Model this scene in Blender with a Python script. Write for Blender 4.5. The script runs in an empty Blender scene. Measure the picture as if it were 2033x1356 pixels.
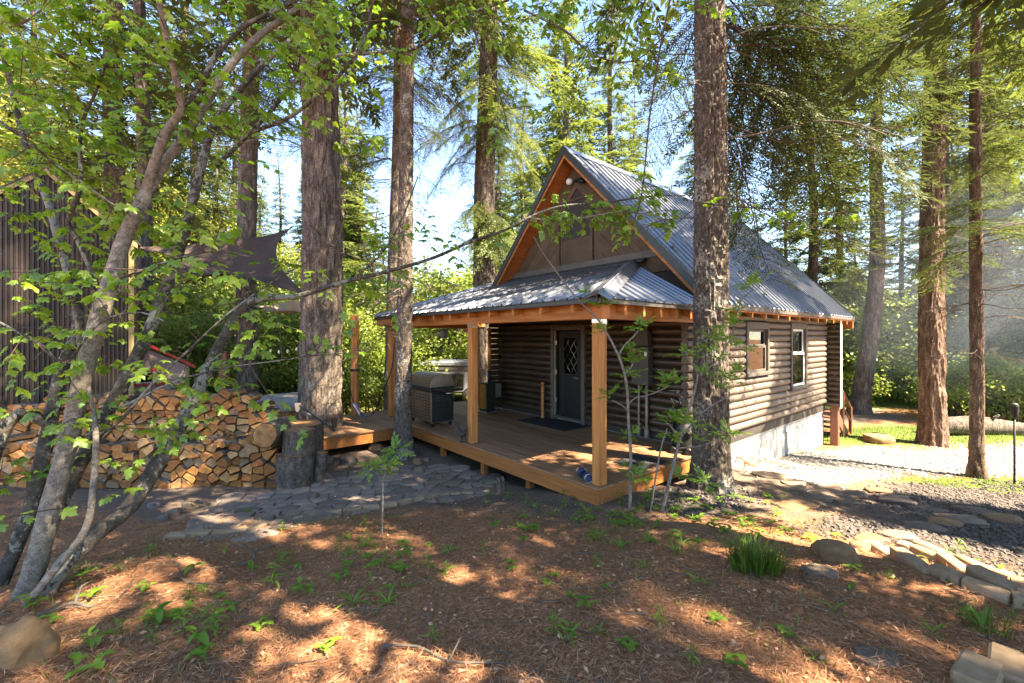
import bpy, math, random
import numpy as np
from mathutils import Vector, Matrix

random.seed(7)
RG = np.random.default_rng(7)
SC = bpy.context.scene
COL = SC.collection
R = math.radians

# ------------------------------------------------------------------ camera
FPX, CX, HY, CAMZ = 860.0, 1016.5, 669.0, 1.9
cam_d = bpy.data.cameras.new('camera')
cam_d.sensor_width = 36.0
cam_d.lens = FPX / 2033.0 * 36.0
cam_d.shift_y = -(678.0 - HY) / 2033.0
cam_d.clip_start = 0.05
cam_d.clip_end = 2000.0
cam = bpy.data.objects.new('camera', cam_d)
cam.location = (0, 0, CAMZ)
cam.rotation_euler = (R(90), 0, 0)
COL.objects.link(cam)
SC.camera = cam

# ------------------------------------------------------------------ light
SUN_AZ, SUN_EL = R(121), R(52)          # azimuth from +Y towards +X
sdir = Vector((math.sin(SUN_AZ) * math.cos(SUN_EL), math.cos(SUN_AZ) * math.cos(SUN_EL), math.sin(SUN_EL)))
world = bpy.data.worlds.new('World')
SC.world = world
world.use_nodes = True
wn, wl = world.node_tree.nodes, world.node_tree.links
wn.clear()
sky = wn.new('ShaderNodeTexSky')
sky.sky_type = 'NISHITA'
sky.sun_disc = False
sky.sun_elevation = SUN_EL
sky.sun_rotation = SUN_AZ
sky.air_density = 0.9
sky.dust_density = 0.0
sky.ozone_density = 3.0
bg = wn.new('ShaderNodeBackground')
bg.inputs['Strength'].default_value = 0.075
wo = wn.new('ShaderNodeOutputWorld')
wl.new(sky.outputs[0], bg.inputs['Color'])
wl.new(bg.outputs[0], wo.inputs['Surface'])
sun_d = bpy.data.lights.new('sun', 'SUN')
sun_d.energy = 4.4
sun_d.angle = R(0.55)
sun_d.color = (1.0, 0.9, 0.74)
sun = bpy.data.objects.new('sun', sun_d)
sun.rotation_euler = sdir.to_track_quat('Z', 'Y').to_euler()
sun.location = (20, -12, 30)
COL.objects.link(sun)

SC.view_settings.view_transform = 'Standard'
SC.view_settings.look = 'None'
SC.view_settings.gamma = 1.0
SC.view_settings.use_curve_mapping = False
SC.view_settings.exposure = 3.25
SC.view_settings.use_white_balance = True          # camera balanced for open shade
SC.view_settings.white_balance_temperature = 7400
SC.render.engine = 'CYCLES'
cy = SC.cycles
cy.use_denoising = True
cy.max_bounces = 7
cy.diffuse_bounces = 4
cy.glossy_bounces = 3
cy.transmission_bounces = 4
cy.transparent_max_bounces = 8
cy.sample_clamp_indirect = 6.0
cy.caustics_reflective = False
cy.caustics_refractive = False

# ------------------------------------------------------------------ helpers
def hash3(ix, iy, iz):
    h = (ix.astype(np.int64) * 374761393 + iy.astype(np.int64) * 668265263 + iz.astype(np.int64) * 2147483647 // 7) & 0xFFFFFFFF
    h = ((h ^ (h >> 13)) * 1274126177) & 0xFFFFFFFF
    h = (h ^ (h >> 16)) & 0xFFFFFFFF
    return h.astype(np.float64) / 4294967295.0

def noise3(x, y, z):
    x, y, z = np.broadcast_arrays(np.asarray(x, float), np.asarray(y, float), np.asarray(z, float))
    ix, iy, iz = np.floor(x), np.floor(y), np.floor(z)
    fx, fy, fz = x - ix, y - iy, z - iz
    fx, fy, fz = fx * fx * (3 - 2 * fx), fy * fy * (3 - 2 * fy), fz * fz * (3 - 2 * fz)
    ix, iy, iz = ix.astype(np.int64), iy.astype(np.int64), iz.astype(np.int64)
    out = 0
    for dx in (0, 1):
        for dy in (0, 1):
            for dz in (0, 1):
                w = (fx if dx else 1 - fx) * (fy if dy else 1 - fy) * (fz if dz else 1 - fz)
                out = out + w * hash3(ix + dx, iy + dy, iz + dz)
    return out

def PX(px, py, Y):
    """pixel of the photograph + depth -> world point"""
    return Vector(((px - CX) / FPX * Y, Y, CAMZ - (py - HY) / FPX * Y))

# terrain ----------------------------------------------------------
TP = np.array([
    (0, -2, .42), (0, 0, .38), (0, 1.6, .25), (-2.6, 1.8, .2), (2.6, 1.8, .12), (-1.2, 3, .07), (1.2, 3, .07), (-3.2, 3.2, .02), (3.4, 3.0, -.04),
    (0, 4.2, -.1), (-2, 4.4, -.16), (2, 4.3, -.1), (-3.6, 4.6, -.25), (4.4, 4.2, -.22), (0.3, 5.2, -.24), (1.3, 5.1, -.2), (2.6, 5.7, -.26), (-1.2, 5.5, -.34),
    (-2.6, 5.8, -.42), (-4.4, 5.8, -.42), (-.6, 6.3, -.47), (-2, 6.8, -.47), (-4, 6.9, -.45), (-6.5, 6.8, -.45), (-1.6, 8.0, -.48), (-2.2, 8.6, -.43), (-4, 9.2, -.42), (-7, 9.5, -.42), (-10, 10, -.45),
    (0, 8, -.6), (2, 8, -.6), (0, 10.5, -.6), (3.4, 6.6, -.4), (4.3, 7.4, -.52), (5, 8.3, -.66), (6.6, 9.7, -.82), (8.3, 11.4, -1.02), (5.4, 5.6, -.5), (6.0, 7.0, -.66), (9, 8.4, -.82), (11.5, 11.8, -1.02), (8, 5, -.7), (12, 8, -.9),
    (6, 2, -.35), (9, 0, -.5), (-6, 3, 0.0), (-9, 5, -.2), (-5, 0, .3), (5, -3, .2), (10.5, 16, -1.2), (15, 20, -1.3), (20, 14, -1.2), (5, 20, -1.0), (-3, 16, -.8), (-8, 18, -.8), (-16, 16, -.6), (-16, 6, -.3), (18, 3, -.8), (0, 30, -1.2), (25, 30, -1.5), (-25, 30, -.8),
    (0, 80, -1.5), (60, 60, -2.0), (-60, 60, -1.0), (80, 0, -1), (-80, 0, 0), (0, -60, .5), (40, -40, 0), (-40, -40, .5)])

def terrain(x, y):
    x = np.asarray(x, float); y = np.asarray(y, float)
    num = np.zeros(np.broadcast(x, y).shape); den = np.zeros_like(num)
    for a, b, c in TP:
        d2 = (x - a) ** 2 + (y - b) ** 2
        w = 1.0 / (d2 + .35) ** 2.2
        num += w * c; den += w
    h = num / den
    h = h + .05 * (noise3(x * 1.3, y * 1.3, 3.1) - .5) + .02 * (noise3(x * 5, y * 5, 7.7) - .5)
    return h

def tz(x, y):
    return float(terrain(x, y))

def GP(px, py):
    """point of the ground seen at a pixel"""
    Y = 1.4
    while Y < 80:
        p = PX(px, py, Y)
        if p.z <= tz(p.x, p.y):
            break
        Y += .04 if Y < 12 else .3
    return Vector((p.x, p.y, tz(p.x, p.y)))

class MB:
    """collects geometry of one mesh"""
    def __init__(self):
        self.v = []; self.f = []; self.m = []; self.smooth = []
    def add(self, vs, fs, mi=0, sm=False):
        b = len(self.v)
        self.v.extend(tuple(p) for p in vs)
        for f in fs:
            self.f.append(tuple(i + b for i in f)); self.m.append(mi); self.smooth.append(sm)
    def box(self, x0, x1, y0, y1, z0, z1, mi=0):
        vs = [(x, y, z) for z in (z0, z1) for y in (y0, y1) for x in (x0, x1)]
        self.add(vs, [(0, 2, 3, 1), (4, 5, 7, 6), (0, 1, 5, 4), (2, 6, 7, 3), (0, 4, 6, 2), (1, 3, 7, 5)], mi)
    def bbox(self, x0, x1, y0, y1, z0, z1, b=.006, mi=0):
        """box with chamfered edges"""
        cx, cy_, cz = (x0 + x1) / 2, (y0 + y1) / 2, (z0 + z1) / 2
        hx, hy, hz = (x1 - x0) / 2, (y1 - y0) / 2, (z1 - z0) / 2
        b = min(b, hx * .45, hy * .45, hz * .45)
        vs = []; idx = {}
        for sx in (-1, 1):
            for sy in (-1, 1):
                for sz in (-1, 1):
                    for ax in range(3):
                        p = [hx * sx, hy * sy, hz * sz]
                        for a, s in ((0, sx), (1, sy), (2, sz)):
                            if a != ax: p[a] -= b * s
                        idx[(sx, sy, sz, ax)] = len(vs)
                        vs.append((cx + p[0], cy_ + p[1], cz + p[2]))
        fs = []
        for s in (-1, 1):
            fs.append([idx[(s, a, c, 0)] for a, c in ((-1, -1), (1, -1), (1, 1), (-1, 1))])
            fs.append([idx[(a, s, c, 1)] for a, c in ((-1, -1), (1, -1), (1, 1), (-1, 1))])
            fs.append([idx[(a, c, s, 2)] for a, c in ((-1, -1), (1, -1), (1, 1), (-1, 1))])
        for a in (-1, 1):
            for c in (-1, 1):
                fs.append([idx[(-1, a, c, 1)], idx[(1, a, c, 1)], idx[(1, a, c, 2)], idx[(-1, a, c, 2)]])
                fs.append([idx[(a, -1, c, 0)], idx[(a, 1, c, 0)], idx[(a, 1, c, 2)], idx[(a, -1, c, 2)]])
                fs.append([idx[(a, c, -1, 0)], idx[(a, c, 1, 0)], idx[(a, c, 1, 1)], idx[(a, c, -1, 1)]])
        for a in (-1, 1):
            for c in (-1, 1):
                for d in (-1, 1):
                    fs.append([idx[(a, c, d, 0)], idx[(a, c, d, 1)], idx[(a, c, d, 2)]])
        self.add(vs, fs, mi)
    def prism(self, poly, a0, a1, axis='x', mi=0, mis=None):
        """polygon extruded along an axis; poly gives the two other coordinates"""
        n = len(poly)
        def pt(p, a):
            return {'x': (a, p[0], p[1]), 'y': (p[0], a, p[1]), 'z': (p[0], p[1], a)}[axis]
        vs = [pt(p, a0) for p in poly] + [pt(p, a1) for p in poly]
        self.add(vs, [tuple(range(n))[::-1], tuple(range(n, 2 * n))], mi)
        b = len(self.v) - 2 * n
        for i in range(n):
            j = (i + 1) % n
            self.f.append((b + i, b + j, b + n + j, b + n + i)); self.m.append(mi if mis is None else mis); self.smooth.append(False)
    def tube(self, pts, rad, n=6, mi=0, caps=True, sm=True):
        pts = [Vector(p) for p in pts]
        k = len(pts)
        if not hasattr(rad, '__len__'): rad = [rad] * k
        t = (pts[1] - pts[0]).normalized()
        a = t.orthogonal().normalized()
        vs = []
        for i in range(k):
            tt = (pts[min(i + 1, k - 1)] - pts[max(i - 1, 0)])
            if tt.length > 1e-9: tt.normalize()
            else: tt = t
            a = (a - tt * a.dot(tt))
            a = a.normalized() if a.length > 1e-6 else tt.orthogonal().normalized()
            b = tt.cross(a)
            for j in range(n):
                q = 2 * math.pi * j / n
                vs.append(pts[i] + (a * math.cos(q) + b * math.sin(q)) * rad[i])
        fs = []
        for i in range(k - 1):
            for j in range(n):
                fs.append((i * n + j, i * n + (j + 1) % n, (i + 1) * n + (j + 1) % n, (i + 1) * n + j))
        self.add(vs, fs, mi, sm)
        if caps:
            b = len(self.v) - k * n
            self.f.append(tuple(b + j for j in range(n))[::-1]); self.m.append(mi); self.smooth.append(False)
            self.f.append(tuple(b + (k - 1) * n + j for j in range(n))); self.m.append(mi); self.smooth.append(False)
    def lathe(self, prof, n=16, c=(0, 0, 0), mi=0, sm=True):
        vs = []
        for r, z in prof:
            for j in range(n):
                q = 2 * math.pi * j / n
                vs.append((c[0] + r * math.cos(q), c[1] + r * math.sin(q), c[2] + z))
        fs = []
        for i in range(len(prof) - 1):
            for j in range(n):
                fs.append((i * n + j, i * n + (j + 1) % n, (i + 1) * n + (j + 1) % n, (i + 1) * n + j))
        fs.append(tuple(range(n))[::-1])
        fs.append(tuple((len(prof) - 1) * n + j for j in range(n)))
        self.add(vs, fs, mi, sm)
    def mesh(self, name, mats):
        me = bpy.data.meshes.new(name)
        me.from_pydata(self.v, [], self.f)
        for m in (mats if isinstance(mats, (list, tuple)) else [mats]): me.materials.append(m)
        me.polygons.foreach_set('material_index', self.m)
        me.polygons.foreach_set('use_smooth', self.smooth)
        me.update()
        return me
    def build(self, name, mats, parent=None):
        return link(name, self.mesh(name, mats), parent)

def link(name, me, parent=None, loc=None, rot=None, scale=None):
    o = bpy.data.objects.new(name, me)
    COL.objects.link(o)
    if parent is not None: o.parent = parent
    if loc is not None: o.location = loc
    if rot is not None: o.rotation_euler = rot
    if scale is not None: o.scale = scale if hasattr(scale, '__len__') else (scale,) * 3
    return o

def np_mesh(name, V, F, mats, tint=None, smooth=False, fattr='tint', mi=None):
    """V (n,3); F (m,3) or (m,4) index array"""
    me = bpy.data.meshes.new(name)
    V = np.asarray(V, np.float32); F = np.asarray(F, np.int32)
    k = F.shape[1]
    me.vertices.add(len(V)); me.vertices.foreach_set('co', V.ravel())
    me.loops.add(F.size); me.loops.foreach_set('vertex_index', F.ravel())
    me.polygons.add(len(F))
    me.polygons.foreach_set('loop_start', np.arange(0, F.size, k, dtype=np.int32))
    me.polygons.foreach_set('use_smooth', np.full(len(F), smooth))
    for m in (mats if isinstance(mats, (list, tuple)) else [mats]): me.materials.append(m)
    if mi is not None: me.polygons.foreach_set('material_index', np.asarray(mi, np.int32))
    if tint is not None:
        a = me.attributes.new(fattr, 'FLOAT', 'FACE'); a.data.foreach_set('value', np.asarray(tint, np.float32))
    me.update(calc_edges=True)
    return me

def tag(o, label, cat, group=None):
    o['label'] = label; o['category'] = cat
    if group: o['group'] = group
    return o

def thing(name, label, cat, loc=(0, 0, 0), rotz=0.0, group=None):
    o = bpy.data.objects.new(name, None)
    o.empty_display_size = .2
    COL.objects.link(o)
    o.location = loc; o.rotation_euler = (0, 0, rotz)
    return tag(o, label, cat, group)

def structure(o): o['kind'] = 'structure'; return o
def stuff(o): o['kind'] = 'stuff'; return o

def spline(pts, step=.15):
    """Catmull-Rom through (x,y,z,r) points"""
    P = [np.array(p, float) for p in pts]
    P = [2 * P[0] - P[1]] + P + [2 * P[-1] - P[-2]]
    out = []
    for i in range(1, len(P) - 2):
        n = max(2, int(np.linalg.norm(P[i + 1][:3] - P[i][:3]) / step))
        for k in range(n):
            t = k / n
            out.append(.5 * ((2 * P[i]) + (-P[i - 1] + P[i + 1]) * t + (2 * P[i - 1] - 5 * P[i] + 4 * P[i + 1] - P[i + 2]) * t * t + (-P[i - 1] + 3 * P[i] - 3 * P[i + 1] + P[i + 2]) * t ** 3))
    out.append(P[-2])
    return np.array(out)

def clip_poly(poly, px, py, nx, ny):
    """keep the side where (p-(px,py)).n <= 0"""
    out = []
    for i in range(len(poly)):
        a, b = poly[i], poly[(i + 1) % len(poly)]
        da = (a[0] - px) * nx + (a[1] - py) * ny
        db = (b[0] - px) * nx + (b[1] - py) * ny
        if da <= 0: out.append(a)
        if (da < 0 < db) or (db < 0 < da):
            t = da / (da - db)
            out.append((a[0] + (b[0] - a[0]) * t, a[1] + (b[1] - a[1]) * t))
    return out

def voronoi(seeds, bound, gap=.01, reach=1.0):
    """cells of the seeds (x,y) clipped to polygon bound, each pulled in by gap/2"""
    cells = []
    for i, (x, y) in enumerate(seeds):
        poly = list(bound)
        for j, (a, b) in enumerate(seeds):
            if i == j: continue
            d = math.hypot(a - x, b - y)
            if d > reach or d < 1e-6: continue
            nx, ny = (a - x) / d, (b - y) / d
            poly = clip_poly(poly, (x + a) / 2 - nx * gap / 2, (y + b) / 2 - ny * gap / 2, nx, ny)
            if len(poly) < 3: break
        cells.append(poly if len(poly) >= 3 else None)
    return cells

# ------------------------------------------------------------------ materials
def nmat(name):
    m = bpy.data.materials.new(name); m.use_nodes = True
    nt = m.node_tree; nt.nodes.clear()
    out = nt.nodes.new('ShaderNodeOutputMaterial')
    return m, nt, out

def ramp(nt, stops):
    r = nt.nodes.new('ShaderNodeValToRGB')
    while len(r.color_ramp.elements) > 1: r.color_ramp.elements.remove(r.color_ramp.elements[-1])
    r.color_ramp.elements[0].position = stops[0][0]; r.color_ramp.elements[0].color = (*stops[0][1], 1)
    for p, c in stops[1:]:
        e = r.color_ramp.elements.new(p); e.color = (*c, 1)
    return r

def tex_coord(nt, scale=(1, 1, 1), kind='Object'):
    tc = nt.nodes.new('ShaderNodeTexCoord')
    mp = nt.nodes.new('ShaderNodeMapping')
    mp.inputs['Scale'].default_value = scale
    nt.links.new(tc.outputs[kind], mp.inputs[0])
    return mp

def noise_node(nt, vec, scale, detail=4, rough=.6, dist=0.0):
    n = nt.nodes.new('ShaderNodeTexNoise')
    n.inputs['Scale'].default_value = scale; n.inputs['Detail'].default_value = detail
    n.inputs['Roughness'].default_value = rough; n.inputs['Distortion'].default_value = dist
    nt.links.new(vec.outputs[0], n.inputs['Vector'])
    return n

def solid(name, c1, c2, scale=3.0, stretch=(1, 1, 1), rough=.7, metal=0.0, bump=.15, bscale=None, spec=.4, rand=0.0, detail=5, coat=0.0, bdist=.01, lo=.3, hi=.7):
    """noise between two colours, bump, per-object variation"""
    m, nt, out = nmat(name)
    p = nt.nodes.new('ShaderNodeBsdfPrincipled')
    vec = tex_coord(nt, stretch)
    n = noise_node(nt, vec, scale, detail)
    r = ramp(nt, [(lo, c1), (hi, c2)])
    nt.links.new(n.outputs['Fac'], r.inputs[0])
    colr = r.outputs[0]
    if rand > 0:
        oi = nt.nodes.new('ShaderNodeObjectInfo')
        mr = nt.nodes.new('ShaderNodeMapRange')
        mr.inputs['To Min'].default_value = 1 - rand; mr.inputs['To Max'].default_value = 1 + rand
        nt.links.new(oi.outputs['Random'], mr.inputs[0])
        hs = nt.nodes.new('ShaderNodeHueSaturation')
        nt.links.new(mr.outputs[0], hs.inputs['Value']); nt.links.new(colr, hs.inputs['Color'])
        colr = hs.outputs[0]
    nt.links.new(colr, p.inputs['Base Color'])
    p.inputs['Roughness'].default_value = rough; p.inputs['Metallic'].default_value = metal
    p.inputs['Specular IOR Level'].default_value = spec
    if coat: p.inputs['Coat Weight'].default_value = coat
    if bump:
        n2 = noise_node(nt, vec, bscale or scale * 4, 5)
        b = nt.nodes.new('ShaderNodeBump'); b.inputs['Strength'].default_value = bump; b.inputs['Distance'].default_value = bdist
        nt.links.new(n2.outputs['Fac'], b.inputs['Height']); nt.links.new(b.outputs[0], p.inputs['Normal'])
    nt.links.new(p.outputs[0], out.inputs[0])
    return m

def leafmat(name, c1, c2, trans=.45, rand=.25, tcol=None, gloss=.025):
    """thin leaf: diffuse + translucent + a little gloss, tinted per face and per object"""
    m, nt, out = nmat(name)
    at = nt.nodes.new('ShaderNodeAttribute'); at.attribute_name = 'tint'
    oi = nt.nodes.new('ShaderNodeObjectInfo')
    ad = nt.nodes.new('ShaderNodeMath'); ad.operation = 'MULTIPLY_ADD'
    ad.inputs[1].default_value = .35
    nt.links.new(oi.outputs['Random'], ad.inputs[0]); nt.links.new(at.outputs['Fac'], ad.inputs[2])
    r = ramp(nt, [(0.0, c1), (1.0, c2)])
    nt.links.new(ad.outputs[0], r.inputs[0])
    d = nt.nodes.new('ShaderNodeBsdfDiffuse'); t = nt.nodes.new('ShaderNodeBsdfTranslucent')
    g = nt.nodes.new('ShaderNodeBsdfGlossy'); g.inputs['Roughness'].default_value = .45
    g.inputs['Color'].default_value = (.9, .95, .9, 1)
    hs = nt.nodes.new('ShaderNodeHueSaturation'); hs.inputs['Value'].default_value = 1.3; hs.inputs['Saturation'].default_value = 1.0; hs.inputs['Hue'].default_value = .492
    nt.links.new(r.outputs[0], d.inputs['Color']); nt.links.new(r.outputs[0], hs.inputs['Color']); nt.links.new(hs.outputs[0], t.inputs['Color'])
    m1 = nt.nodes.new('ShaderNodeMixShader'); m1.inputs[0].default_value = trans
    nt.links.new(d.outputs[0], m1.inputs[1]); nt.links.new(t.outputs[0], m1.inputs[2])
    m2 = nt.nodes.new('ShaderNodeMixShader'); m2.inputs[0].default_value = gloss
    nt.links.new(m1.outputs[0], m2.inputs[1]); nt.links.new(g.outputs[0], m2.inputs[2])
    nt.links.new(m2.outputs[0], out.inputs[0])
    return m

def barkmat(name, c1, c2, c3, vs=6.0, stretch=.22, lichen=0.0, bump=.8, lcol=(.42, .45, .38)):
    m, nt, out = nmat(name)
    p = nt.nodes.new('ShaderNodeBsdfPrincipled')
    vec = tex_coord(nt, (1, 1, stretch))
    n = noise_node(nt, vec, vs, 6, .65, .4)
    r = ramp(nt, [(.3, c1), (.52, c2), (.72, c3)])
    vf = tex_coord(nt, (1, 1, min(1.0, stretch * 2.2)))
    nf = noise_node(nt, vf, vs * 4.5, 5, .7, .5)
    mm = nt.nodes.new('ShaderNodeMath'); mm.operation = 'MULTIPLY_ADD'; mm.inputs[1].default_value = .9
    sb = nt.nodes.new('ShaderNodeMath'); sb.operation = 'SUBTRACT'; sb.inputs[1].default_value = .45
    nt.links.new(nf.outputs['Fac'], mm.inputs[0]); nt.links.new(n.outputs['Fac'], mm.inputs[2]); nt.links.new(mm.outputs[0], sb.inputs[0])
    nt.links.new(sb.outputs[0], r.inputs[0])
    col = r.outputs[0]
    if lichen:
        v2 = tex_coord(nt, (1, 1, .8))
        n3 = noise_node(nt, v2, 28, 4, .7)
        n4 = noise_node(nt, v2, 2.2, 2)
        mu = nt.nodes.new('ShaderNodeMath'); mu.operation = 'MULTIPLY'
        nt.links.new(n3.outputs['Fac'], mu.inputs[0]); nt.links.new(n4.outputs['Fac'], mu.inputs[1])
        rr = ramp(nt, [(.34 - .14 * lichen, (0, 0, 0)), (.37 - .14 * lichen, (1, 1, 1))])
        nt.links.new(mu.outputs[0], rr.inputs[0])
        mx = nt.nodes.new('ShaderNodeMix'); mx.data_type = 'RGBA'
        mx.inputs[7].default_value = (*lcol, 1)
        nt.links.new(rr.outputs[0], mx.inputs[0]); nt.links.new(col, mx.inputs[6])
        col = mx.outputs[2]
    nt.links.new(col, p.inputs['Base Color'])
    p.inputs['Roughness'].default_value = .92; p.inputs['Specular IOR Level'].default_value = .15
    b = nt.nodes.new('ShaderNodeBump'); b.inputs['Strength'].default_value = bump; b.inputs['Distance'].default_value = .02
    n2 = noise_node(nt, vec, vs * 3.2, 6, .7, .3)
    nt.links.new(n2.outputs['Fac'], b.inputs['Height']); nt.links.new(b.outputs[0], p.inputs['Normal'])
    nt.links.new(p.outputs[0], out.inputs[0])
    return m

def glassmat(name, tint=(.9, .95, .95)):
    m, nt, out = nmat(name)
    g = nt.nodes.new('ShaderNodeBsdfGlossy'); g.inputs['Roughness'].default_value = .02
    t = nt.nodes.new('ShaderNodeBsdfTransparent'); t.inputs['Color'].default_value = (*tint, 1)
    fr = nt.nodes.new('ShaderNodeFresnel'); fr.inputs['IOR'].default_value = 1.75
    mx = nt.nodes.new('ShaderNodeMixShader')
    nt.links.new(fr.outputs[0], mx.inputs[0]); nt.links.new(t.outputs[0], mx.inputs[1]); nt.links.new(g.outputs[0], mx.inputs[2])
    nt.links.new(mx.outputs[0], out.inputs[0])
    return m

def woodmat(name, c1, c2, axis=0, rough=.6, rand=.12, spec=.35, ring=26.0, bump=.12):
    s = [ring, ring, ring]; s[axis] = 1.4
    return solid(name, c1, c2, 1.0, tuple(s), rough, 0, bump, 2.5, spec, rand, 4, bdist=.004)

M = {}
M['fir_bark'] = barkmat('fir_bark', (.035, .027, .023), (.11, .086, .07), (.25, .2, .165), 11, .25, .0)
M['fir_bark_red'] = barkmat('fir_bark_red', (.045, .03, .022), (.135, .088, .064), (.28, .2, .155), 11, .25, .0)
M['spruce_bark'] = barkmat('spruce_bark', (.035, .027, .022), (.1, .078, .064), (.2, .16, .13), 22, .55, .3, .8, (.27, .25, .21))
M['maple_bark'] = barkmat('maple_bark', (.09, .075, .06), (.19, .165, .14), (.3, .26, .22), 24, 1.2, .0, .6)
M['maple_dark'] = barkmat('maple_dark', (.035, .03, .026), (.07, .06, .052), (.12, .105, .09), 12, .8, .6, .7, (.21, .21, .18))
M['twig'] = solid('twig', (.05, .035, .025), (.1, .07, .05), 8, rough=.9, bump=0)
M['dead_twig'] = solid('dead_twig', (.07, .055, .042), (.16, .13, .1), 8, rough=.95, bump=0)
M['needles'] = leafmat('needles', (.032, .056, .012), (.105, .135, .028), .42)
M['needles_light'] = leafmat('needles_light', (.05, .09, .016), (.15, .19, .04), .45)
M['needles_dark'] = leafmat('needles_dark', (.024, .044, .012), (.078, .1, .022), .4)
M['maple_leaf'] = leafmat('maple_leaf', (.09, .215, .012), (.31, .46, .035), .6, gloss=.05)
M['broad_leaf'] = leafmat('broad_leaf', (.1, .14, .018), (.28, .3, .06), .5)
M['shrub_leaf'] = leafmat('shrub_leaf', (.09, .15, .018), (.25, .31, .06), .5)
M['ash_leaf'] = leafmat('ash_leaf', (.1, .22, .02), (.22, .38, .05), .5)
M['plant_leaf'] = leafmat('plant_leaf', (.08, .18, .018), (.2, .34, .04), .45)
M['grass'] = leafmat('grass', (.05, .1, .015), (.13, .2, .03), .4)
M['litter'] = leafmat('litter', (.16, .062, .028), (.62, .34, .19), .1, gloss=.02)
M['moss'] = leafmat('moss', (.06, .055, .02), (.14, .12, .05), .4)

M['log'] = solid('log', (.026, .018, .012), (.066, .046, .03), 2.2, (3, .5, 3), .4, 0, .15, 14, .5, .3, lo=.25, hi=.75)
M['log_sunlit'] = solid('log_sunlit', (.085, .062, .047), (.18, .14, .113), 1.8, (.4, 4, 4), .5, 0, .25, 12, .4, .28, lo=.25, hi=.75)  # lighter copy of the log colour: sunlight on the right wall painted in
M['log_end'] = solid('log_end', (.05, .03, .022), (.085, .05, .034), 8, rough=.6, bump=.1)
M['core'] = solid('core', (.03, .024, .02), (.045, .036, .03), 4, rough=.8, bump=0)
M['gable'] = solid('gable', (.07, .045, .024), (.112, .075, .042), 3, (6, 1, 1), .65, 0, .1, 14, .3, .14)
M['trim'] = solid('trim', (.075, .066, .056), (.11, .098, .085), 6, rough=.6, bump=.08)
M['dark_trim'] = solid('dark_trim', (.028, .032, .03), (.045, .05, .046), 6, rough=.45, bump=.05)
M['cedar_v'] = woodmat('cedar_v', (.27, .085, .018), (.52, .215, .06), 1)
M['cedar_u'] = woodmat('cedar_u', (.27, .085, .018), (.52, .215, .06), 0)
M['cedar_z'] = woodmat('cedar_z', (.3, .1, .022), (.56, .24, .07), 2)
M['soffit'] = woodmat('soffit', (.36, .11, .03), (.52, .18, .055), 0)
M['deck'] = woodmat('deck', (.15, .072, .036), (.31, .165, .085), 1, .62, .2)
M['deck_rim'] = woodmat('deck_rim', (.26, .085, .02), (.45, .17, .045), 1)
M['redwood'] = woodmat('redwood', (.13, .05, .03), (.2, .08, .05), 2)
M['foundation'] = solid('foundation', (.24, .235, .23), (.36, .355, .35), 2.2, rough=.85, bump=.2, bscale=30)
M['black'] = solid('black', (.007, .007, .007), (.014, .014, .014), 8, rough=.55, bump=.03)
M['rubber'] = solid('rubber', (.014, .014, .016), (.03, .03, .034), 40, rough=.85, bump=.3, bscale=160)
M['steel'] = solid('steel', (.42, .4, .37), (.55, .52, .48), 6, (1, 8, 1), .32, .95, .04)
M['bronze'] = solid('bronze', (.17, .125, .08), (.25, .185, .12), 6, (1, 1, 8), .38, .7, .04)
M['white'] = solid('white', (.68, .68, .66), (.78, .78, .76), 5, rough=.6, bump=.02)
M['curtain'] = solid('curtain', (.45, .38, .28), (.6, .5, .38), 12, (1, 1, .1), .8, 0, .1)
M['blind'] = solid('blind', (.72, .72, .72), (.8, .8, .8), 6, (1, 1, 4), .7, 0, .05)
M['glass'] = glassmat('glass')
M['dark_in'] = solid('dark_in', (.012, .011, .01), (.02, .018, .016), 4, rough=.9, bump=0)
M['box_grey'] = solid('box_grey', (.05, .047, .044), (.075, .07, .066), 6, rough=.6, bump=.05)
M['conduit'] = solid('conduit', (.2, .18, .155), (.27, .245, .21), 6, rough=.5, bump=.03)
M['shed'] = solid('shed', (.035, .026, .021), (.06, .044, .036), 1.5, (1, 1, .3), .5, .3, .05, 10, .4, .1)
M['shed_trim'] = solid('shed_trim', (.26, .19, .08), (.36, .27, .12), 4, (6, 6, 1), .7, 0, .1)
M['pink_wall'] = solid('pink_wall', (.38, .27, .25), (.48, .35, .32), 2, (1, 1, 1), .8, 0, .1)
M['red'] = solid('red', (.5, .03, .02), (.62, .05, .035), 4, rough=.45, bump=.04)
M['sail'] = solid('sail', (.04, .026, .02), (.06, .04, .031), 3, rough=.9, bump=.15, bscale=60)
M['sail_tan'] = solid('sail_tan', (.33, .24, .16), (.42, .31, .21), 3, rough=.9, bump=.1)
M['tub_cover'] = solid('tub_cover', (.22, .2, .175), (.3, .275, .245), 3, rough=.75, bump=.1)
M['trailer'] = solid('trailer', (.12, .13, .15), (.16, .175, .2), 2, rough=.4, bump=.03, spec=.5)
M['dark_glass'] = solid('dark_glass', (.012, .014, .016), (.016, .018, .02), 2, rough=.06, bump=0, spec=.7)
M['gable_glass'] = solid('gable_glass', (.03, .02, .014), (.05, .032, .022), 4, rough=.35, bump=0, spec=.25)
M['amber'] = solid('amber', (.3, .12, .02), (.5, .25, .05), 14, rough=.2, bump=.1, spec=.7)
M['copper'] = solid('copper', (.45, .19, .06), (.55, .26, .09), 4, rough=.35, metal=.7, bump=.04)
M['blue'] = solid('blue', (.02, .035, .09), (.03, .05, .13), 4, rough=.5, bump=.03)
M['bulb'] = solid('bulb', (.7, .62, .45), (.8, .72, .55), 4, rough=.1, bump=0)
M['stone'] = solid('stone', (.1, .072, .052), (.21, .155, .115), 5, rough=.9, bump=.9, bdist=.02, bscale=18, rand=.22)
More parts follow.
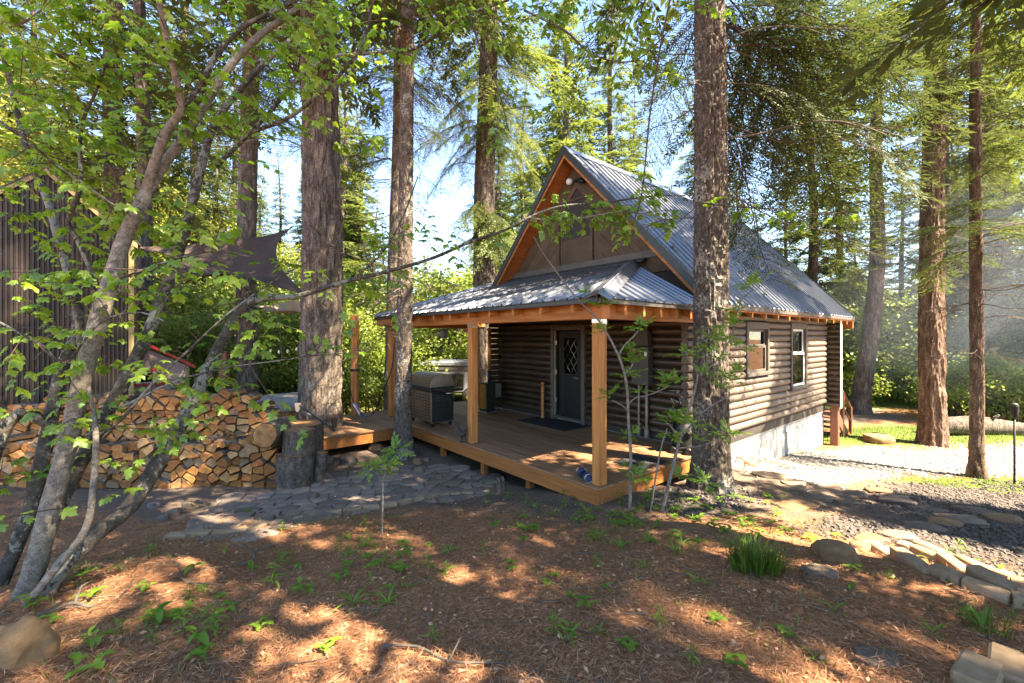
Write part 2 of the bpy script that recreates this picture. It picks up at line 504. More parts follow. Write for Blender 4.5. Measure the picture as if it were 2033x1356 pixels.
M['stone_tan'] = solid('stone_tan', (.15, .085, .04), (.27, .165, .085), 6, rough=.9, bump=.9, bdist=.02, bscale=16, rand=.12)
M['stone_grey'] = solid('stone_grey', (.1, .085, .073), (.2, .175, .15), 6, rough=.9, bump=.5, bscale=18, rand=.2)
M['flag'] = solid('flag', (.13, .095, .076), (.25, .19, .155), 5, rough=.85, bump=.35, bscale=22, rand=.3)
M['paver'] = solid('paver', (.22, .14, .08), (.37, .26, .165), 8, rough=.9, bump=.35, bscale=40, rand=.15)
M['slate'] = solid('slate', (.04, .032, .028), (.11, .09, .078), 8, rough=.7, bump=.2, rand=.3)
M['white_gravel'] = solid('white_gravel', (.24, .22, .2), (.44, .41, .375), 8, rough=.9, bump=.2)
M['flesh_wood'] = solid('flesh_wood', (.24, .088, .024), (.48, .215, .068), 3.5, (5, 1, 5), .75, 0, .4, 14, .25, .4)
M['flesh_pale'] = solid('flesh_pale', (.3, .15, .055), (.52, .3, .13), 3.5, (5, 1, 5), .75, 0, .4, 14, .25, .25)
M['flesh_grey'] = solid('flesh_grey', (.16, .09, .048), (.3, .19, .11), 3.5, (5, 1, 5), .8, 0, .4, 14, .25, .25)
M['flesh_dark'] = solid('flesh_dark', (.15, .055, .018), (.33, .13, .04), 4.5, (5, 1, 5), .75, 0, .4, 14, .25, .25)
M['split_wood'] = solid('split_wood', (.24, .12, .05), (.42, .23, .1), 3, (12, 1, 12), .8, 0, .4, 5, .2, .25)
M['wood_bark'] = barkmat('wood_bark', (.05, .04, .034), (.11, .088, .074), (.22, .165, .125), 14, .6, .0, .9)
M['rust_pole'] = solid('rust_pole', (.035, .028, .024), (.05, .04, .035), 6, rough=.6, bump=.1)
M['sign_pink'] = solid('sign_pink', (.5, .36, .34), (.58, .43, .4), 3, rough=.6, bump=.02)
M['water'] = solid('water', (.2, .26, .32), (.25, .32, .38), 3, rough=.1, bump=.1)

# ring-grained log end
def ringmat():
    m, nt, out = nmat('log_face')
    p = nt.nodes.new('ShaderNodeBsdfPrincipled')
    vec = tex_coord(nt, (1, 1, 1))
    w = nt.nodes.new('ShaderNodeTexWave'); w.wave_type = 'RINGS'; w.rings_direction = 'Y'
    w.inputs['Scale'].default_value = 14; w.inputs['Distortion'].default_value = 2.5; w.inputs['Detail'].default_value = 3
    nt.links.new(vec.outputs[0], w.inputs['Vector'])
    r = ramp(nt, [(0, (.3, .13, .045)), (1, (.46, .24, .09))])
    nt.links.new(w.outputs['Fac'], r.inputs[0])
    n = noise_node(nt, vec, 5, 4)
    mx = nt.nodes.new('ShaderNodeMix'); mx.data_type = 'RGBA'; mx.blend_type = 'MULTIPLY'
    mx.inputs[0].default_value = .8
    r2 = ramp(nt, [(.3, (.45, .32, .25)), (.65, (1, 1, 1))])
    nt.links.new(n.outputs['Fac'], r2.inputs[0])
    nt.links.new(r.outputs[0], mx.inputs[6]); nt.links.new(r2.outputs[0], mx.inputs[7])
    nt.links.new(mx.outputs[2], p.inputs['Base Color'])
    p.inputs['Roughness'].default_value = .8
    nt.links.new(p.outputs[0], out.inputs[0])
    return m
M['log_face'] = ringmat()

# brushed metal roofing
def roofmat():
    m, nt, out = nmat('roof_metal')
    p = nt.nodes.new('ShaderNodeBsdfPrincipled')
    vec = tex_coord(nt, (1, 1, 1))
    n = noise_node(nt, vec, 1.1, 5)
    r = ramp(nt, [(.3, (.2, .215, .26)), (.7, (.27, .285, .33))])
    nt.links.new(n.outputs['Fac'], r.inputs[0]); nt.links.new(r.outputs[0], p.inputs['Base Color'])
    n2 = noise_node(nt, vec, 9, 4)
    r2 = ramp(nt, [(.3, (.3, .3, .3)), (.7, (.38, .38, .38))])
    nt.links.new(n2.outputs['Fac'], r2.inputs[0]); nt.links.new(r2.outputs[0], p.inputs['Roughness'])
    p.inputs['Metallic'].default_value = .75; p.inputs['Specular IOR Level'].default_value = .5
    nt.links.new(p.outputs[0], out.inputs[0])
    return m
M['roof'] = roofmat()

def groundmat():
    m, nt, out = nmat('forest_floor')
    p = nt.nodes.new('ShaderNodeBsdfPrincipled')
    vec = tex_coord(nt, (1, 1, 1))
    def A(nm):
        a = nt.nodes.new('ShaderNodeAttribute'); a.attribute_name = nm; return a
    fine = noise_node(nt, vec, 38, 8, .75)
    mid = noise_node(nt, vec, 5, 5, .6)
    litter = ramp(nt, [(.25, (.1, .045, .023)), (.5, (.27, .125, .064)), (.72, (.46, .26, .15))])
    soil = ramp(nt, [(.25, (.08, .057, .043)), (.55, (.155, .113, .088)), (.75, (.25, .195, .155))])
    gravel = ramp(nt, [(.3, (.035, .028, .025)), (.55, (.085, .07, .06)), (.75, (.19, .16, .14))])
    pale = ramp(nt, [(.3, (.16, .135, .11)), (.55, (.28, .24, .2)), (.75, (.42, .38, .33))])
    grass = ramp(nt, [(.3, (.05, .07, .018)), (.55, (.1, .13, .03)), (.75, (.17, .18, .06))])
    for r in (litter, soil, gravel, pale, grass):
        nt.links.new(fine.outputs['Fac'], r.inputs[0])
    col = litter.outputs[0]
    for nm, r in (('soil', soil), ('gravel', gravel), ('pale', pale), ('grass', grass)):
        a = A(nm)
        ad = nt.nodes.new('ShaderNodeMath'); ad.operation = 'ADD'
        nt.links.new(a.outputs['Fac'], ad.inputs[0]); nt.links.new(mid.outputs['Fac'], ad.inputs[1])
        mr = nt.nodes.new('ShaderNodeMapRange'); mr.inputs['From Min'].default_value = .85; mr.inputs['From Max'].default_value = 1.15
        nt.links.new(ad.outputs[0], mr.inputs[0])
        mx = nt.nodes.new('ShaderNodeMix'); mx.data_type = 'RGBA'
        nt.links.new(mr.outputs[0], mx.inputs[0]); nt.links.new(col, mx.inputs[6]); nt.links.new(r.outputs[0], mx.inputs[7])
        col = mx.outputs[2]
    nt.links.new(col, p.inputs['Base Color'])
    p.inputs['Roughness'].default_value = .95; p.inputs['Specular IOR Level'].default_value = .1
    b = nt.nodes.new('ShaderNodeBump'); b.inputs['Strength'].default_value = .7; b.inputs['Distance'].default_value = .03
    nt.links.new(fine.outputs['Fac'], b.inputs['Height']); nt.links.new(b.outputs[0], p.inputs['Normal'])
    nt.links.new(p.outputs[0], out.inputs[0])
    return m
M['ground'] = groundmat()

# ------------------------------------------------------------------ ground
def blob(x, y, cx, cy, rx, ry, rot=0.0, soft=.35):
    c, s = math.cos(rot), math.sin(rot)
    a = ((x - cx) * c + (y - cy) * s) / rx; b = (-(x - cx) * s + (y - cy) * c) / ry
    d = np.sqrt(a * a + b * b)
    return np.clip((1 + soft - d) / (2 * soft), 0, 1)

def masks(x, y):
    soil = np.maximum.reduce([blob(x, y, -3.2, 6.9, 4.2, 1.5), blob(x, y, -1.5, 8, 2.2, 1.6), blob(x, y, 1.5, 8, 3.5, 3.0), blob(x, y, 4.2, 6.4, 1.9, .9, .55), blob(x, y, 6, 6.6, 3.2, .8, .3), blob(x, y, -9, 10, 6, 4), blob(x, y, 11, 17, 5, 1.6, .1), blob(x, y, 5.5, 5.6, 1.2, .35, .2)])
    gravel = np.maximum.reduce([blob(x, y, 6.3, 4.7, 2.4, 1.1, .15), blob(x, y, 8.2, 6.9, 2.8, 1.0, .25), blob(x, y, 4.6, 4.9, 1.3, .45, .1), blob(x, y, 2.7, 5.9, 1.2, .45, .69)])
    pale = np.maximum.reduce([blob(x, y, 7.2, 9.4, 3.2, 1.0, .58), blob(x, y, 10.5, 9.8, 4.5, 1.2, .1), blob(x, y, 16, 9.5, 6, 2.5), blob(x, y, 14, 19, 2.6, .9)])
    grass = np.maximum.reduce([blob(x, y, 11, 13.2, 6, 1.6), blob(x, y, 14, 24, 12, 5), blob(x, y, 9, 14.5, 2, 1.5), blob(x, y, -9, 22, 9, 8), blob(x, y, 8.8, 7.9, 1.8, .5)]) * .9
    return soil, gravel, pale, grass

def axis_coords(lo, hi, fine_lo, fine_hi, fine, coarse_n):
    a = np.arange(fine_lo, fine_hi + 1e-6, fine)
    l = fine_lo - np.geomspace(fine, fine_lo - lo, coarse_n)[::-1]
    r = fine_hi + np.geomspace(fine, hi - fine_hi, coarse_n)
    return np.concatenate([l, a, r])
gx = axis_coords(-400, 400, -11, 14, .085, 34)
gy = axis_coords(-300, 500, 1.0, 15, .085, 34)
GX, GY = np.meshgrid(gx, gy)
GZ = terrain(GX, GY)
near = ((GX > -11) & (GX < 14) & (GY > 1) & (GY < 15))
GZ = GZ + np.where(near, .03 * (noise3(GX * 9, GY * 9, 1.5) - .5) + .018 * (noise3(GX * 23, GY * 23, 5.5) - .5), 0)
nx_, ny_ = len(gx), len(gy)
ii = (np.arange(ny_ - 1)[:, None] * nx_ + np.arange(nx_ - 1)[None, :]).ravel()
me = np_mesh('ground', np.stack([GX.ravel(), GY.ravel(), GZ.ravel()], 1), np.stack([ii, ii + 1, ii + nx_ + 1, ii + nx_], 1), M['ground'], smooth=True)
for nm, arr in zip(('soil', 'gravel', 'pale', 'grass'), masks(GX, GY)):
    a = me.attributes.new(nm, 'FLOAT', 'POINT'); a.data.foreach_set('value', arr.ravel().astype(np.float32))
ground = structure(link('ground', me))

# ------------------------------------------------------------------ the cabin, in its own axes: u = depth, v = along the porch
TH = R(39.6)
UX = Vector((math.cos(TH), math.sin(TH), 0)); VX = Vector((-math.sin(TH), math.cos(TH), 0))
def UV(u, v, z=0.0):
    return UX * u + VX * v + Vector((0, 0, z))
U0, U1, V0, V1 = 7.17, 14.05, 3.65, 9.21        # log walls
ZS, PITCH, NLOG = .11, .14, 16
ZT = ZS + PITCH * NLOG
VR, ZR = 6.43, 5.93                             # ridge
VE0, VE1, ZE = 3.2, 9.66, 2.43                  # eaves
UF, UB = 6.78, 15.0
SL = (ZR - ZE) / (VR - VE0)
DU0, DV0, DV1 = 4.30, 3.48, 10.8                # deck
cabin = thing('log_cabin', 'dark stained log cabin with steep metal roof and covered cedar porch', 'cabin', (0, 0, 0), TH)

def log_mesh(L, horiz, r=.062, closed=True, seed=0):
    """one half-round siding log; horiz 'v' runs along v facing -u, 'u' runs along u facing -v"""
    rnd = random.Random(seed)
    n = 9
    prof = []
    for k in range(n):
        q = math.pi * (k / (n - 1)) - math.pi / 2
        prof.append((.072 * math.cos(q), .069 * math.sin(q)))     # (out, up)
    st = [(0, .72), (.012, .9), (.035, 1), (L * .33, 1 + rnd.uniform(-.02, .03)), (L * .66, 1 + rnd.uniform(-.02, .03)), (L - .035, 1), (L - .012, .9), (L, .72)] if L > .15 else [(0, 1), (L, 1)]
    vs = []
    for s, k in st:
        for o, z in prof:
            vs.append((-o * k, s, z * (k if k < 1 else 1)) if horiz == 'v' else (s, -o * k, z * (k if k < 1 else 1)))
    fs = []
    for i in range(len(st) - 1):
        for j in range(n - 1):
            f = (i * n + j, i * n + j + 1, (i + 1) * n + j + 1, (i + 1) * n + j)
            fs.append(f if horiz == 'v' else f[::-1])
    fs.append(tuple(range(n))); fs.append(tuple((len(st) - 1) * n + j for j in range(n)))
    mb = MB(); mb.add(vs, fs, 0, True)
    return mb

def wall_logs(parent, horiz, fixed, a0, a1, openings, z0=ZS, n=NLOG, sd=0):
    for i in range(n):
        z = z0 + PITCH * (i + .5)
        segs = [(a0, a1)]
        for (b0, b1, c0, c1) in openings:
            if z + .05 > c0 and z - .05 < c1:
                new = []
                for s0, s1 in segs:
                    if b0 > s0 + .03: new.append((s0, min(b0, s1)))
                    if b1 < s1 - .03: new.append((max(b1, s0), s1))
                segs = new
        for s0, s1 in segs:
            mb = log_mesh(s1 - s0, horiz, seed=sd + i)
            o = mb.build('log', M['log'] if horiz == 'v' else M['log_sunlit'], parent)
            jj = random.Random(sd * 7 + i); o.location = (fixed, s0, z + jj.uniform(-.004, .004)) if horiz == 'v' else (s0, fixed, z + jj.uniform(-.004, .004))
            kk = jj.uniform(.93, 1.1); o.scale = (kk, 1, 1) if horiz == 'v' else (1, kk, 1)

def core(mb):
    mb.box(U0 + .002, U1, V0 + .002, V1, -.12, ZT + .03)
def part(name, fn, mat, parent=None):
    mb = MB(); fn(mb)
    return mb.build(name, mat, parent or cabin)

# window and door openings
WA = (8.88, 10.0, 1.16, 2.2); WB = (11.28, 12.36, .71, 2.23)
DR = (6.15, 7.17, .0, 2.17)
fw = part('front_wall', lambda mb: (mb.box(U0, U0 + .1, V0, DR[0], .0, ZT + .04), mb.box(U0, U0 + .1, DR[1], V1, .0, ZT + .04), mb.box(U0, U0 + .1, DR[0], DR[1], DR[3], ZT + .04)), M['core'])
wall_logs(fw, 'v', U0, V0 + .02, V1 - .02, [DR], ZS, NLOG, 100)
rw = part('right_wall', lambda mb: mb.box(U0 + .1, U1, V0, V0 + .1, -.1, ZT + .04), M['core'])
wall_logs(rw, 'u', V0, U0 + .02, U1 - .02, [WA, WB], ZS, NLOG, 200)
part('left_wall', lambda mb: mb.box(U0 + .1, U1, V1 - .1, V1, -.1, ZT + .04), M['log'])
part('back_wall', lambda mb: mb.box(U1 - .1, U1, V0 + .1, V1 - .1, -.1, ZT + .04), M['log'])
part('floor', lambda mb: mb.box(U0 + .1, U1 - .1, V0 + .1, V1 - .1, -.1, .05), M['dark_in'])
part('inner_wall', lambda mb: mb.box(U0 + 1.6, U0 + 1.65, V0 + .1, V1 - .1, .05, ZT), M['dark_in'])
# crossed log ends at the corners
def stub(u0, u1, v0, v1, z0, nm='corner_log'):
    for i in range(NLOG):
        z = z0 + PITCH * (i + .5)
        mb = MB()
        prof = [(.069 * math.cos(q), .069 * math.sin(q)) for q in np.linspace(0, 2 * math.pi, 10, endpoint=False)]
        if u1 - u0 > v1 - v0: mb.prism([((v0 + v1) / 2 + a, z + b) for a, b in prof], u0, u1, 'x')
        else: mb.prism([((u0 + u1) / 2 + a, z + b) for a, b in prof], v0, v1, 'y')
        mb.build(nm, M['log'], cabin)
stub(U0 - .36, U0 - .01, V1 - .14, V1 - .0, ZS - .07)
stub(U0 - .36, U0 - .01, V0 + .0, V0 + .14, ZS - .07)
stub(U1 - .03, U1 + .1, V0 - .34, V0 - .01, ZS - .07)
part('corner_post', lambda mb: mb.bbox(U1 - .02, U1 + .12, V0 - .3, V0 - .12, -1.2, ZS - .02, .01), M['redwood'])
part('corner_trim', lambda mb: mb.bbox(U1 - .02, U1 + .1, V0 - .36, V0 - .342, -.0, ZT, .004), M['white'])
# foundation
fd = part('foundation', lambda mb: mb.box(U0 + .05, U1, V0 + .04, V1 - .05, -1.5, ZS - .02), M['foundation'])
part('foundation_ledge', lambda mb: mb.bbox(U0 + .06, U1 + .005, V0 + .012, V0 + .05, -.14, ZS - .015, .006), M['foundation'])
for k, (ua, ub) in enumerate(((7.3, 9.5), (9.52, 10.55), (10.57, 12.0), (12.02, 14.03))):
    part('foundation_panel', lambda mb: mb.bbox(ua, ub, V0 + .022, V0 + .06, -1.5, -.31 + .05 * (k % 2), .004), M['foundation'], fd)
part('hose_tap', lambda mb: (mb.tube([(8.65, V0 + .03, -.42), (8.65, V0 - .1, -.42), (8.65, V0 - .13, -.5)], .018, 8), mb.tube([(8.6, V0 - .07, -.36), (8.7, V0 - .07, -.36)], .012, 6)), M['copper'])
# side trim, windows
def window(name, a, curtain, low):
    u0, u1, z0, z1 = a
    w = part(name, lambda mb: (mb.bbox(u0, u0 + .09, V0 - .085, V0 + .05, z0, z1, .008), mb.bbox(u1 - .09, u1, V0 - .085, V0 + .05, z0, z1, .008), mb.bbox(u0 + .09, u1 - .09, V0 - .083, V0 + .05, z1 - .14, z1, .008), mb.bbox(u0 - .03, u1 + .03, V0 - .11, V0 + .05, z0 - .045, z0 + .03, .008)), M['trim'])
    zm = z0 + (z1 - z0) * .52
    i0, i1 = u0 + .1, u1 - .1
    for nm, za, zb, dv in (('upper_sash', zm, z1 - .145, -.02), ('lower_sash', z0 + .035, zm + .03, -.045)):
        s = part(nm, lambda mb: (mb.box(i0, i0 + .05, V0 + dv, V0 + dv + .03, za, zb), mb.box(i1 - .05, i1, V0 + dv, V0 + dv + .03, za, zb), mb.box(i0 + .05, i1 - .05, V0 + dv, V0 + dv + .03, za, za + .05), mb.box(i0 + .05, i1 - .05, V0 + dv, V0 + dv + .03, zb - .05, zb)), M['white'] if low else M['trim'], w)
    part('pane', lambda mb: mb.box(i0 + .05, i1 - .05, V0 - .008, V0 - .004, zm + .05, z1 - .195), M['glass'], w)
    part('pane', lambda mb: mb.box(i0 + .05, i1 - .05, V0 - .033, V0 - .029, z0 + .085, zm - .02), M['glass'], w)
    part('room_behind', lambda mb: mb.box(i0, i1, V0 + .06, V0 + .07, z0, z1 - .1), M['dark_in'], w)
    # folded curtain
    n = 40
    vs = []
    for k in range(n + 1):
        x = i0 + .02 + (i1 - i0 - .04) * k / n
        d = V0 + .012 + .012 * math.sin(k * 1.3) + .006 * math.sin(k * 3.1)
        vs += [(x, d, z0 + .04), (x, d, zm if curtain == 'curtain' else zm + .25)]
    mb = MB(); mb.add(vs, [(2 * k, 2 * k + 2, 2 * k + 3, 2 * k + 1) for k in range(n)], 0, True)
    mb.build('curtain', M[curtain], w)
window('window', WA, 'curtain', False)
window('window', WB, 'blind', True)

# door: frame, leaf with leaded glass, storm-door edge
dr = part('door', lambda mb: (mb.bbox(U0 - .085, U0 + .06, DR[0], DR[0] + .1, .0, DR[3], .008), mb.bbox(U0 - .085, U0 + .06, DR[1] - .1, DR[1], .0, DR[3], .008), mb.bbox(U0 - .083, U0 + .06, DR[0] + .1, DR[1] - .1, DR[3] - .12, DR[3], .008), mb.bbox(U0 - .13, U0 + .06, DR[0] + .08, DR[1] - .08, .07, .115, .006)), M['trim'])
d0, d1 = DR[0] + .12, DR[1] - .19
part('door_leaf', lambda mb: (mb.bbox(U0 - .01, U0 + .035, d0, d0 + .16, .12, 2.03), mb.bbox(U0 - .01, U0 + .035, d1 - .16, d1, .12, 2.03), mb.bbox(U0 - .008, U0 + .033, d0 + .16, d1 - .16, 1.88, 2.03), mb.bbox(U0 - .008, U0 + .033, d0 + .16, d1 - .16, .12, 1.08)), M['black'], dr)
part('door_glass', lambda mb: mb.box(U0 + .008, U0 + .014, d0 + .16, d1 - .16, 1.08, 1.88), M['glass'], dr)
def lead(mb):
    w0, w1, za, zb = d0 + .165, d1 - .165, 1.09, 1.87
    for k in range(-6, 9):
        for sg in (1, -1):
            pts = []
            for t in np.linspace(0, 1, 30):
                v = w0 + (w1 - w0) * t; z = za + .27 * k + sg * (v - w0) * 1.5 + (0 if sg > 0 else .27)
                if za <= z <= zb: pts.append((U0 + .002, v, z))
            if len(pts) > 1: mb.tube([pts[0], pts[-1]], .005, 4)
part('lead_strip', lead, M['steel'], dr)
part('storm_edge', lambda mb: mb.box(U0 - .09, U0 - .06, DR[1] - .155, DR[1] - .13, .12, 2.04), M['conduit'], dr)
for zz in (.42, 1.05, 1.72):
    part('hinge', lambda mb: mb.bbox(U0 - .1, U0 - .05, DR[1] - .2, DR[1] - .155, zz, zz + .1, .005), M['steel'], dr)
part('handle', lambda mb: mb.tube([(U0 - .02, d0 + .08, 1.0), (U0 - .08, d0 + .08, 1.0), (U0 - .08, d0 + .18, 1.0)], .012, 8), M['steel'], dr)
# meter box with dial and conduits
mbx = part('meter_box', lambda mb: (mb.bbox(U0 - .24, U0 - .06, 4.5, 4.86, 1.01, 1.72, .012), mb.bbox(U0 - .22, U0 - .06, 4.52, 4.84, 1.73, 2.02, .012)), M['box_grey'])
mb = MB(); mb.lathe([(.085, 0), (.085, .03), (.072, .035), (.07, .12), (.05, .14), (.01, .145)], 24)
o = mb.build('meter_dial', M['bronze'], mbx); o.location = (U0 - .24, 4.72, 1.66); o.rotation_euler = (0, R(-90), 0)
part('label_plate', lambda mb: mb.box(U0 - .246, U0 - .24, 4.52, 4.57, 1.55, 1.62), M['white'], mbx)
for vv, rr, zb in ((4.77, .02, .03), (4.6, .028, .02)):
    part('conduit', lambda mb: (mb.tube([(U0 - .12, vv, zb), (U0 - .12, vv, 1.02)], rr, 10), mb.tube([(U0 - .12, vv, zb), (U0 - .12, vv, zb + .16)], rr * 1.6, 10)), M['conduit'], mbx)
part('conduit', lambda mb: mb.tube([(U0 - .12, 4.62, 2.0), (U0 - .12, 4.62, 2.55)], .025, 10), M['conduit'], mbx)

# gable wall: chevron boards around a middle panel
gw = part('gable_wall', lambda mb: mb.prism([(V0, ZT + .04), (V1, ZT + .04), (V1, 2.72), (VR, ZR - .2), (V0, 2.72)], U0 + .01, U0 + .1, 'x'), M['core'])
PH = .46
for sgn in (-1, 1):
    for k in range(0, 15):
        zt0 = ZR - .2 - k * .19; zb0 = zt0 - .182
        def zz(top, dv): return top - SL * dv
        a = 0.0 if zb0 > 5.0 - .01 else PH + .05
        za, zb = zz(zt0, a), zz(zb0, a)
        if za < 3.2: break
        pts = []
        lim = 2.85
        da = min((zt0 - 3.1) / SL, lim); db = min((zb0 - 3.1) / SL, lim)
        if db <= a: db = a
        poly = [(a, za), (da, zz(zt0, da)), (da, max(3.1, zz(zb0, da))), (db, max(3.1, zz(zb0, db))), (a, max(zb, 3.1))]
        poly = [(VR + sgn * p, q) for p, q in poly]
        cl = []
        for p in poly:
            if not cl or (abs(p[0] - cl[-1][0]) + abs(p[1] - cl[-1][1])) > 1e-4: cl.append(p)
        if len(cl) < 3: continue
        if sgn < 0: cl = cl[::-1]
        mb = MB(); mb.prism(cl, U0 - .02 - .004 * (k % 2), U0 + .008, 'x')
        mb.build('siding_board', M['gable'], gw)
gp = part('gable_panel', lambda mb: (mb.bbox(U0 - .035, U0 + .008, VR - PH, VR - PH + .05, 3.1, 4.95, .005), mb.bbox(U0 - .035, U0 + .008, VR + PH - .05, VR + PH, 3.1, 4.95, .005), mb.bbox(U0 - .033, U0 + .008, VR - PH + .05, VR + PH - .05, 4.9, 4.95, .005), mb.bbox(U0 - .03, U0 + .008, VR - PH + .05, VR + PH - .05, 3.1, 4.06, .005)), M['gable'])
part('pane', lambda mb: mb.box(U0 - .012, U0 - .008, VR - PH + .05, VR + PH - .05, 4.06, 4.9), M['gable_glass'], gp)
mb = MB(); mb.lathe([(.05, 0), (.06, .03), (.075, .06), (.07, .1), (.045, .135), (.01, .145)], 16)
o = mb.build('gable_lamp', M['white'], cabin); o.location = (U0 - .035, VR + .12, 5.32); o.rotation_euler = (0, R(-90), 0)
part('lamp_bracket', lambda mb: (mb.tube([(U0 - .02, VR - .18, 5.32), (U0 - .16, VR - .18, 5.28)], .03, 8), mb.tube([(U0 - .14, VR - .1, 5.28), (U0 - .14, VR - .34, 5.2)], .045, 8)), M['black'])

# ribbed metal sheets
RIB = [(0, 0), (.008, .028), (.03, .028), (.038, 0)]
def sheet(fn, w, nrib=2):
    """fn(s, h, t): s across 0..w, h above the deck, t 0 eave .. 1 top -> point"""
    prof = []
    for k in range(nrib):
        x0 = k * w / nrib
        prof += [(x0 + a, b) for a, b in RIB]
        prof += [(x0 + w / nrib * .5, 0), (x0 + w / nrib * .5 + .012, .006), (x0 + w / nrib * .5 + .03, 0)]
    prof.append((w - .002, 0))
    n = len(prof)
    vs = []
    for t in (0, 1):
        for s, h in prof: vs.append(fn(s, h, t))
    for t in (0, 1):
        for s, h in prof: vs.append(fn(s, h - .006, t))
    fs = []
    for i in range(n - 1):
        fs.append((i, i + 1, n + i + 1, n + i)); fs.append((2 * n + i, 3 * n + i, 3 * n + i + 1, 2 * n + i + 1))
        fs.append((i, 2 * n + i, 2 * n + i + 1, i + 1)); fs.append((n + i, n + i + 1, 3 * n + i + 1, 3 * n + i))
    return vs, fs
nl = math.hypot(1, SL)
rf = part('main_roof', lambda mb: (mb.prism([(VE0 + .02, ZE - .1), (VR, ZR - .12), (VE1 - .02, ZE - .1), (VE1 - .02, ZE - .0), (VR, ZR - .0), (VE0 + .02, ZE - .0)], UF + .02, UB - .02, 'x')), M['soffit'])
npan = 18; pw = (UB - UF) / npan
for sgn, ve in ((1, VE0), (-1, VE1)):
    for k in range(npan):
        def fn(s, h, t, sgn=sgn, ve=ve, k=k):
            v = ve + (VR - ve) * t; z = ZE + (ZR - ZE) * t
            nz, nv = 1 / nl, -sgn * SL / nl
            return (UF + k * pw + s, v + nv * (h + .012), z + nz * (h + .012))
        vs, fs = sheet(fn, pw)
        mb = MB(); mb.add(vs, fs); mb.build('roof_panel', M['roof'], rf)
def ridge(mb):
    for sgn in (1, -1):
        a = [(UF - .02, VR, ZR + .06), (UB + .02, VR, ZR + .06), (UB + .02, VR - sgn * .15, ZR + .06 - .15 * SL), (UF - .02, VR - sgn * .15, ZR + .06 - .15 * SL)]
        b = [(p[0], p[1], p[2] - .012) for p in a]
        mb.add(a + b, [(0, 1, 2, 3), (7, 6, 5, 4), (0, 4, 5, 1), (1, 5, 6, 2), (2, 6, 7, 3), (3, 7, 4, 0)])
part('ridge_cap', ridge, M['roof'], rf)
# rake boards: dark metal trim over a cedar board
for sgn, ve in ((1, VE0), (-1, VE1)):
    for (nm, ua, ub, top, bot, mt) in (('rake_trim', UF - .045, UF + .018, .055, -.12, 'dark_trim'), ('rake_board', UF - .02, UF + .018, -.122, -.2, 'cedar_v'), ('rake_trim', UB - .018, UB + .03, .055, -.12, 'dark_trim')):
        part(nm, lambda mb: mb.prism([(ve, ZE + top), (VR, ZR + top), (VR, ZR + bot), (ve, ZE + bot)][::sgn], ua, ub, 'x'), M[mt], rf)
    # soffit boards under the front overhang
    for k in range(22):
        ta, tb = k / 22 + .002, (k + 1) / 22 - .002
        va, vb = ve + (VR - ve) * ta, ve + (VR - ve) * tb
        zac, zbc = ZE + (ZR - ZE) * ta - .105, ZE + (ZR - ZE) * tb - .105
        part('soffit_board', lambda mb: mb.prism([(va, zac), (vb, zbc), (vb, zbc - .018), (va, zac - .018)][::sgn], UF + .02, U0 - .03, 'x'), M['soffit'], rf)
    part('eave_trim', lambda mb: mb.bbox(UF, UB, min(ve, ve + sgn * .03), max(ve, ve + sgn * .03), ZE - .075, ZE + .012, .005), M['trim'], rf)
    u = UF + .25
    while u < UB - .1:
        vw = V0 if sgn > 0 else V1
        part('rafter', lambda mb: mb.prism([(ve + sgn * .03, ZE - .1 + .03 * SL), (vw, ZE - .1 + abs(vw - ve) * SL), (vw, ZE - .25 + abs(vw - ve) * SL - .12), (ve + sgn * .03, ZE - .19)][::sgn], u, u + .045, 'x'), M['cedar_v'], rf)
        u += .61
part('gutter_board', lambda mb: mb.bbox(UB - .12, UB - .04, VE0 + .02, VE0 + .36, ZE - .3, ZE - .1, .006), M['cedar_v'], rf)
part('frieze', lambda mb: mb.bbox(U0 + .02, U1, V0 - .03, V0, ZT - .01, ZT + .3, .006), M['trim'])

# porch roof: front slope with a hip at each end
PU, PV0, PV1, PZ = 4.15, 3.38, 10.2, 2.37
TU, TV0, TV1, TZ = U0 - .03, 4.95, 9.2, 3.32
pr = thing_dummy = None
def pslope(mb):
    a = [(PU, PV0, PZ), (PU, PV1, PZ), (TU, TV1, TZ), (TU, TV0, TZ), (TU, PV0, PZ), (TU, PV1, PZ)]
    b = [(p[0], p[1], p[2] - .03) for p in a]
    mb.add(a + b, [(0, 3, 2, 1), (0, 4, 3), (1, 2, 5), (6, 7, 8, 9), (6, 9, 10), (7, 11, 8), (0, 1, 7, 6), (4, 0, 6, 10), (1, 5, 11, 7)])
pr = part('porch_roof', pslope, M['core'])
npn = 15; w = (PV1 - PV0) / npn
nfr = Vector((-(TZ - PZ), 0, TU - PU)).normalized()
for k in range(npn):
    def fn(s, h, t, k=k):
        v = PV0 + k * w + s
        lim = 1.0
        if v < TV0: lim = min(lim, (v - PV0) / (TV0 - PV0))
        if v > TV1: lim = min(lim, (PV1 - v) / (PV1 - TV1))
        lim = max(lim, .0)
        tt = t * lim
        p = Vector((PU - .03 + (TU - PU + .03) * tt, v, PZ + (TZ - PZ) * tt)) + nfr * (h + .012)
        return tuple(p)
    vs, fs = sheet(fn, w, 2)
    mb = MB(); mb.add(vs, fs); mb.build('roof_panel', M['roof'], pr)
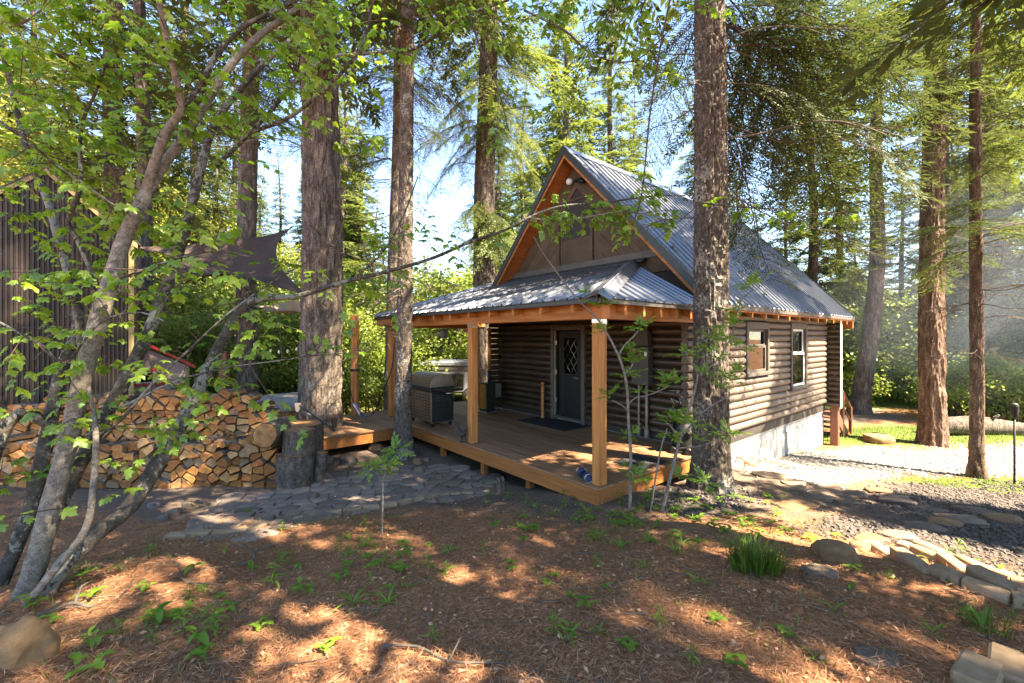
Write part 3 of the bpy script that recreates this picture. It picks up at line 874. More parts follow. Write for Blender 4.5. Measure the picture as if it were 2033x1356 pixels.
for sgn, ve, tv in ((1, PV0, TV0), (-1, PV1, TV1)):
    nn = 13; w2 = (TU - PU) / nn
    nrm = Vector((0, -sgn * (TZ - PZ), abs(tv - ve))).normalized()
    for k in range(nn):
        def fn(s, h, t, k=k):
            u = PU + k * w2 + s
            lim = min(1.0, max(0.0, (u - PU) / (TU - PU)))
            tt = t * lim
            p = Vector((u, ve - sgn * .03 + (tv - ve + sgn * .03) * tt, PZ + (TZ - PZ) * tt)) + nrm * (h + .012)
            return tuple(p)
        vs, fs = sheet(fn, w2, 1)
        if sgn < 0: fs = [f[::-1] for f in fs]
        mb = MB(); mb.add(vs, fs); mb.build('roof_panel', M['roof'], pr)
    # hip cap: folded flashing
    def hip(mb):
        a = Vector((PU - .03, ve - sgn * .03, PZ + .03)); b = Vector((TU, tv, TZ + .045))
        d = (b - a).normalized()
        f1 = Vector((0, sgn, 0)); f1 = (f1 - nfr * f1.dot(nfr)); f1 = (f1 - d * f1.dot(d)).normalized()
        f2 = Vector((1, 0, 0)); f2 = (f2 - nrm * f2.dot(nrm)); f2 = (f2 - d * f2.dot(d)).normalized()
        up = (nfr + nrm).normalized()
        for f in (f1, f2):
            q = [a + up * .03, b + up * .03, b + f * .16 + up * .006, a + f * .16 + up * .006]
            q2 = [p - up * .008 for p in q]
            mb.add(q + q2, [(0, 1, 2, 3), (7, 6, 5, 4), (0, 4, 5, 1), (1, 5, 6, 2), (2, 6, 7, 3), (3, 7, 4, 0)])
        mb.tube([a + up * .036, b + up * .036], .014, 6)
    part('hip_cap', hip, M['roof'], pr)
part('wall_flashing', lambda mb: (mb.prism([(U0 - .2, TZ - .02), (U0 - .2, TZ - .005), (U0 - .035, TZ + .09), (U0 - .035, TZ + .02)], TV0 - .3, TV1, 'y')), M['dark_trim'], pr)
part('wall_flashing', lambda mb: mb.bbox(U0 - .06, U0 - .022, 4.1, 8.75, TZ + .06, TZ + .2, .005), M['trim'], pr)
part('eave_trim', lambda mb: mb.bbox(PU - .02, PU + .01, PV0, PV1, PZ - .055, PZ + .005, .004), M['dark_trim'], pr)
part('eave_trim', lambda mb: mb.bbox(PU + .01, TU, PV0 - .02, PV0 + .01, PZ - .055, PZ + .005, .004), M['trim'], pr)
part('eave_trim', lambda mb: mb.bbox(PU + .01, TU, PV1 - .01, PV1 + .02, PZ - .055, PZ + .005, .004), M['dark_trim'], pr)
# beams, rafters, posts
part('porch_beam', lambda mb: mb.bbox(4.36, 4.48, 3.5, 9.98, 2.13, 2.35, .008), M['cedar_v'])
part('porch_beam', lambda mb: mb.bbox(4.48, U0, 3.52, 3.62, 2.13, 2.352, .008), M['cedar_u'])
part('porch_beam', lambda mb: mb.bbox(4.48, U0, 9.86, 9.96, 2.13, 2.352, .008), M['cedar_u'])
part('fascia', lambda mb: mb.bbox(PU + .012, PU + .04, 9.3, PV1 - .02, PZ - .2, PZ - .056, .004), M['cedar_v'])
part('fascia', lambda mb: mb.bbox(PU + .042, TU, PV1 - .05, PV1 - .02, PZ - .2, PZ - .056, .004), M['cedar_u'])
gs = (TZ - PZ) / (TU - PU)
v = PV0 + .42
while v < PV1 - .2:
    lim = 1.0
    if v < TV0: lim = (v - PV0) / (TV0 - PV0)
    if v > TV1: lim = (PV1 - v) / (PV1 - TV1)
    ue = PU + (TU - PU) * lim
    part('rafter', lambda mb: mb.prism([(PU + .02, PZ - .04), (ue, PZ - .035 + gs * (ue - PU)), (ue, PZ - .17 + gs * (ue - PU)), (4.5, PZ - .1), (PU + .02, PZ - .15)], v, v + .045, 'y'), M['cedar_u'])
    v += .6
rs = (TZ - PZ) / (TV0 - PV0)
u = PU + .55
while u < TU - .1:
    lim = (u - PU) / (TU - PU); ve2 = PV0 + (TV0 - PV0) * lim
    part('rafter', lambda mb: mb.prism([(PV0 + .012, PZ - .05), (ve2, PZ - .05 + rs * (ve2 - PV0)), (ve2, PZ - .2 + rs * (ve2 - PV0)), (PV0 + .23, PZ - .1), (PV0 + .012, PZ - .19)], u, u + .045, 'x'), M['cedar_v'])
    u += .42
for (pu, pv) in ((4.42, 3.58), (4.42, 6.45), (4.42, 9.9)):
    ps = part('post', lambda mb: mb.bbox(pu - .07, pu + .07, pv - .07, pv + .07, .0, 2.13, .01), M['cedar_z'])
    part('post_bracket', lambda mb: (mb.box(pu - .075, pu - .07, pv - .06, pv + .06, 2.08, 2.13), mb.box(pu - .06, pu + .06, pv - .075, pv - .07, 2.06, 2.13)), M['steel'], ps)
part('corner_block', lambda mb: mb.bbox(4.34, 4.5, 3.47, 3.63, 2.131, 2.33, .006), M['soffit'])
# deck: planks on rim boards
dk = part('deck', lambda mb: (mb.bbox(DU0 + .01, U0, DV0 + .03, DV0 + .07, -.25, -.03, .004), mb.bbox(DU0 + .012, DU0 + .05, DV0 + .07, 8.6, -.25, -.03, .004), mb.bbox(2.2, DU0 + .05, 8.6, 8.64, -.25, -.03, .004), mb.bbox(2.2, 2.24, 8.64, DV1, -.25, -.03, .004), mb.bbox(2.24, U0, DV1 - .05, DV1 - .01, -.25, -.03, .004)), M['deck_rim'])
u = DU0 - .02
k = 0
while u < U0 - .08:
    cuts = [DV0, random.uniform(5.2, 8.2), DV1] if k % 2 else [DV0, random.uniform(5.6, 6.4), random.uniform(8.2, 9.5), DV1]
    for a, b in zip(cuts[:-1], cuts[1:]):
        zr = random.uniform(-.0015, .0015)
        part('plank', lambda mb: mb.bbox(u, min(u + .136, U0 - .075), a + .002, b - .002, -.03 + zr, zr, .004), M['deck'], dk)
    u += .141; k += 1
u = 2.2
while u < DU0 - .03:
    part('plank', lambda mb: mb.bbox(u, min(u + .136, DU0 - .023), 8.57, DV1, -.03, random.uniform(-.001, .001), .004), M['deck'], dk)
    u += .141
for (pu, pv) in ((4.5, 6.2), (4.5, 7.6), (2.5, 8.8), (4.5, 5.0), (5.6, 3.7), (2.5, 10.4)):
    part('deck_pier', lambda mb: mb.bbox(pu - .05, pu + .05, pv - .05, pv + .05, -.9, -.25, .005), M['deck_rim'], dk)
for vv in (3.9, 5.3, 6.8, 8.2):
    part('joist', lambda mb: mb.box(DU0 + .06, U0, vv, vv + .04, -.22, -.032), M['deck_rim'], dk)
part('post_base', lambda mb: mb.bbox(DU0 - .06, DU0 + .25, DV0 - .03, DV0 + .26, -.015, .012, .004), M['deck'], dk)

# back stair with railing
st = thing('back_stair', 'weathered brown wooden stair with handrails behind the cabin corner', 'stairs', UV(U1 + .5, V0 - .1, -1.2), TH)
for sy in (0, .95):
    mb = MB(); mb.prism([(0, 1.15), (.12, 1.15), (1.75, .05), (1.75, -.1), (1.5, -.1), (0, .9)], sy, sy + .045, 'y'); mb.build('stringer', M['redwood'], st)
    mb = MB(); mb.tube([(-.1, sy + .02, 2.1), (1.75, sy + .02, .92)], .04, 6); mb.build('handrail', M['redwood'], st)
    for k, xx in enumerate((0, .85, 1.68)):
        mb = MB(); zt = 2.05 - .635 * xx; mb.bbox(xx - .035, xx + .035, sy - .02, sy + .06, -.1, zt, .006); mb.build('rail_post', M['redwood'], st)
    mb = MB(); mb.tube([(-.1, sy + .02, 1.7), (1.7, sy + .02, .55)], .025, 6); mb.build('mid_rail', M['redwood'], st)
for k in range(6):
    mb = MB(); mb.bbox(.1 + k * .28, .4 + k * .28, .046, .949, .95 - k * .19, .99 - k * .19, .005); mb.build('tread', M['redwood'], st)

# ------------------------------------------------------------------ things on the porch
def on_deck(px, py, z=0.0):
    Y = (CAMZ - z) * FPX / (py - HY)
    p = PX(px, py, Y)
    return p.dot(UX), p.dot(VX)
# mats
for nm, lab, cs in (('doormat', 'large plain dark doormat lying before the cabin door', ((1024, 835), (1118, 856.5), (1174, 847), (1079, 826.5))), ('doormat', 'small ribbed dark mat at the open right end of the porch', ((1214.5, 917.5), (1278, 933), (1327, 918), (1265, 903.5)))):
    pts = [on_deck(*c) for c in cs]
    cu = sum(p[0] for p in pts) / 4; cv = sum(p[1] for p in pts) / 4
    us = sorted(p[0] for p in pts); vs_ = sorted(p[1] for p in pts)
    hu = (us[2] + us[3] - us[0] - us[1]) / 4; hv = (vs_[2] + vs_[3] - vs_[0] - vs_[1]) / 4
    t = thing(nm, lab, 'mat', UV(cu, cv, .004), TH + (.05 if 'small' in lab else 0))
    mb = MB(); mb.bbox(-hu, hu, -hv, hv, 0, .01, .004)
    mb.build('mat_base', M['rubber'], t)
    mb = MB()
    k = -hv + .05
    while k < hv - .05:
        mb.box(-hu + .04, hu - .04, k, k + .022, .009, .014); k += .045
    mb.build('ribbing', M['rubber'], t)
# gas grill
gr = thing('gas_grill', 'bronze and black gas grill with closed lid on the deck edge', 'grill', UV(4.46, 8.04, 0), TH)
mb = MB(); mb.bbox(.0, .55, .0, 1.0, .1, .74, .012); g_b = mb.build('cabinet', M['bronze'], gr)
mb = MB(); mb.bbox(.012, .54, -.012, .0, .11, .73, .004); mb.build('side_panel', M['black'], gr)
for r_ in range(9):
    for c in range(7):
        if 3 <= r_ <= 5 and 2 <= c <= 4: continue
        mb = MB(); mb.bbox(-.004, .0, .06 + c * .13, .15 + c * .13, .17 + r_ * .06, .185 + r_ * .06, .001); mb.build('vent_slot', M['black'], g_b)
for r_ in range(3):
    for c in range(3):
        mb = MB(); mb.bbox(.1 + c * .13, .19 + c * .13, -.016, -.012, .55 + r_ * .05, .565 + r_ * .05, .001); mb.build('vent_slot', M['box_grey'], g_b)
mb = MB(); mb.bbox(-.03, .57, -.02, 1.02, .74, .84, .015); mb.build('firebox', M['black'], gr)
mb = MB()
arc = [(.285 + .3 * math.cos(q), .84 + .28 * math.sin(q) ** .8) for q in np.linspace(0, math.pi, 14)]
mb.prism(arc, .03, .99, 'y'); ld = mb.build('lid', M['bronze'], gr)
for yy in (.018, .99):
    mb = MB(); mb.prism([(.285 + (p[0] - .285) * .98, .84 + (p[1] - .84) * .98) for p in arc], yy, yy + .012, 'y'); mb.build('lid_end', M['steel'], ld)
mb = MB(); mb.tube([(.52, .15, .98), (.62, .15, 1.0), (.62, .85, 1.0), (.52, .85, .98)], .013, 8); mb.build('lid_handle', M['steel'], ld)
for sy in (-.42, 1.02):
    mb = MB(); mb.bbox(.03, .53, sy, sy + .4, .78, .83, .012); sh = mb.build('side_shelf', M['black'], gr)
mb = MB(); mb.tube([(.1, -.42, .76), (.1, -.46, .76), (.48, -.46, .76), (.48, -.42, .76)], .01, 6); mb.build('towel_bar', M['steel'], gr)
mb = MB(); mb.tube([(.3, -.1, .78), (.36, -.2, .6), (.34, -.22, .5), (.3, -.16, .42), (.3, -.03, .4)], .012, 6); mb.build('gas_hose', M['black'], gr)
for xx in (.06, .49):
    for yy in (.06, .94):
        mb = MB(); mb.lathe([(.012, -.02), (.04, -.016), (.04, .016), (.012, .02)], 12)
        o = mb.build('caster', M['black'], gr); o.location = (xx, yy, .043); o.rotation_euler = (R(90), 0, 0)
        mb = MB(); mb.box(-.02, .02, -.012, .012, 0, .05); o2 = mb.build('caster_fork', M['steel'], gr); o2.location = (xx, yy, .06)
# pellet stove
u_, v_ = on_deck(966, 821)
sv = thing('pellet_stove', 'small black and amber glass outdoor stove beside the log wall', 'stove', UV(u_, v_, 0), TH)
mb = MB(); mb.bbox(-.03, .55, -.03, .4, .0, .035, .008); mb.build('base_plate', M['steel'], sv)
mb = MB(); mb.bbox(.02, .3, .02, .34, .035, .74, .01); bd = mb.build('body', M['black'], sv)
mb = MB(); mb.bbox(.01, .02, .05, .31, .1, .7, .003); mb.build('amber_window', M['amber'], bd)
mb = MB()
for a in ((.035, .05), (.31, .325)): mb.box(.0, .018, a[0], a[1], .09, .71)
mb.box(.0, .018, .05, .31, .7, .715); mb.box(.0, .018, .05, .31, .085, .1); mb.build('window_frame', M['bronze'], bd)
mb = MB(); mb.bbox(.3, .52, .06, .3, .36, .72, .01); mb.build('hopper', M['steel'], sv)
mb = MB(); mb.bbox(.28, .54, .04, .32, .72, .745, .006); mb.build('hopper_lid', M['black'], sv)
mb = MB(); mb.tube([(.22, .18, .74), (.22, .18, 1.05)], .045, 14); pp = mb.build('flue', M['black'], sv)
mb = MB(); mb.tube([(.22, .18, 1.05), (.22, .18, 2.05)], .04, 14); mb.build('flue', M['copper'], sv)
mb = MB(); mb.lathe([(.05, 0), (.07, .02), (.07, .05), (.01, .09)], 14, (.22, .18, 2.05)); mb.build('flue_cap', M['copper'], sv)
mb = MB(); mb.tube([(.5, .1, .05), (.62, .0, .03), (.75, -.1, .02), (.7, -.4, .012), (.72, -.9, .012)], .008, 5); mb.build('power_cord', M['conduit'], sv)
# carved post by the door
u_, v_ = 7.02, 7.36
cp = thing('carved_post', 'short twisted orange wooden post standing left of the door', 'ornament', UV(u_, v_, .0), TH)
mb = MB(); prof = [(.05, 0), (.06, .02), (.04, .06)]
for k in range(9): prof += [(.03, .08 + k * .075), (.05, .115 + k * .075), (.03, .15 + k * .075)]
mb.lathe(prof, 12); mb.build('shaft', M['cedar_z'], cp)
mb = MB(); mb.lathe([(.02, .75), (.045, .78), (.05, .81), (.02, .85)], 12); mb.build('finial', M['cedar_z'], cp)
# bird ornament
u_, v_ = on_deck(917, 878)
bo = thing('bird_ornament', 'small rusty metal bird with raised tail on the deck edge', 'ornament', UV(u_, v_, 0), TH)
mb = MB()
mb.tube([(0, 0, .0), (0, 0, .09)], .012, 6); mb.lathe([(.05, 0), (.05, .012), (.015, .02)], 12); mb.build('stand', M['rust_pole'], bo)
mb = MB(); pts = []
P0 = [(0, .15, .3, .012), (0, .12, .25, .02), (0, .05, .16, .05), (0, -.03, .14, .055), (0, -.09, .19, .035), (0, -.12, .26, .028), (0, -.14, .3, .02)]
sp = spline(P0, .02); mb.tube([p[:3] for p in sp], [p[3] for p in sp], 10); mb.build('body', M['rust_pole'], bo)
mb = MB(); mb.prism([(.1, .2), (.19, .33), (.15, .34), (.12, .33), (.08, .23)], -.008, .008, 'x'); mb.build('tail', M['rust_pole'], bo)
mb = MB(); mb.tube([(0, -.14, .295), (0, -.19, .3)], [.012, .002], 6); mb.build('beak', M['rust_pole'], bo)
# dumbbell by the corner post
u_, v_ = on_deck(1161, 953)
db = thing('dumbbell', 'dark blue dumbbell with pale metal rims lying beside the corner post', 'dumbbell', UV(u_, v_, .066), TH + R(62))
mb = MB(); mb.tube([(-.09, 0, 0), (.09, 0, 0)], .03, 12); mb.build('grip', M['black'], db)
for sx_ in (-1, 1):
    mb = MB(); mb.tube([(sx_ * .07, 0, 0), (sx_ * .075, 0, 0), (sx_ * .135, 0, 0), (sx_ * .14, 0, 0)], [.05, .062, .062, .05], 20, sm=False); wt = mb.build('weight', M['blue'], db)
    mb = MB(); mb.tube([(sx_ * .143 , .056 * math.cos(q), .056 * math.sin(q)) for q in np.linspace(0, 2 * math.pi, 25)], .006, 6, caps=False); mb.build('rim', M['steel'], wt)
# black carved bear by the right end of the porch
u_, v_ = 6.75, 3.72
be = thing('bear_statue', 'black carved bear figure standing at the porch end beside the trunk', 'statue', UV(u_, v_, 0), TH + R(200))
mb = MB()
sp = spline([(0, 0, .04, .15), (0, 0, .2, .16), (0, 0, .4, .15), (.02, 0, .52, .1), (.06, 0, .6, .09), (.1, 0, .66, .06)], .04)
mb.tube([p[:3] for p in sp], [p[3] for p in sp], 14)
for s in (-1, 1):
    mb.tube([(.02, .1 * s, .1), (.16, .11 * s, .05), (.22, .12 * s, .05)], [.07, .065, .05], 10)
    mb.tube([(.03, .11 * s, .42), (.12, .13 * s, .33), (.18, .08 * s, .34)], [.05, .045, .035], 8)
    mb.tube([(.04, .06 * s, .66), (.04, .07 * s, .7)], [.028, .012], 8)
mb.build('body', M['black'], be)
mb = MB(); mb.tube([(.12, 0, .62), (.19, 0, .61)], [.045, .03], 10); mb.build('muzzle', M['box_grey'], be)
mb = MB(); mb.bbox(-.16, .16, -.16, .16, 0, .04, .01); mb.build('plinth', M['black'], be)
# twisted white antler ornament above it
an = thing('dried_branch', 'bleached twisted branch ornament leaning at the dark porch corner', 'ornament', UV(6.95, 3.8, 0), TH)
mb = MB(); mb.tube([(0, 0, 0), (.02, .02, .35), (0, .05, .8), (-.03, .1, 1.0)], [.012, .01, .008, .005], 6); mb.build('stem', M['conduit'], an)
mb = MB()
for k in range(9):
    a = Vector((random.uniform(-.03, .03), random.uniform(-.1, .15), .85 + random.uniform(-.1, .12)))
    mb.tube([a, a + Vector((random.uniform(-.05, .05), random.uniform(-.12, .12), random.uniform(.0, .1))), a + Vector((random.uniform(-.1, .1), random.uniform(-.2, .2), random.uniform(-.08, .12)))], [.008, .006, .002], 5)
mb.build('twig', M['white'], an)
# lantern under the eave and the small sign
ln = thing('wall_lantern', 'small dark box lantern hanging under the porch eave by the trunk', 'lantern', UV(4.42, 7.45, 2.0), TH)
mb = MB(); mb.bbox(-.06, .06, -.06, .06, -.12, .03, .01); mb.build('lamp_body', M['box_grey'], ln)
mb = MB(); mb.bbox(-.07, .07, -.07, .07, .03, .05, .006); mb.build('lamp_cap', M['black'], ln)
mb = MB(); mb.tube([(0, 0, .05), (0, 0, .14)], .006, 6); mb.build('hook', M['black'], ln)
sg = thing('porch_sign', 'narrow pink board sign hung under the porch beam', 'sign', UV(6.1, 9.1, 2.06), TH)
mb = MB(); mb.bbox(-.012, .012, -.22, .22, -.05, .05, .004); mb.build('board', M['sign_pink'], sg)
mb = MB()
for k in range(9):
    x = -.18 + k * .045
    mb.box(-.0135, -.0122, x, x + .012, -.03, .03); mb.box(-.0135, -.0122, x + .012, x + .026, -.005 + .02 * (k % 2), .006 + .02 * (k % 2))
mb.build('faded_print', M['red'], sg)
mb = MB()
for s in (-.18, .18): mb.tube([(0, s, .05), (0, s, .3)], .003, 4)
mb.build('cord', M['black'], sg)

# ------------------------------------------------------------------ firewood
def split_mesh(poly, length, rnd, kind):
    """one split log: cross-section poly (x,z) about its centre, extruded along y"""
    n = len(poly)
    mb = MB()
    tx, tz_ = rnd.uniform(-.03, .03), rnd.uniform(-.02, .02)
    a = [(x, 0 + rnd.uniform(-.008, .008), z) for x, z in poly]
    b = [(x * .96 + tx, length, z * .96 + tz_) for x, z in poly]
    mb.add(a + b, [], 0)
    mb.f.append(tuple(range(n))); mb.m.append(0); mb.smooth.append(False)
    mb.f.append(tuple(range(n, 2 * n))[::-1]); mb.m.append(0); mb.smooth.append(False)
    for i in range(n):
        j = (i + 1) % n
        up = (poly[i][1] + poly[j][1]) > .02
        mi = 2 if (kind == 'bark' and up) else 1
        mb.f.append((j, i, n + i, n + j)); mb.m.append(mi); mb.smooth.append(mi == 2)
    return mb

def refine(poly, rnd, arc):
    """more corners, uneven faces; arc rounds the upper side"""
    out = []
    n = len(poly)
    for i in range(n):
        a, b = poly[i], poly[(i + 1) % n]
        out.append(a)
        L = math.hypot(b[0] - a[0], b[1] - a[1])
        if L > .06:
            nx, ny = (b[1] - a[1]) / L, -(b[0] - a[0]) / L
            k = rnd.uniform(-.006, .004)
            out.append(((a[0] + b[0]) / 2 + nx * k, (a[1] + b[1]) / 2 + ny * k))
    return out

def wood_row(x0, x1, topfn, z0, Y, length, label, group, seed, cell=(.17, .115), zvis=-9):
    rnd = random.Random(seed)
    seeds = []
    nr = 14
    for r_ in range(nr):
        z = z0 + cell[1] * (r_ + .5)
        x = x0 + cell[0] * (.5 if r_ % 2 else 0)
        while x < x1:
            if z < topfn(x) + .02:
                seeds.append((x + rnd.uniform(-.045, .045), z + rnd.uniform(-.03, .03)))
            x += cell[0] * rnd.uniform(.75, 1.3)
    # boundary: ground to the uneven top
    for i, (sx, sz) in enumerate(seeds):
        if sz < zvis - .1: continue
        poly = [(sx - .2, max(z0, sz - .14)), (sx + .2, max(z0, sz - .14)), (sx + .2, sz + .09), (sx + .08, sz + .1), (sx - .08, sz + .1), (sx - .2, sz + .09)]
        for j, (a, b) in enumerate(seeds):
            if i == j: continue
            d = math.hypot(a - sx, b - sz)
            if d > .45: continue
            nx, ny = (a - sx) / d, (b - sz) / d
            g = .011
            poly = clip_poly(poly, (sx + a) / 2 - nx * g, (sz + b) / 2 - ny * g, nx, ny)
            if len(poly) < 3: break
        if len(poly) < 3: continue
        t = topfn(sx)
        if sz > t - .1:                 # top pieces: bark-side arc
            pts = []
            for k in range(7):
                q = math.pi * k / 6
                pts.append((sx + .095 * math.cos(q), sz + .075 * math.sin(q) - .01))
            poly2 = list(poly)
            for k in range(6):
                a, b = pts[k], pts[k + 1]
                dx, dy = b[0] - a[0], b[1] - a[1]; L = math.hypot(dx, dy)
                poly2 = clip_poly(poly2, a[0], a[1], dy / L, -dx / L)
                if len(poly2) < 3: break
            if len(poly2) >= 3: poly = poly2
        poly = refine(poly, rnd, False)
        c = (sum(p[0] for p in poly) / len(poly), sum(p[1] for p in poly) / len(poly))
        loc = [(p[0] - c[0], p[1] - c[1]) for p in poly]
        loc = [(p[0] + rnd.uniform(-.004, .004), p[1] + rnd.uniform(-.004, .004)) for p in loc]
        mb = split_mesh(loc, length * rnd.uniform(.85, 1.1), rnd, 'bark' if rnd.random() < .6 or sz > t - .1 else 'plain')
        me = mb.mesh('firewood_piece', [M[rnd.choice(['flesh_wood', 'flesh_wood', 'flesh_wood', 'flesh_dark', 'flesh_dark', 'flesh_pale', 'flesh_grey'])], M['split_wood'], M['wood_bark']])
        o = link('firewood_piece', me, None, (c[0], Y + rnd.uniform(-.05, .04), c[1]), (rnd.uniform(-.05, .05), 0, rnd.uniform(-.1, .1)))
        tag(o, label, 'firewood', group)

def xat(px, Y): return (px - CX) / FPX * Y
def zat(py, Y): return CAMZ - (py - HY) / FPX * Y
YF, YB = 6.75, 7.25
def top_front(x):
    return .22 + .05 * math.sin(x * 3.1) + .03 * math.sin(x * 7.7 + 1)
TB = [(xat(p, YB), zat(q, YB)) for p, q in ((-120, 800), (0, 815), (60, 800), (120, 790), (190, 785), (260, 800), (330, 775), (385, 785), (410, 800), (440, 782), (490, 790), (520, 815), (545, 850), (570, 900))]
def top_back(x):
    for (a, za), (b, zb) in zip(TB[:-1], TB[1:]):
        if a <= x <= b: return za + (zb - za) * (x - a) / (b - a)
    return TB[0][1]
wood_row(xat(-60, YF), xat(548, YF), top_front, -.45, YF, .4, 'split firewood piece in the low front row of the woodpile', 'front row of the firewood stack', 11, (.195, .112))
wood_row(xat(-40, YB), xat(550, YB), top_back, -.45, YB, .42, 'split firewood piece in the tall back row of the woodpile', 'back row of the firewood stack', 12, (.195, .112), zvis=.08)
rnd = random.Random(3)
for k in range(9):
    px = rnd.uniform(300, 520)
    x = xat(px, YF + .2); z = top_front(x) + .075
    poly = [(.07 * math.cos(q), .05 * math.sin(q)) for q in np.linspace(0, math.pi * 2, 8, endpoint=False)] if k % 2 else [(-.06, -.03), (.06, -.03), (.04, .04), (-.03, .05)]
    me = split_mesh(poly, .4, rnd, 'bark').mesh('loose_firewood', [M['flesh_wood'], M['split_wood'], M['wood_bark']])
    o = link('loose_firewood', me, None, (x, YF - .02, z), (0, 0, rnd.uniform(-.7, .7)))
    tag(o, 'loose firewood piece laid across the low front row', 'firewood', 'loose pieces on the front row')

def round_log(name, label, loc, r, h, rot=(0, 0, 0), n=30, seed=1, group=None):
    rnd = random.Random(seed)
    ph = [rnd.uniform(0, 6.28) for _ in range(4)]
    t = thing(name, label, 'log', loc, 0, group)
    t.rotation_euler = rot
    V = []; rows = 7
    for i in range(rows):
        for j in range(n):
            q = 2 * math.pi * j / n
            rr = r * (1 + .05 * math.sin(2 * q + ph[0]) + .03 * math.sin(3 * q + ph[1]) + .02 * math.sin(17 * q + ph[2] + i * .3) + rnd.uniform(-.012, .012))
            V.append((rr * math.cos(q), rr * math.sin(q), h * i / (rows - 1)))
    mb = MB(); mb.add(V, [(i * n + j, i * n + (j + 1) % n, (i + 1) * n + (j + 1) % n, (i + 1) * n + j) for i in range(rows - 1) for j in range(n)], 0, True)
    mb.build('bark', M['wood_bark'], t)
    for zz, nm in ((h + .002, 'cut_face'), (-.002, 'cut_face')):
        mb = MB()
        row = rows - 1 if zz > 0 else 0
        vs = [(V[row * n + j][0] * .97, V[row * n + j][1] * .97, zz) for j in range(n)]
        ring = [(0, 0, zz + (.004 if zz > 0 else -.004))] + vs
        fs = [(0, 1 + j, 1 + (j + 1) % n) for j in range(n)]
        mb.add(ring, fs if zz > 0 else [f[::-1] for f in fs])
        vs2 = [(V[row * n + j][0] * .97, V[row * n + j][1] * .97, h * .5) for j in range(n)]
        o = mb.build(nm, M['cut_face'], t)
    return t
def cutmat():
    m, nt, out = nmat('cut_face')
    p = nt.nodes.new('ShaderNodeBsdfPrincipled')
    vec = tex_coord(nt, (1, 1, 1))
    w = nt.nodes.new('ShaderNodeTexWave'); w.wave_type = 'RINGS'; w.rings_direction = 'Z'
    w.inputs['Scale'].default_value = 16; w.inputs['Distortion'].default_value = 2.0; w.inputs['Detail'].default_value = 3
    nt.links.new(vec.outputs[0], w.inputs['Vector'])
    r = ramp(nt, [(0, (.26, .12, .045)), (1, (.42, .23, .095))]); nt.links.new(w.outputs['Fac'], r.inputs[0])
    n = noise_node(nt, vec, 9, 5)
    r2 = ramp(nt, [(.35, (.4, .28, .22)), (.6, (1, 1, 1))]); nt.links.new(n.outputs['Fac'], r2.inputs[0])
    mx = nt.nodes.new('ShaderNodeMix'); mx.data_type = 'RGBA'; mx.blend_type = 'MULTIPLY'; mx.inputs[0].default_value = .9
    nt.links.new(r.outputs[0], mx.inputs[6]); nt.links.new(r2.outputs[0], mx.inputs[7])
    nt.links.new(mx.outputs[2], p.inputs['Base Color']); p.inputs['Roughness'].default_value = .85
    b = nt.nodes.new('ShaderNodeBump'); b.inputs['Strength'].default_value = .3; b.inputs['Distance'].default_value = .01
    nt.links.new(n.outputs['Fac'], b.inputs['Height']); nt.links.new(b.outputs[0], p.inputs['Normal'])
    nt.links.new(p.outputs[0], out.inputs[0]); return m
M['cut_face'] = cutmat()
p = PX(526, 864, 6.62); round_log('log_round', 'thick unsplit log round lying end-on atop the woodpile corner', (p.x, 7.05, p.z + .0), .185, .43, (R(90), 0, 0), seed=2)
pb = PX(580, 965, 6.75)
zg = tz(pb.x, 6.8)
round_log('chopping_stump', 'upright wooden stump on the ground under another stump beside the woodpile', (pb.x, 6.85, zg - .02), .255, .52, seed=3)
round_log('stacked_stump', 'shorter stump set on top of another beside the woodpile', (pb.x + .02, 6.9, zg + .505), .225, .36, (0, .03, .4), seed=4)
round_log('split_block', 'weathered chopping block holding an axe by the big trunk', (xat(600, 7.55), 7.55, tz(xat(600, 7.5), 7.5) - .02), .36, .86, seed=5)
round_log('leaning_slab', 'dark bark slab leaning behind the stumps by the woodpile', (pb.x + .3, 7.0, zg - .02), .09, .5, (0, .12, 0), n=14, seed=6)
# splitting axe in the block
ah = PX(592, 806, 7.4); at_ = PX(664, 855, 7.1)
ax = thing('splitting_axe', 'black handled splitting axe stuck in the chopping block', 'axe', ah)
d = at_ - ah
mb = MB(); mb.tube([(0, 0, .02), tuple(d * .5 + Vector((0, 0, .012))), tuple(d)], [.016, .014, .018], 8); hd = mb.build('handle', M['black'], ax)
mb = MB(); mb.tube([tuple(d * .3), tuple(d * .36)], .0175, 8); mb.build('grip_band', M['white'], hd)
mb = MB(); mb.prism([(-.05, .05), (.05, .05), (.035, -.06), (.012, -.1), (-.012, -.1), (-.04, -.06)], -.022, .022, 'y'); mb.build('head', M['steel'], ax)

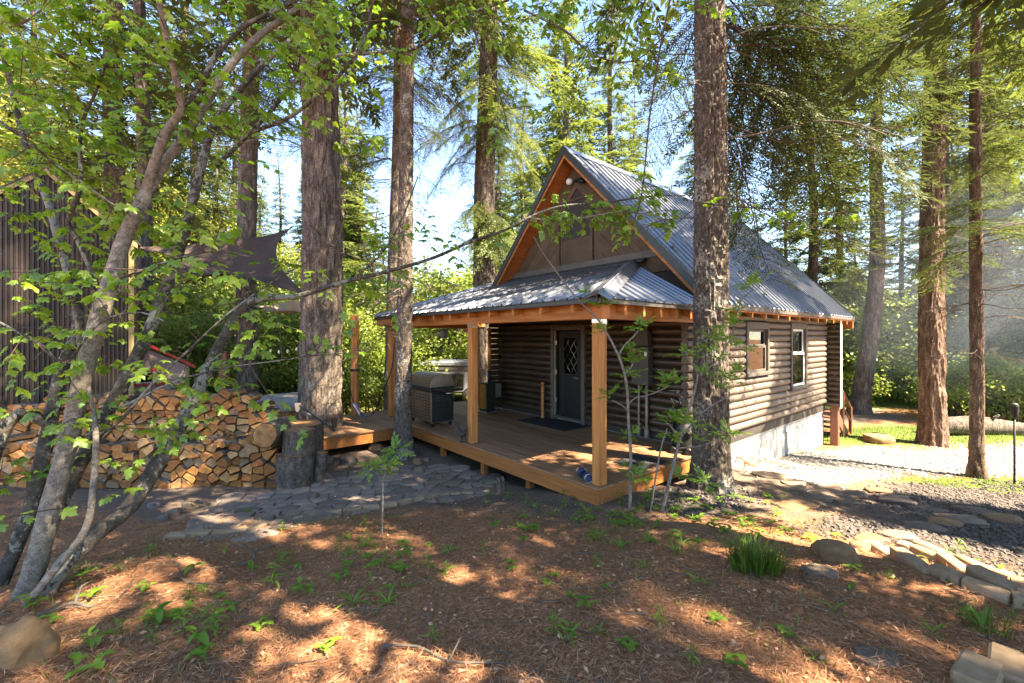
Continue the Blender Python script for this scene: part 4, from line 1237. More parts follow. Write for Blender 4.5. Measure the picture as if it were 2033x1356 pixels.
# ------------------------------------------------------------------ flagstone path and edging
def flag_path():
    root = structure(bpy.data.objects.new('flagstone_path', None)); COL.objects.link(root)
    outline = [GP(*q) for q in ((408, 1040), (470, 985), (560, 975), (660, 948), (760, 930), (880, 930), (985, 948), (960, 975), (880, 990), (780, 1000), (650, 1028), (520, 1062), (440, 1066))]
    ol = [(p.x, p.y) for p in outline]
    def inside(x, y):
        c = False
        for i in range(len(ol)):
            a, b = ol[i], ol[(i + 1) % len(ol)]
            if (a[1] > y) != (b[1] > y) and x < (b[0] - a[0]) * (y - a[1]) / (b[1] - a[1]) + a[0]: c = not c
        return c
    xs = [p[0] for p in ol]; ys = [p[1] for p in ol]
    rnd = random.Random(21)
    seeds = []
    tries = 0
    while len(seeds) < 190 and tries < 9000:
        tries += 1
        x, y = rnd.uniform(min(xs), max(xs)), rnd.uniform(min(ys), max(ys))
        if inside(x, y) and all(math.hypot(x - a, y - b) > .185 for a, b in seeds): seeds.append((x, y))
    bx = [(min(xs) - .1, min(ys) - .1), (max(xs) + .1, min(ys) - .1), (max(xs) + .1, max(ys) + .1), (min(xs) - .1, max(ys) + .1)]
    for (x, y) in seeds:
        poly = [(x + .24 * math.cos(q), y + .24 * math.sin(q)) for q in np.linspace(0, 2 * math.pi, 9, endpoint=False)]
        for (a, b) in seeds:
            dd = math.hypot(a - x, b - y)
            if dd < 1e-6 or dd > .55: continue
            nx, ny = (a - x) / dd, (b - y) / dd
            poly = clip_poly(poly, (x + a) / 2 - nx * .006, (y + b) / 2 - ny * .006, nx, ny)
            if len(poly) < 3: break
        if len(poly) < 3: continue
        z = tz(x, y) + rnd.uniform(-.012, .002)
        tx, ty = rnd.uniform(-.03, .03), rnd.uniform(-.03, .03)
        n = len(poly)
        vs = []
        for s, h in ((1.0, -.05), (1.0, .012), (.93, .02)):
            for (px, py) in poly:
                q, w_ = (px - x) * s, (py - y) * s
                vs.append((q, w_, h + q * tx + w_ * ty))
        fs = [tuple(2 * n + i for i in range(n))]
        for r_ in range(2):
            for i in range(n): fs.append((r_ * n + i, r_ * n + (i + 1) % n, (r_ + 1) * n + (i + 1) % n, (r_ + 1) * n + i))
        mb = MB(); mb.add(vs, fs)
        o = mb.build('flagstone', M['flag'], root); o.location = (x, y, z)
flag_path()

def rock_mesh(seed, sx, sy, sz, flat=.0, n=14, m=9, rough=.22):
    """irregular rounded stone standing on z=0"""
    rnd = random.Random(seed)
    vs = []
    o = rnd.uniform(0, 50)
    for i in range(m + 1):
        ph = math.pi * i / m - math.pi / 2
        for j in range(n):
            q = 2 * math.pi * j / n
            x, y, z = math.cos(ph) * math.cos(q), math.cos(ph) * math.sin(q), math.sin(ph)
            # squarish block
            k = max(abs(x), abs(y), abs(z)) ** -.45
            nn = float(noise3(x * 1.3 + o, y * 1.3, z * 1.3)) + .45 * float(noise3(x * 3 + o, y * 3, z * 3)) + .2 * float(noise3(x * 8 + o, y * 8, z * 8)) - .82
            r_ = k * (1 + rough * nn)
            zz = z * r_
            if flat and zz > flat: zz = flat + (zz - flat) * .25
            vs.append((x * r_ * sx, y * r_ * sy, (zz + .7) * sz))
    fs = [(i * n + j, i * n + (j + 1) % n, (i + 1) * n + (j + 1) % n, (i + 1) * n + j) for i in range(m) for j in range(n)]
    mb = MB(); mb.add(vs, fs, 0, True)
    return mb
# brick edging between path and forest floor
ed = thing('path_edging', 'row of tan paver stones edging the flagstone path', 'edging', (0, 0, 0))
epx = [(668, 1035, 720, 1028), (722, 1027, 770, 1022), (560, 1062, 640, 1045), (638, 1044, 690, 1033), (770, 1020, 800, 1016)]
edge_line = [GP(*q) for q in ((330, 1068), (420, 1062), (490, 1056), (560, 1040), (640, 1025), (720, 1013), (790, 1004), (840, 992), (890, 984), (940, 980))]
rnd = random.Random(5)
for a, b in zip(edge_line[:-1], edge_line[1:]):
    L = (b - a).length; n = max(1, round(L / .24))
    for k in range(n):
        c = a.lerp(b, (k + .5) / n); l = L / n
        mb = MB(); mb.bbox(-l / 2 + .006, l / 2 - .006, -.05, .05, -.06, .04, .012)
        o = mb.build('paver_stone', M['paver'], ed)
        o.location = (c.x, c.y, tz(c.x, c.y) + rnd.uniform(-.006, .012)); o.rotation_euler = (rnd.uniform(-.08, .08), 0, math.atan2(b.y - a.y, b.x - a.x) + rnd.uniform(-.07, .07))

def block_mesh(seed, hx, hy, hz):
    """worn cut block: chamfered box with uneven faces, standing on z=0"""
    rnd = random.Random(seed); n = 7
    vs = []; prof = []
    for a, b in ((-1, 0), (-1, .72), (-.9, .95), (-.7, 1.05), (0, 1.08), (.7, 1.03), (.9, .95), (1, .7), (1, 0)):
        prof.append((a * hy, b * 2 * hz))
    st_ = [(-1, .86), (-.96, .97), (-.5, 1), (0, 1), (.5, 1), (.96, .97), (1, .86)]
    o = rnd.uniform(0, 90)
    for x, k in st_:
        for y, z in prof:
            j = float(noise3(x * hx * 9 + o, y * 14, z * 14)) - .5
            vs.append((x * hx + j * .012, y * k * (1 + .12 * j), z * k + .02 * j - .06 * (z == 0)))
    m = len(prof)
    fs = [(i * m + j, i * m + j + 1, (i + 1) * m + j + 1, (i + 1) * m + j)[::-1] for i in range(len(st_) - 1) for j in range(m - 1)]
    fs += [tuple(range(m)), tuple((len(st_) - 1) * m + j for j in range(m))[::-1]]
    mb = MB(); mb.add(vs, fs, 0, False); return mb
# stacked block border at the right
bd = thing('block_border', 'stacked border of long tan cut stones beside the dark gravel', 'stone border', (0, 0, 0))
def border_block(px0, py0, px1, py1, wpx, hpx, z_up=0.0, seed=0):
    a, b = GP(px0, py0), GP(px1, py1)
    L = (b - a).length
    mb = block_mesh(400 + seed, L * .49, .065, .04)
    o = mb.build('border_stone', M['paver'], bd)
    c = (a + b) / 2
    o.location = (c.x, c.y, tz(c.x, c.y) - .04 + z_up); o.rotation_euler = (0, 0, math.atan2(b.y - a.y, b.x - a.x))
rows = [((1725, 1092, 1780, 1112), (1780, 1112, 1850, 1140), (1850, 1138, 1915, 1165), (1915, 1165, 2010, 1200), (2008, 1200, 2060, 1215)),
        ((1782, 1092, 1808, 1100), (1812, 1098, 1870, 1122), (1872, 1122, 1940, 1150), (1930, 1150, 2030, 1190), (2028, 1190, 2090, 1215)),
        ((1822, 1090, 1895, 1118), (1902, 1118, 1960, 1142), (1955, 1140, 2010, 1160), (2005, 1162, 2070, 1180))]
sd = 0
for r_, row in enumerate(rows):
    for q in row:
        border_block(*q, 0, 0, (.03, .04, .03)[r_], sd); sd += 1

# loose stones -------------------------------------------------------
def stone(px, py, wpx, hr, mat, label, seed, flat=.25, name='stone', yr=.7, sink=.35, group=None, rz=None):
    p = GP(px, py)
    w_ = wpx / FPX * p.y / 2
    mb = rock_mesh(seed, w_, w_ * yr, w_ * hr, flat, 26, 14, .55)
    o = mb.build(name, M[mat])
    o.location = (p.x, p.y + w_ * yr * .6, tz(p.x, p.y + w_ * yr * .6) - w_ * hr * sink); o.rotation_euler = (0, 0, rz if rz is not None else random.Random(seed).uniform(-.3, .3))
    return tag(o, label, 'stone', group)
stone(20, 1330, 95, 1.2, 'stone_tan', 'large tan boulder beside the maple stems', 31, 0, 'boulder', .8, .2)
stone(1672, 1118, 72, .6, 'stone_tan', 'rough orange brown rock next to the stacked border', 32, 0, 'rock', .7)
stone(1715, 1095, 40, .7, 'stone_tan', 'small tan rock between orange rock and border', 33, 0, 'rock')
stone(1632, 1145, 66, .3, 'stone', 'flat grey stone sunk in needles below the orange rock', 34, .1, 'rock')
stone(1755, 1325, 80, .3, 'stone', 'flat pinkish stone half buried in the sunlit litter', 35, .1, 'rock')
for k, (px, py, hx_, hy_) in enumerate(((1955, 1372, .15, .085), (2022, 1345, .16, .09))):
    p = GP(px, min(py, 1356)); mb = MB(); mb.bbox(-hx_, hx_, -hy_, hy_, -.06, .085, .014); o = mb.build('cut_block', M['paver'])
    o.location = (p.x, p.y + .03, p.z - .03); o.rotation_euler = (0, 0, .6 + .1 * k)
    tag(o, 'pale cut block at the foot of the needle slope', 'stone', 'pale blocks at the slope foot')
steps = [(1475, 917, 60, .5), (1530, 945, 66, .4), (1587, 973, 64, .35), (1555, 1000, 60, .3), (1630, 990, 70, .32), (1680, 980, 68, .3), (1592, 1008, 95, .42), (1690, 998, 56, .35), (1702, 985, 66, .5), (1750, 975, 50, .3), (1795, 997, 75, .35), (1853, 1013, 80, .25), (1738, 1072, 80, .35), (1795, 1068, 85, .35), (1850, 1050, 90, .25), (1890, 1040, 80, .3), (1930, 1040, 90, .4), (1955, 1020, 80, .35), (2010, 1035, 90, .4), (1718, 1078, 40, .5), (1580, 960, 60, .3), (1500, 895, 50, .6)]
for k, (px, py, w_, h) in enumerate(steps):
    stone(px, py + 4, w_ * .8, h, 'stone' if k % 3 else 'stone_tan', 'flat weathered stone set along the gravel footpath', 50 + k, .12, 'path_stone', .7, .5, 'stones lining the gravel footpath')
for k, (px, py, w_, mt) in enumerate(((720, 872, 40, 'stone'), (690, 925, 34, 'stone'), (650, 920, 22, 'stone_grey'), (628, 945, 20, 'stone_tan'), (745, 895, 26, 'stone_tan'), (768, 900, 22, 'stone'), (795, 902, 30, 'stone_tan'), (828, 922, 18, 'stone_tan'), (830, 940, 20, 'stone'), (845, 918, 14, 'stone'), (640, 905, 14, 'stone_grey'), (700, 945, 14, 'stone'), (620, 990, 20, 'stone'), (300, 1010, 20, 'stone_grey'), (340, 1025, 24, 'stone'), (320, 1035, 18, 'stone_grey'), (370, 1012, 22, 'stone'))):
    stone(px, py, w_, .75, mt, 'small rounded rock on bare soil near the flagstone path', 90 + k, 0, 'rock', .8, .35, 'rocks on the bare soil')
stone(1748, 880, 48, .8, 'stone_tan', 'brown stump like rock on the far lawn', 120, .3, 'rock', .9)
stone(1470, 922, 70, .5, 'stone', 'pale rock against the white foundation by the trunk', 121, .2, 'rock')

# dark slate chips and pale gravel: real chips, uncountable
def chips(name, mat, n, reg, size, seed, msk):
    rg = np.random.default_rng(seed)
    X = rg.uniform(reg[0], reg[1], n * 3); Y = rg.uniform(reg[2], reg[3], n * 3)
    w_ = masks(X, Y)[msk]
    keep = rg.random(len(X)) < np.clip(w_ * 1.4 - .2, 0, 1)
    X, Y = X[keep][:n], Y[keep][:n]
    Z = terrain(X, Y)
    k = len(X)
    s = size * rg.uniform(.5, 1.4, k)
    th = rg.uniform(0, 6.28, k)
    base = np.array([(-1, -.5, 0), (.7, -.7, 0), (1, .4, 0), (-.5, .7, 0), (-.6, -.3, .6), (.5, -.4, .7), (.6, .25, .55), (-.3, .4, .65)])
    V = base[None] * s[:, None, None] * rg.uniform(.75, 1.25, (k, 8, 3))
    c, sn = np.cos(th)[:, None], np.sin(th)[:, None]
    VX_ = V[..., 0] * c - V[..., 1] * sn + X[:, None]; VY_ = V[..., 0] * sn + V[..., 1] * c + Y[:, None]; VZ_ = V[..., 2] + Z[:, None] - .004
    F = np.array([(4, 5, 6, 7), (0, 1, 5, 4), (1, 2, 6, 5), (2, 3, 7, 6), (3, 0, 4, 7)])
    FF = (F[None] + (np.arange(k) * 8)[:, None, None]).reshape(-1, 4)
    me = np_mesh(name, np.stack([VX_, VY_, VZ_], -1).reshape(-1, 3), FF, M[mat])
    o = stuff(link(name, me))
    return o
o = chips('slate_gravel', 'slate', 9000, (1.8, 10.5, 3.6, 8.2), .028, 61, 1); tag(o, 'dark slate gravel chips spread beside the stone border', 'gravel')
o = chips('pale_gravel', 'white_gravel', 7000, (4.0, 14, 7.2, 12), .03, 62, 2); tag(o, 'pale gravel spread along the sunlit foundation', 'gravel')

# ------------------------------------------------------------------ buildings and yard things behind
# tall metal shed on the left
YS = 9.4
SA = R(45); sx1 = xat(255, YS)
hw = 1.22; sxa, sya = sx1 - math.cos(SA) * hw, YS - math.sin(SA) * hw
ze, za = zat(482, YS), zat(345, sya)
shd = thing('metal_shed', 'tall dark brown corrugated metal shed with gabled end', 'shed', (sxa, sya, -.45), SA)
zE, zA = ze + .45, za + .45
mb = MB(); mb.prism([(-hw, 0), (hw, 0), (hw, zE), (0, zA), (-hw, zE)], .03, 4.5, 'y'); mb.build('shell', M['core'], shd)
npl = 9; w_ = 2 * hw / npl
for k in range(npl):
    x0 = -hw + k * w_
    def topz(x): return zA - (zA - zE) * abs(x) / hw - .02
    mb = MB(); pr_ = []
    for j in range(4):
        xx = x0 + j * w_ / 4
        pr_ += [(xx, 0), (xx + .012, -.03), (xx + .045, -.03), (xx + .057, 0)]
    pr_.append((x0 + w_ - .002, 0))
    vs = [(x, y + .028, .0) for x, y in pr_] + [(x, y + .028, topz(x)) for x, y in pr_]
    n = len(pr_)
    mb.add(vs, [(i, i + 1, n + i + 1, n + i) for i in range(n - 1)]); mb.build('metal_panel', M['shed'], shd)
for sgn in (1, -1):
    mb = MB(); mb.bbox(min(sgn * hw, sgn * (hw + .09)), max(sgn * hw, sgn * (hw + .09)), -.04, .08, 0, zE, .008); mb.build('corner_board', M['shed_trim'], shd)
    mb = MB(); q = [(0, zA + .1), (sgn * (hw + .15), zE - .02), (sgn * (hw + .15), zE - .12), (0, zA - .0)]
    mb.prism(q[::-sgn], -.05, -.005, 'y'); mb.build('rake_board', M['shed_trim'], shd)
    for k in range(8):
        mb = MB(); y0 = -.06 + k * .58
        q = [(0, zA + .1), (sgn * (hw + .2), zE - .05), (sgn * (hw + .2), zE - .02), (0, zA + .13)]
        mb.prism(q[::-sgn] if sgn > 0 else q, y0, y0 + .575, 'y'); mb.build('roof_panel', M['shed'], shd)
# small red-trimmed playhouse
YP = 11.2
ph = thing('playhouse', 'small pinkish playhouse with red roof edge and red framed window', 'playhouse', (xat(300, YP), YP, tz(xat(300, YP), YP) - .02), R(42))
gz = tz(xat(300, YP), YP)
hx0, hx1 = -1.05, .78
apz = zat(684, YP) - gz; evz = zat(728, YP) - gz
mb = MB(); mb.prism([(hx0, 0), (hx1, 0), (hx1, evz), ((hx0 + hx1) / 2, apz - .06), (hx0, evz)], 0, 2.2, 'y'); mb.build('wall', M['pink_wall'], ph)
for k in range(9):
    x = hx0 + .12 + k * (hx1 - hx0 - .24) / 8
    zt = apz - .1 - (apz - .06 - evz) * abs(x - (hx0 + hx1) / 2) / ((hx1 - hx0) / 2)
    mb = MB(); mb.box(x - .015, x + .015, -.012, -.001, 0, zt); mb.build('batten', M['pink_wall'], ph)
for sgn, xe in ((1, hx1 + .14), (-1, hx0 - .14)):
    mb = MB(); xm = (hx0 + hx1) / 2
    q = [(xm, apz + .02), (xe, evz - .06), (xe, evz + .02), (xm, apz + .1)]
    mb.prism(q if sgn < 0 else q[::-1], -.12, 2.3, 'y'); mb.build('roof', M['red'], ph)
wx0, wx1, wz0, wz1 = -.5, .28, zat(764, YP) - gz, zat(731, YP) - gz
mb = MB(); mb.box(wx0, wx1, -.05, -.012, wz0, wz0 + .07); mb.box(wx0, wx1, -.05, -.012, wz1 - .07, wz1); mb.box(wx0, wx0 + .07, -.05, -.012, wz0 + .07, wz1 - .07); mb.box(wx1 - .07, wx1, -.05, -.012, wz0 + .07, wz1 - .07); wf = mb.build('window', M['red'], ph)
mb = MB(); mb.box(wx0 + .07, wx1 - .07, -.03, -.02, wz0 + .1, wz1 - .1); mb.build('pane', M['dark_glass'], wf)
mb = MB(); mb.box(wx0 + .07, wx1 - .07, -.04, -.02, wz0 + .07, wz0 + .1); mb.box(wx0 + .07, wx1 - .07, -.04, -.02, wz1 - .1, wz1 - .07); mb.build('sash', M['white'], wf)
mb = MB(); mb.bbox(hx1 - .06, hx1 + .02, -.03, .06, 0, evz - .05, .005); mb.build('corner_board', M['shed_trim'], ph)
# cedar hot tub
tx_, ty_ = xat(566, 10.9), 11.2
tg = tz(tx_, ty_)
tub = thing('hot_tub', 'round cedar hot tub under a grey cover behind the big trunk', 'hot tub', (tx_, ty_, tg))
H = .75
for k in range(36):
    a = 2 * math.pi * k / 36
    mb = MB(); mb.bbox(-.078, .078, -.02, .02, 0, H - .2, .006); o = mb.build('stave', M['cedar_z'], tub)
    o.location = (.92 * math.sin(a), -.92 * math.cos(a), 0); o.rotation_euler = (0, 0, a)
mb = MB(); mb.lathe([(.9, .0), (.9, H - .25)], 32); mb.build('shell', M['core'], tub)
mb = MB(); mb.lathe([(.99, H - .2), (1.0, H - .18), (1.0, H), (.97, H + .03), (.5, H + .06), (.02, H + .07)], 40); mb.build('cover', M['tub_cover'], tub)
for zz in (.15, .42):
    mb = MB(); pts = [(.945 * math.cos(q), .945 * math.sin(q), zz) for q in np.linspace(0, 2 * math.pi, 41)]; mb.tube(pts, .012, 6, caps=False); mb.build('hoop', M['steel'], tub)
# fence post by the playhouse
pp = PX(446, 790, 10.6)
ps = thing('timber_post', 'short brown timber post standing between playhouse and firs', 'post', (pp.x, 10.6, tz(pp.x, 10.6)))
mb = MB(); mb.bbox(-.09, .09, -.09, .09, 0, zat(700, 10.6) - tz(pp.x, 10.6), .012); mb.build('shaft', M['redwood'], ps)
mb = MB(); zt = zat(700, 10.6) - tz(pp.x, 10.6); mb.bbox(-.1, .1, -.1, .1, zt, zt + .03, .008); mb.build('cap', M['redwood'], ps)
# shade sails
def sail(name, label, A, B, C, D, mat, sag, inset, post=None):
    A, B, C, D = Vector(A), Vector(B), Vector(C), Vector(D)
    n = 22
    t = thing(name, label, 'shade sail', (A + B + C + D) / 4)
    c = (A + B + C + D) / 4
    nr = (C - A).cross(D - B).normalized()
    vs = []
    for i in range(n + 1):
        for j in range(n + 1):
            s, q = i / n, j / n
            # pull the edges inwards so they hang in curves
            e = inset
            s2 = s + e * math.sin(math.pi * q) * (.5 - s) * 2 * abs(.5 - s) * 2 * 1
            q2 = q + e * math.sin(math.pi * s) * (.5 - q) * 2 * abs(.5 - q) * 2
            p = (A * (1 - s2) + B * s2) * (1 - q2) + (D * (1 - s2) + C * s2) * q2
            p = p - Vector((0, 0, 1)) * sag * math.sin(math.pi * s) * math.sin(math.pi * q) + nr * .05 * math.sin(s * 9 + q * 7)
            vs.append(p - c)
    mb = MB(); mb.add(vs, [(i * (n + 1) + j, (i + 1) * (n + 1) + j, (i + 1) * (n + 1) + j + 1, i * (n + 1) + j + 1) for i in range(n) for j in range(n)], 0, True)
    cl = mb.build('cloth', M[mat], t)
    for P in (A, B, C, D):
        mb = MB(); o_ = (P - c); e = o_ + o_.normalized() * .5
        mb.tube([o_, e], .008, 5); mb.build('tie_rope', M['black'], t)
sail('shade_sail', 'dark brown shade sail stretched between shed and big fir', PX(252, 488, 9.8), PX(582, 448, 10.8), PX(612, 590, 9.0), PX(345, 545, 8.6), 'sail', .2, .16)
sail('shade_sail', 'tan shade sail hanging low behind the big fir', PX(500, 606, 11.5), PX(640, 590, 12.5), PX(660, 635, 12.0), PX(520, 612, 11.0), 'sail_tan', .1, .1)
# string lights
sl = thing('string_lights', 'string of clear bulbs hanging between the two firs', 'string lights', PX(490, 668, 11.5))
c0 = PX(490, 668, 11.5); c1 = PX(620, 672, 10.2)
pts = [(c0.lerp(c1, t) - Vector((0, 0, .25 * math.sin(math.pi * t)))) - c0 for t in np.linspace(0, 1, 24)]
mb = MB(); mb.tube(pts, .006, 5); mb.build('wire', M['black'], sl)
for k in range(3, 23, 3):
    p = pts[k]
    mb = MB(); mb.tube([p, p - Vector((0, 0, .06))], .018, 8); sk = mb.build('socket', M['black'], sl)
    mb = MB(); mb.lathe([(.012, -.06), (.03, -.1), (.032, -.13), (.01, -.16)], 10, p); mb.build('bulb', M['bulb'], sk)
# swing and its post
sp_ = PX(705, 822, 10.7)
po = thing('swing_post', 'tall slim orange timber post at the left deck edge', 'post', (sp_.x, sp_.y, 0))
mb = MB(); mb.bbox(-.075, .075, -.075, .075, -.3, zat(626, 10.7), .012); mb.build('shaft', M['cedar_z'], po)
mb = MB(); mb.bbox(-.085, .085, -.085, .085, 1.05, 1.12, .006); mb.build('bracket', M['black'], po)
sw = thing('sling_swing', 'dark blue sling seat swing hanging on ropes between two trunks', 'swing', PX(727, 826, 9.7))
c = PX(727, 826, 9.7); a = PX(703, 800, 9.7) - c; b = PX(748, 810, 9.7) - c
sp = spline([(*a, 0), (a.x * .4, 0, .03, 0), (0, 0, 0, 0), (b.x * .5, 0, .03, 0), (*b, 0)], .03)
vs = []
for q in sp: vs += [(q[0], -.09, q[2]), (q[0], .09, q[2]), (q[0], -.09, q[2] - .012), (q[0], .09, q[2] - .012)]
fs = []
for i in range(len(sp) - 1):
    k = 4 * i
    fs += [(k, k + 1, k + 5, k + 4), (k + 2, k + 6, k + 7, k + 3), (k, k + 4, k + 6, k + 2), (k + 1, k + 3, k + 7, k + 5)]
mb = MB(); mb.add(vs, fs, 0, True); mb.build('seat', M['blue'], sw)
for P, e in ((a, PX(676, 690, 9.4)), (b, PX(782, 700, 9.2))):
    e2 = e + Vector((0, 0, 2.2))
    mb = MB(); sp = spline([(*P, 0), (*(P.lerp(e - c, .5) - Vector((0, 0, .12))), 0), (*(e - c), 0), (*(e2 - c), 0)], .1); mb.tube([q[:3] for q in sp], .012, 6); mb.build('rope', M['black'], sw)
# trailer beyond the deck
tr = thing('camper_trailer', 'low grey camper trailer parked beyond the deck', 'trailer', (xat(905, 17.0), 17.6, tz(-2.2, 17.6)), R(-4))
TL = 1.55; th_ = zat(722, 17.0) - tz(-2.2, 17.6)
mb = MB(); mb.bbox(-TL, TL, -.0, 1.9, .42, th_ - .14, .06); bd_ = mb.build('body', M['trailer'], tr)
mb = MB(); mb.bbox(-TL - .05, TL + .05, -.06, 1.96, th_ - .14, th_ + .04, .05); mb.build('roof', M['trailer'], tr)
mb = MB(); mb.bbox(-TL - .02, TL + .02, -.03, .0, th_ - .3, th_ - .16, .01); mb.build('trim_band', M['box_grey'], bd_)
wx = xat(905, 17) - xat(905, 17.0)
mb = MB(); mb.bbox(-.36, .28, -.03, .0, th_ - 1.0, th_ - .42, .05); wf = mb.build('window', M['box_grey'], bd_)
for a0, a1 in ((-.32, -.05), (-.03, .24)):
    mb = MB(); mb.bbox(a0, a1, -.04, -.03, th_ - .96, th_ - .46, .01); mb.build('pane', M['dark_glass'], wf)
for xx in (-.5, .5):
    mb = MB(); mb.lathe([(.1, -.09), (.3, -.09), (.33, -.05), (.33, .05), (.3, .09), (.1, .09)], 24); wh = mb.build('wheel', M['rubber'], tr); wh.location = (xx, .05, .33); wh.rotation_euler = (R(90), 0, 0)
    mb = MB(); mb.lathe([(.02, -.1), (.16, -.1), (.18, .095), (.02, .095)], 16); rm = mb.build('rim', M['steel'], wh)
mb = MB(); mb.tube([(TL, .9, .45), (TL + .9, .9, .42)], .05, 8); mb.build('hitch', M['black'], tr)
# torch / feeder pole at right edge
tp = GP(2014, 962)
to = thing('garden_torch', 'black garden torch on a slim pole at the lawn edge', 'torch', tp)
mb = MB(); zt = zat(828, tp.y) - tp.z; mb.tube([(0, 0, -.2), (0, 0, zt)], .016, 8); mb.build('pole', M['black'], to)
mb = MB(); mb.lathe([(.02, zt - .02), (.045, zt), (.055, zt + .1), (.058, zt + .2), (.06, zt + .21)], 16); cn = mb.build('canister', M['black'], to)
mb = MB(); mb.lathe([(.06, zt + .21), (.04, zt + .25), (.02, zt + .26)], 16); mb.build('snuffer', M['box_grey'], to)
# long fallen log
fl = PX(1965, 868, 12.6)
lg = thing('fallen_log', 'grey fallen log lying across the lawn behind the firs', 'log', (fl.x, 13.0, tz(fl.x, 13.0)))
sp = spline([(-1.35, .1, .22, .2), (-.6, 0, .27, .27), (.2, .05, .26, .26), (1.0, 0, .2, .22), (1.9, -.1, .12, .16)], .15)
mb = MB(); mb.tube([q[:3] for q in sp], [q[3] * (1 + random.uniform(-.05, .05)) for q in sp], 14); mb.build('stem', M['fir_bark'], lg)
mb = MB(); mb.tube([(.4, 0, .4), (.5, -.2, .62)], [.06, .03], 8); mb.build('stub', M['fir_bark'], lg)
# far shed and far car by the river path
fs_ = thing('far_cabin', 'pale small cabin wall seen between far shrubs', 'cabin', (xat(1815, 34), 34, tz(xat(1815, 34), 34)))
mb = MB(); mb.box(-1.3, 1.6, 0, 3, 0, 1.7); mb.build('wall', M['foundation'], fs_)
mb = MB(); mb.prism([(-1.6, 1.7), (1.9, 1.7), (.15, 2.5)], -.2, 3.2, 'y'); mb.build('roof', M['dark_trim'], fs_)

# ------------------------------------------------------------------ vegetation builders
def unit(a):
    return a / np.maximum(np.linalg.norm(a, axis=-1, keepdims=True), 1e-9)

def diamonds(P, D, N, L, W, mid=.45):
    """leaf blades: base P, direction D, blade normal N, length L, width W -> V, F"""
    D = unit(D); S = unit(np.cross(N, D))
    L = np.asarray(L)[:, None]; W = np.asarray(W)[:, None]
    a = P; b = P + D * L * mid + S * W * .5; c = P + D * L; d = P + D * L * mid - S * W * .5
    V = np.stack([a, b, c, d], 1).reshape(-1, 3)
    F = np.arange(len(P) * 4).reshape(-1, 4)
    return V, F

class NP:
    """collects numpy quads"""
    def __init__(self): self.V = []; self.F = []; self.T = []; self.Mi = []; self.n = 0
    def add(self, V, F, t, mi=0):
        self.V.append(V); self.F.append(F + self.n); self.n += len(V)
        self.T.append(np.broadcast_to(np.asarray(t, float), (len(F),))); self.Mi.append(np.full(len(F), mi))
    def arrays(self):
        return np.concatenate(self.V), np.concatenate(self.F), np.concatenate(self.T), np.concatenate(self.Mi)
    def mesh(self, name, mats):
        V, F, T, Mi = self.arrays()
        return np_mesh(name, V, F, mats, T, False, mi=Mi)

def np_tube(pts, rad, n=4):
    pts = np.asarray(pts, float); rad = np.asarray(rad, float)
    t = np.gradient(pts, axis=0); t = unit(t)
    ref = np.array([0., 0, 1.]) if abs(t[0, 2]) < .8 else np.array([1., 0, 0])
    a = unit(np.cross(t, ref)); b = np.cross(t, a)
    q = np.arange(n) * 2 * math.pi / n
    V = pts[:, None] + (a[:, None] * np.cos(q)[None, :, None] + b[:, None] * np.sin(q)[None, :, None]) * rad[:, None, None]
    k = len(pts)
    i, j = np.meshgrid(np.arange(k - 1), np.arange(n), indexing='ij')
    F = np.stack([i * n + j, i * n + (j + 1) % n, (i + 1) * n + (j + 1) % n, (i + 1) * n + j], -1).reshape(-1, 4)
    return V.reshape(-1, 3), F

def bough(L, seed, detail=2, droop=.35, hang=.0):
    """fir bough along +x: needles (0) and wood (1)"""
    rg = np.random.default_rng(seed)
    B = NP()
    ns = 12
    s = np.linspace(0, 1, ns)
    main = np.stack([L * s, .12 * L * np.sin(s * 3 + rg.uniform(0, 6)) * s, -droop * L * s ** 1.8 + .05 * L * np.sin(s * math.pi)], 1)
    V, F = np_tube(main, np.linspace(.012, .003, ns) * (L / 2) ** .5, 4); B.add(V, F, .3, 1)
    nsec = {2: int(26 * L ** .75), 1: int(15 * L ** .6), 0: 10}[detail]
    for k in range(nsec):
        t = .12 + .88 * (k + rg.uniform(0, .8)) / nsec
        p0 = np.array([np.interp(t, s, main[:, c]) for c in range(3)])
        side = 1 if k % 2 else -1
        ang = R(rg.uniform(38, 68)) * side
        ls = L * .42 * (1 - t * .75) * rg.uniform(.6, 1.15) + .06
        d = np.array([math.cos(ang), math.sin(ang), rg.uniform(-.35, .1) - hang])
        d = d / np.linalg.norm(d)
        m = {2: max(3, int(ls / .042)), 1: max(2, int(ls / .085)), 0: 3}[detail]
        u = (np.arange(m) + .6) / m
        P = p0 + d * (u * ls)[:, None]; P[:, 2] -= .25 * ls * u ** 2 * (1 + 2 * hang)
        if detail >= 1:
            V, F = np_tube(np.vstack([p0, P[m // 2], P[-1]]), [.004, .003, .0015], 3); B.add(V, F, .3, 1)
        tl, tw = {2: (.11, .02), 1: (.24, .072), 0: (.42, .12)}[detail]
        tint0 = rg.uniform(.1, .6)
        for sg in (-1, 1):
            a2 = np.arctan2(d[1], d[0]) + sg * np.radians(rg.uniform(25, 60, m))
            D = np.stack([np.cos(a2), np.sin(a2), rg.uniform(-.4, .15, m) - hang], 1)
            N = np.stack([rg.normal(0, .4, m), rg.normal(0, .4, m), np.ones(m)], 1)
            V, F = diamonds(P, D, N, tl * rg.uniform(.6, 1.2, m), tw * rg.uniform(.7, 1.3, m))
            B.add(V, F, np.clip(tint0 + rg.normal(0, .12, m) + .25 * u, 0, 1), 0)
        V, F = diamonds(P[-1:], d[None], np.array([[0, .2, 1.]]), [tl * 1.1], [tw * 1.1]); B.add(V, F, min(1, tint0 + .3), 0)
    return B.arrays()

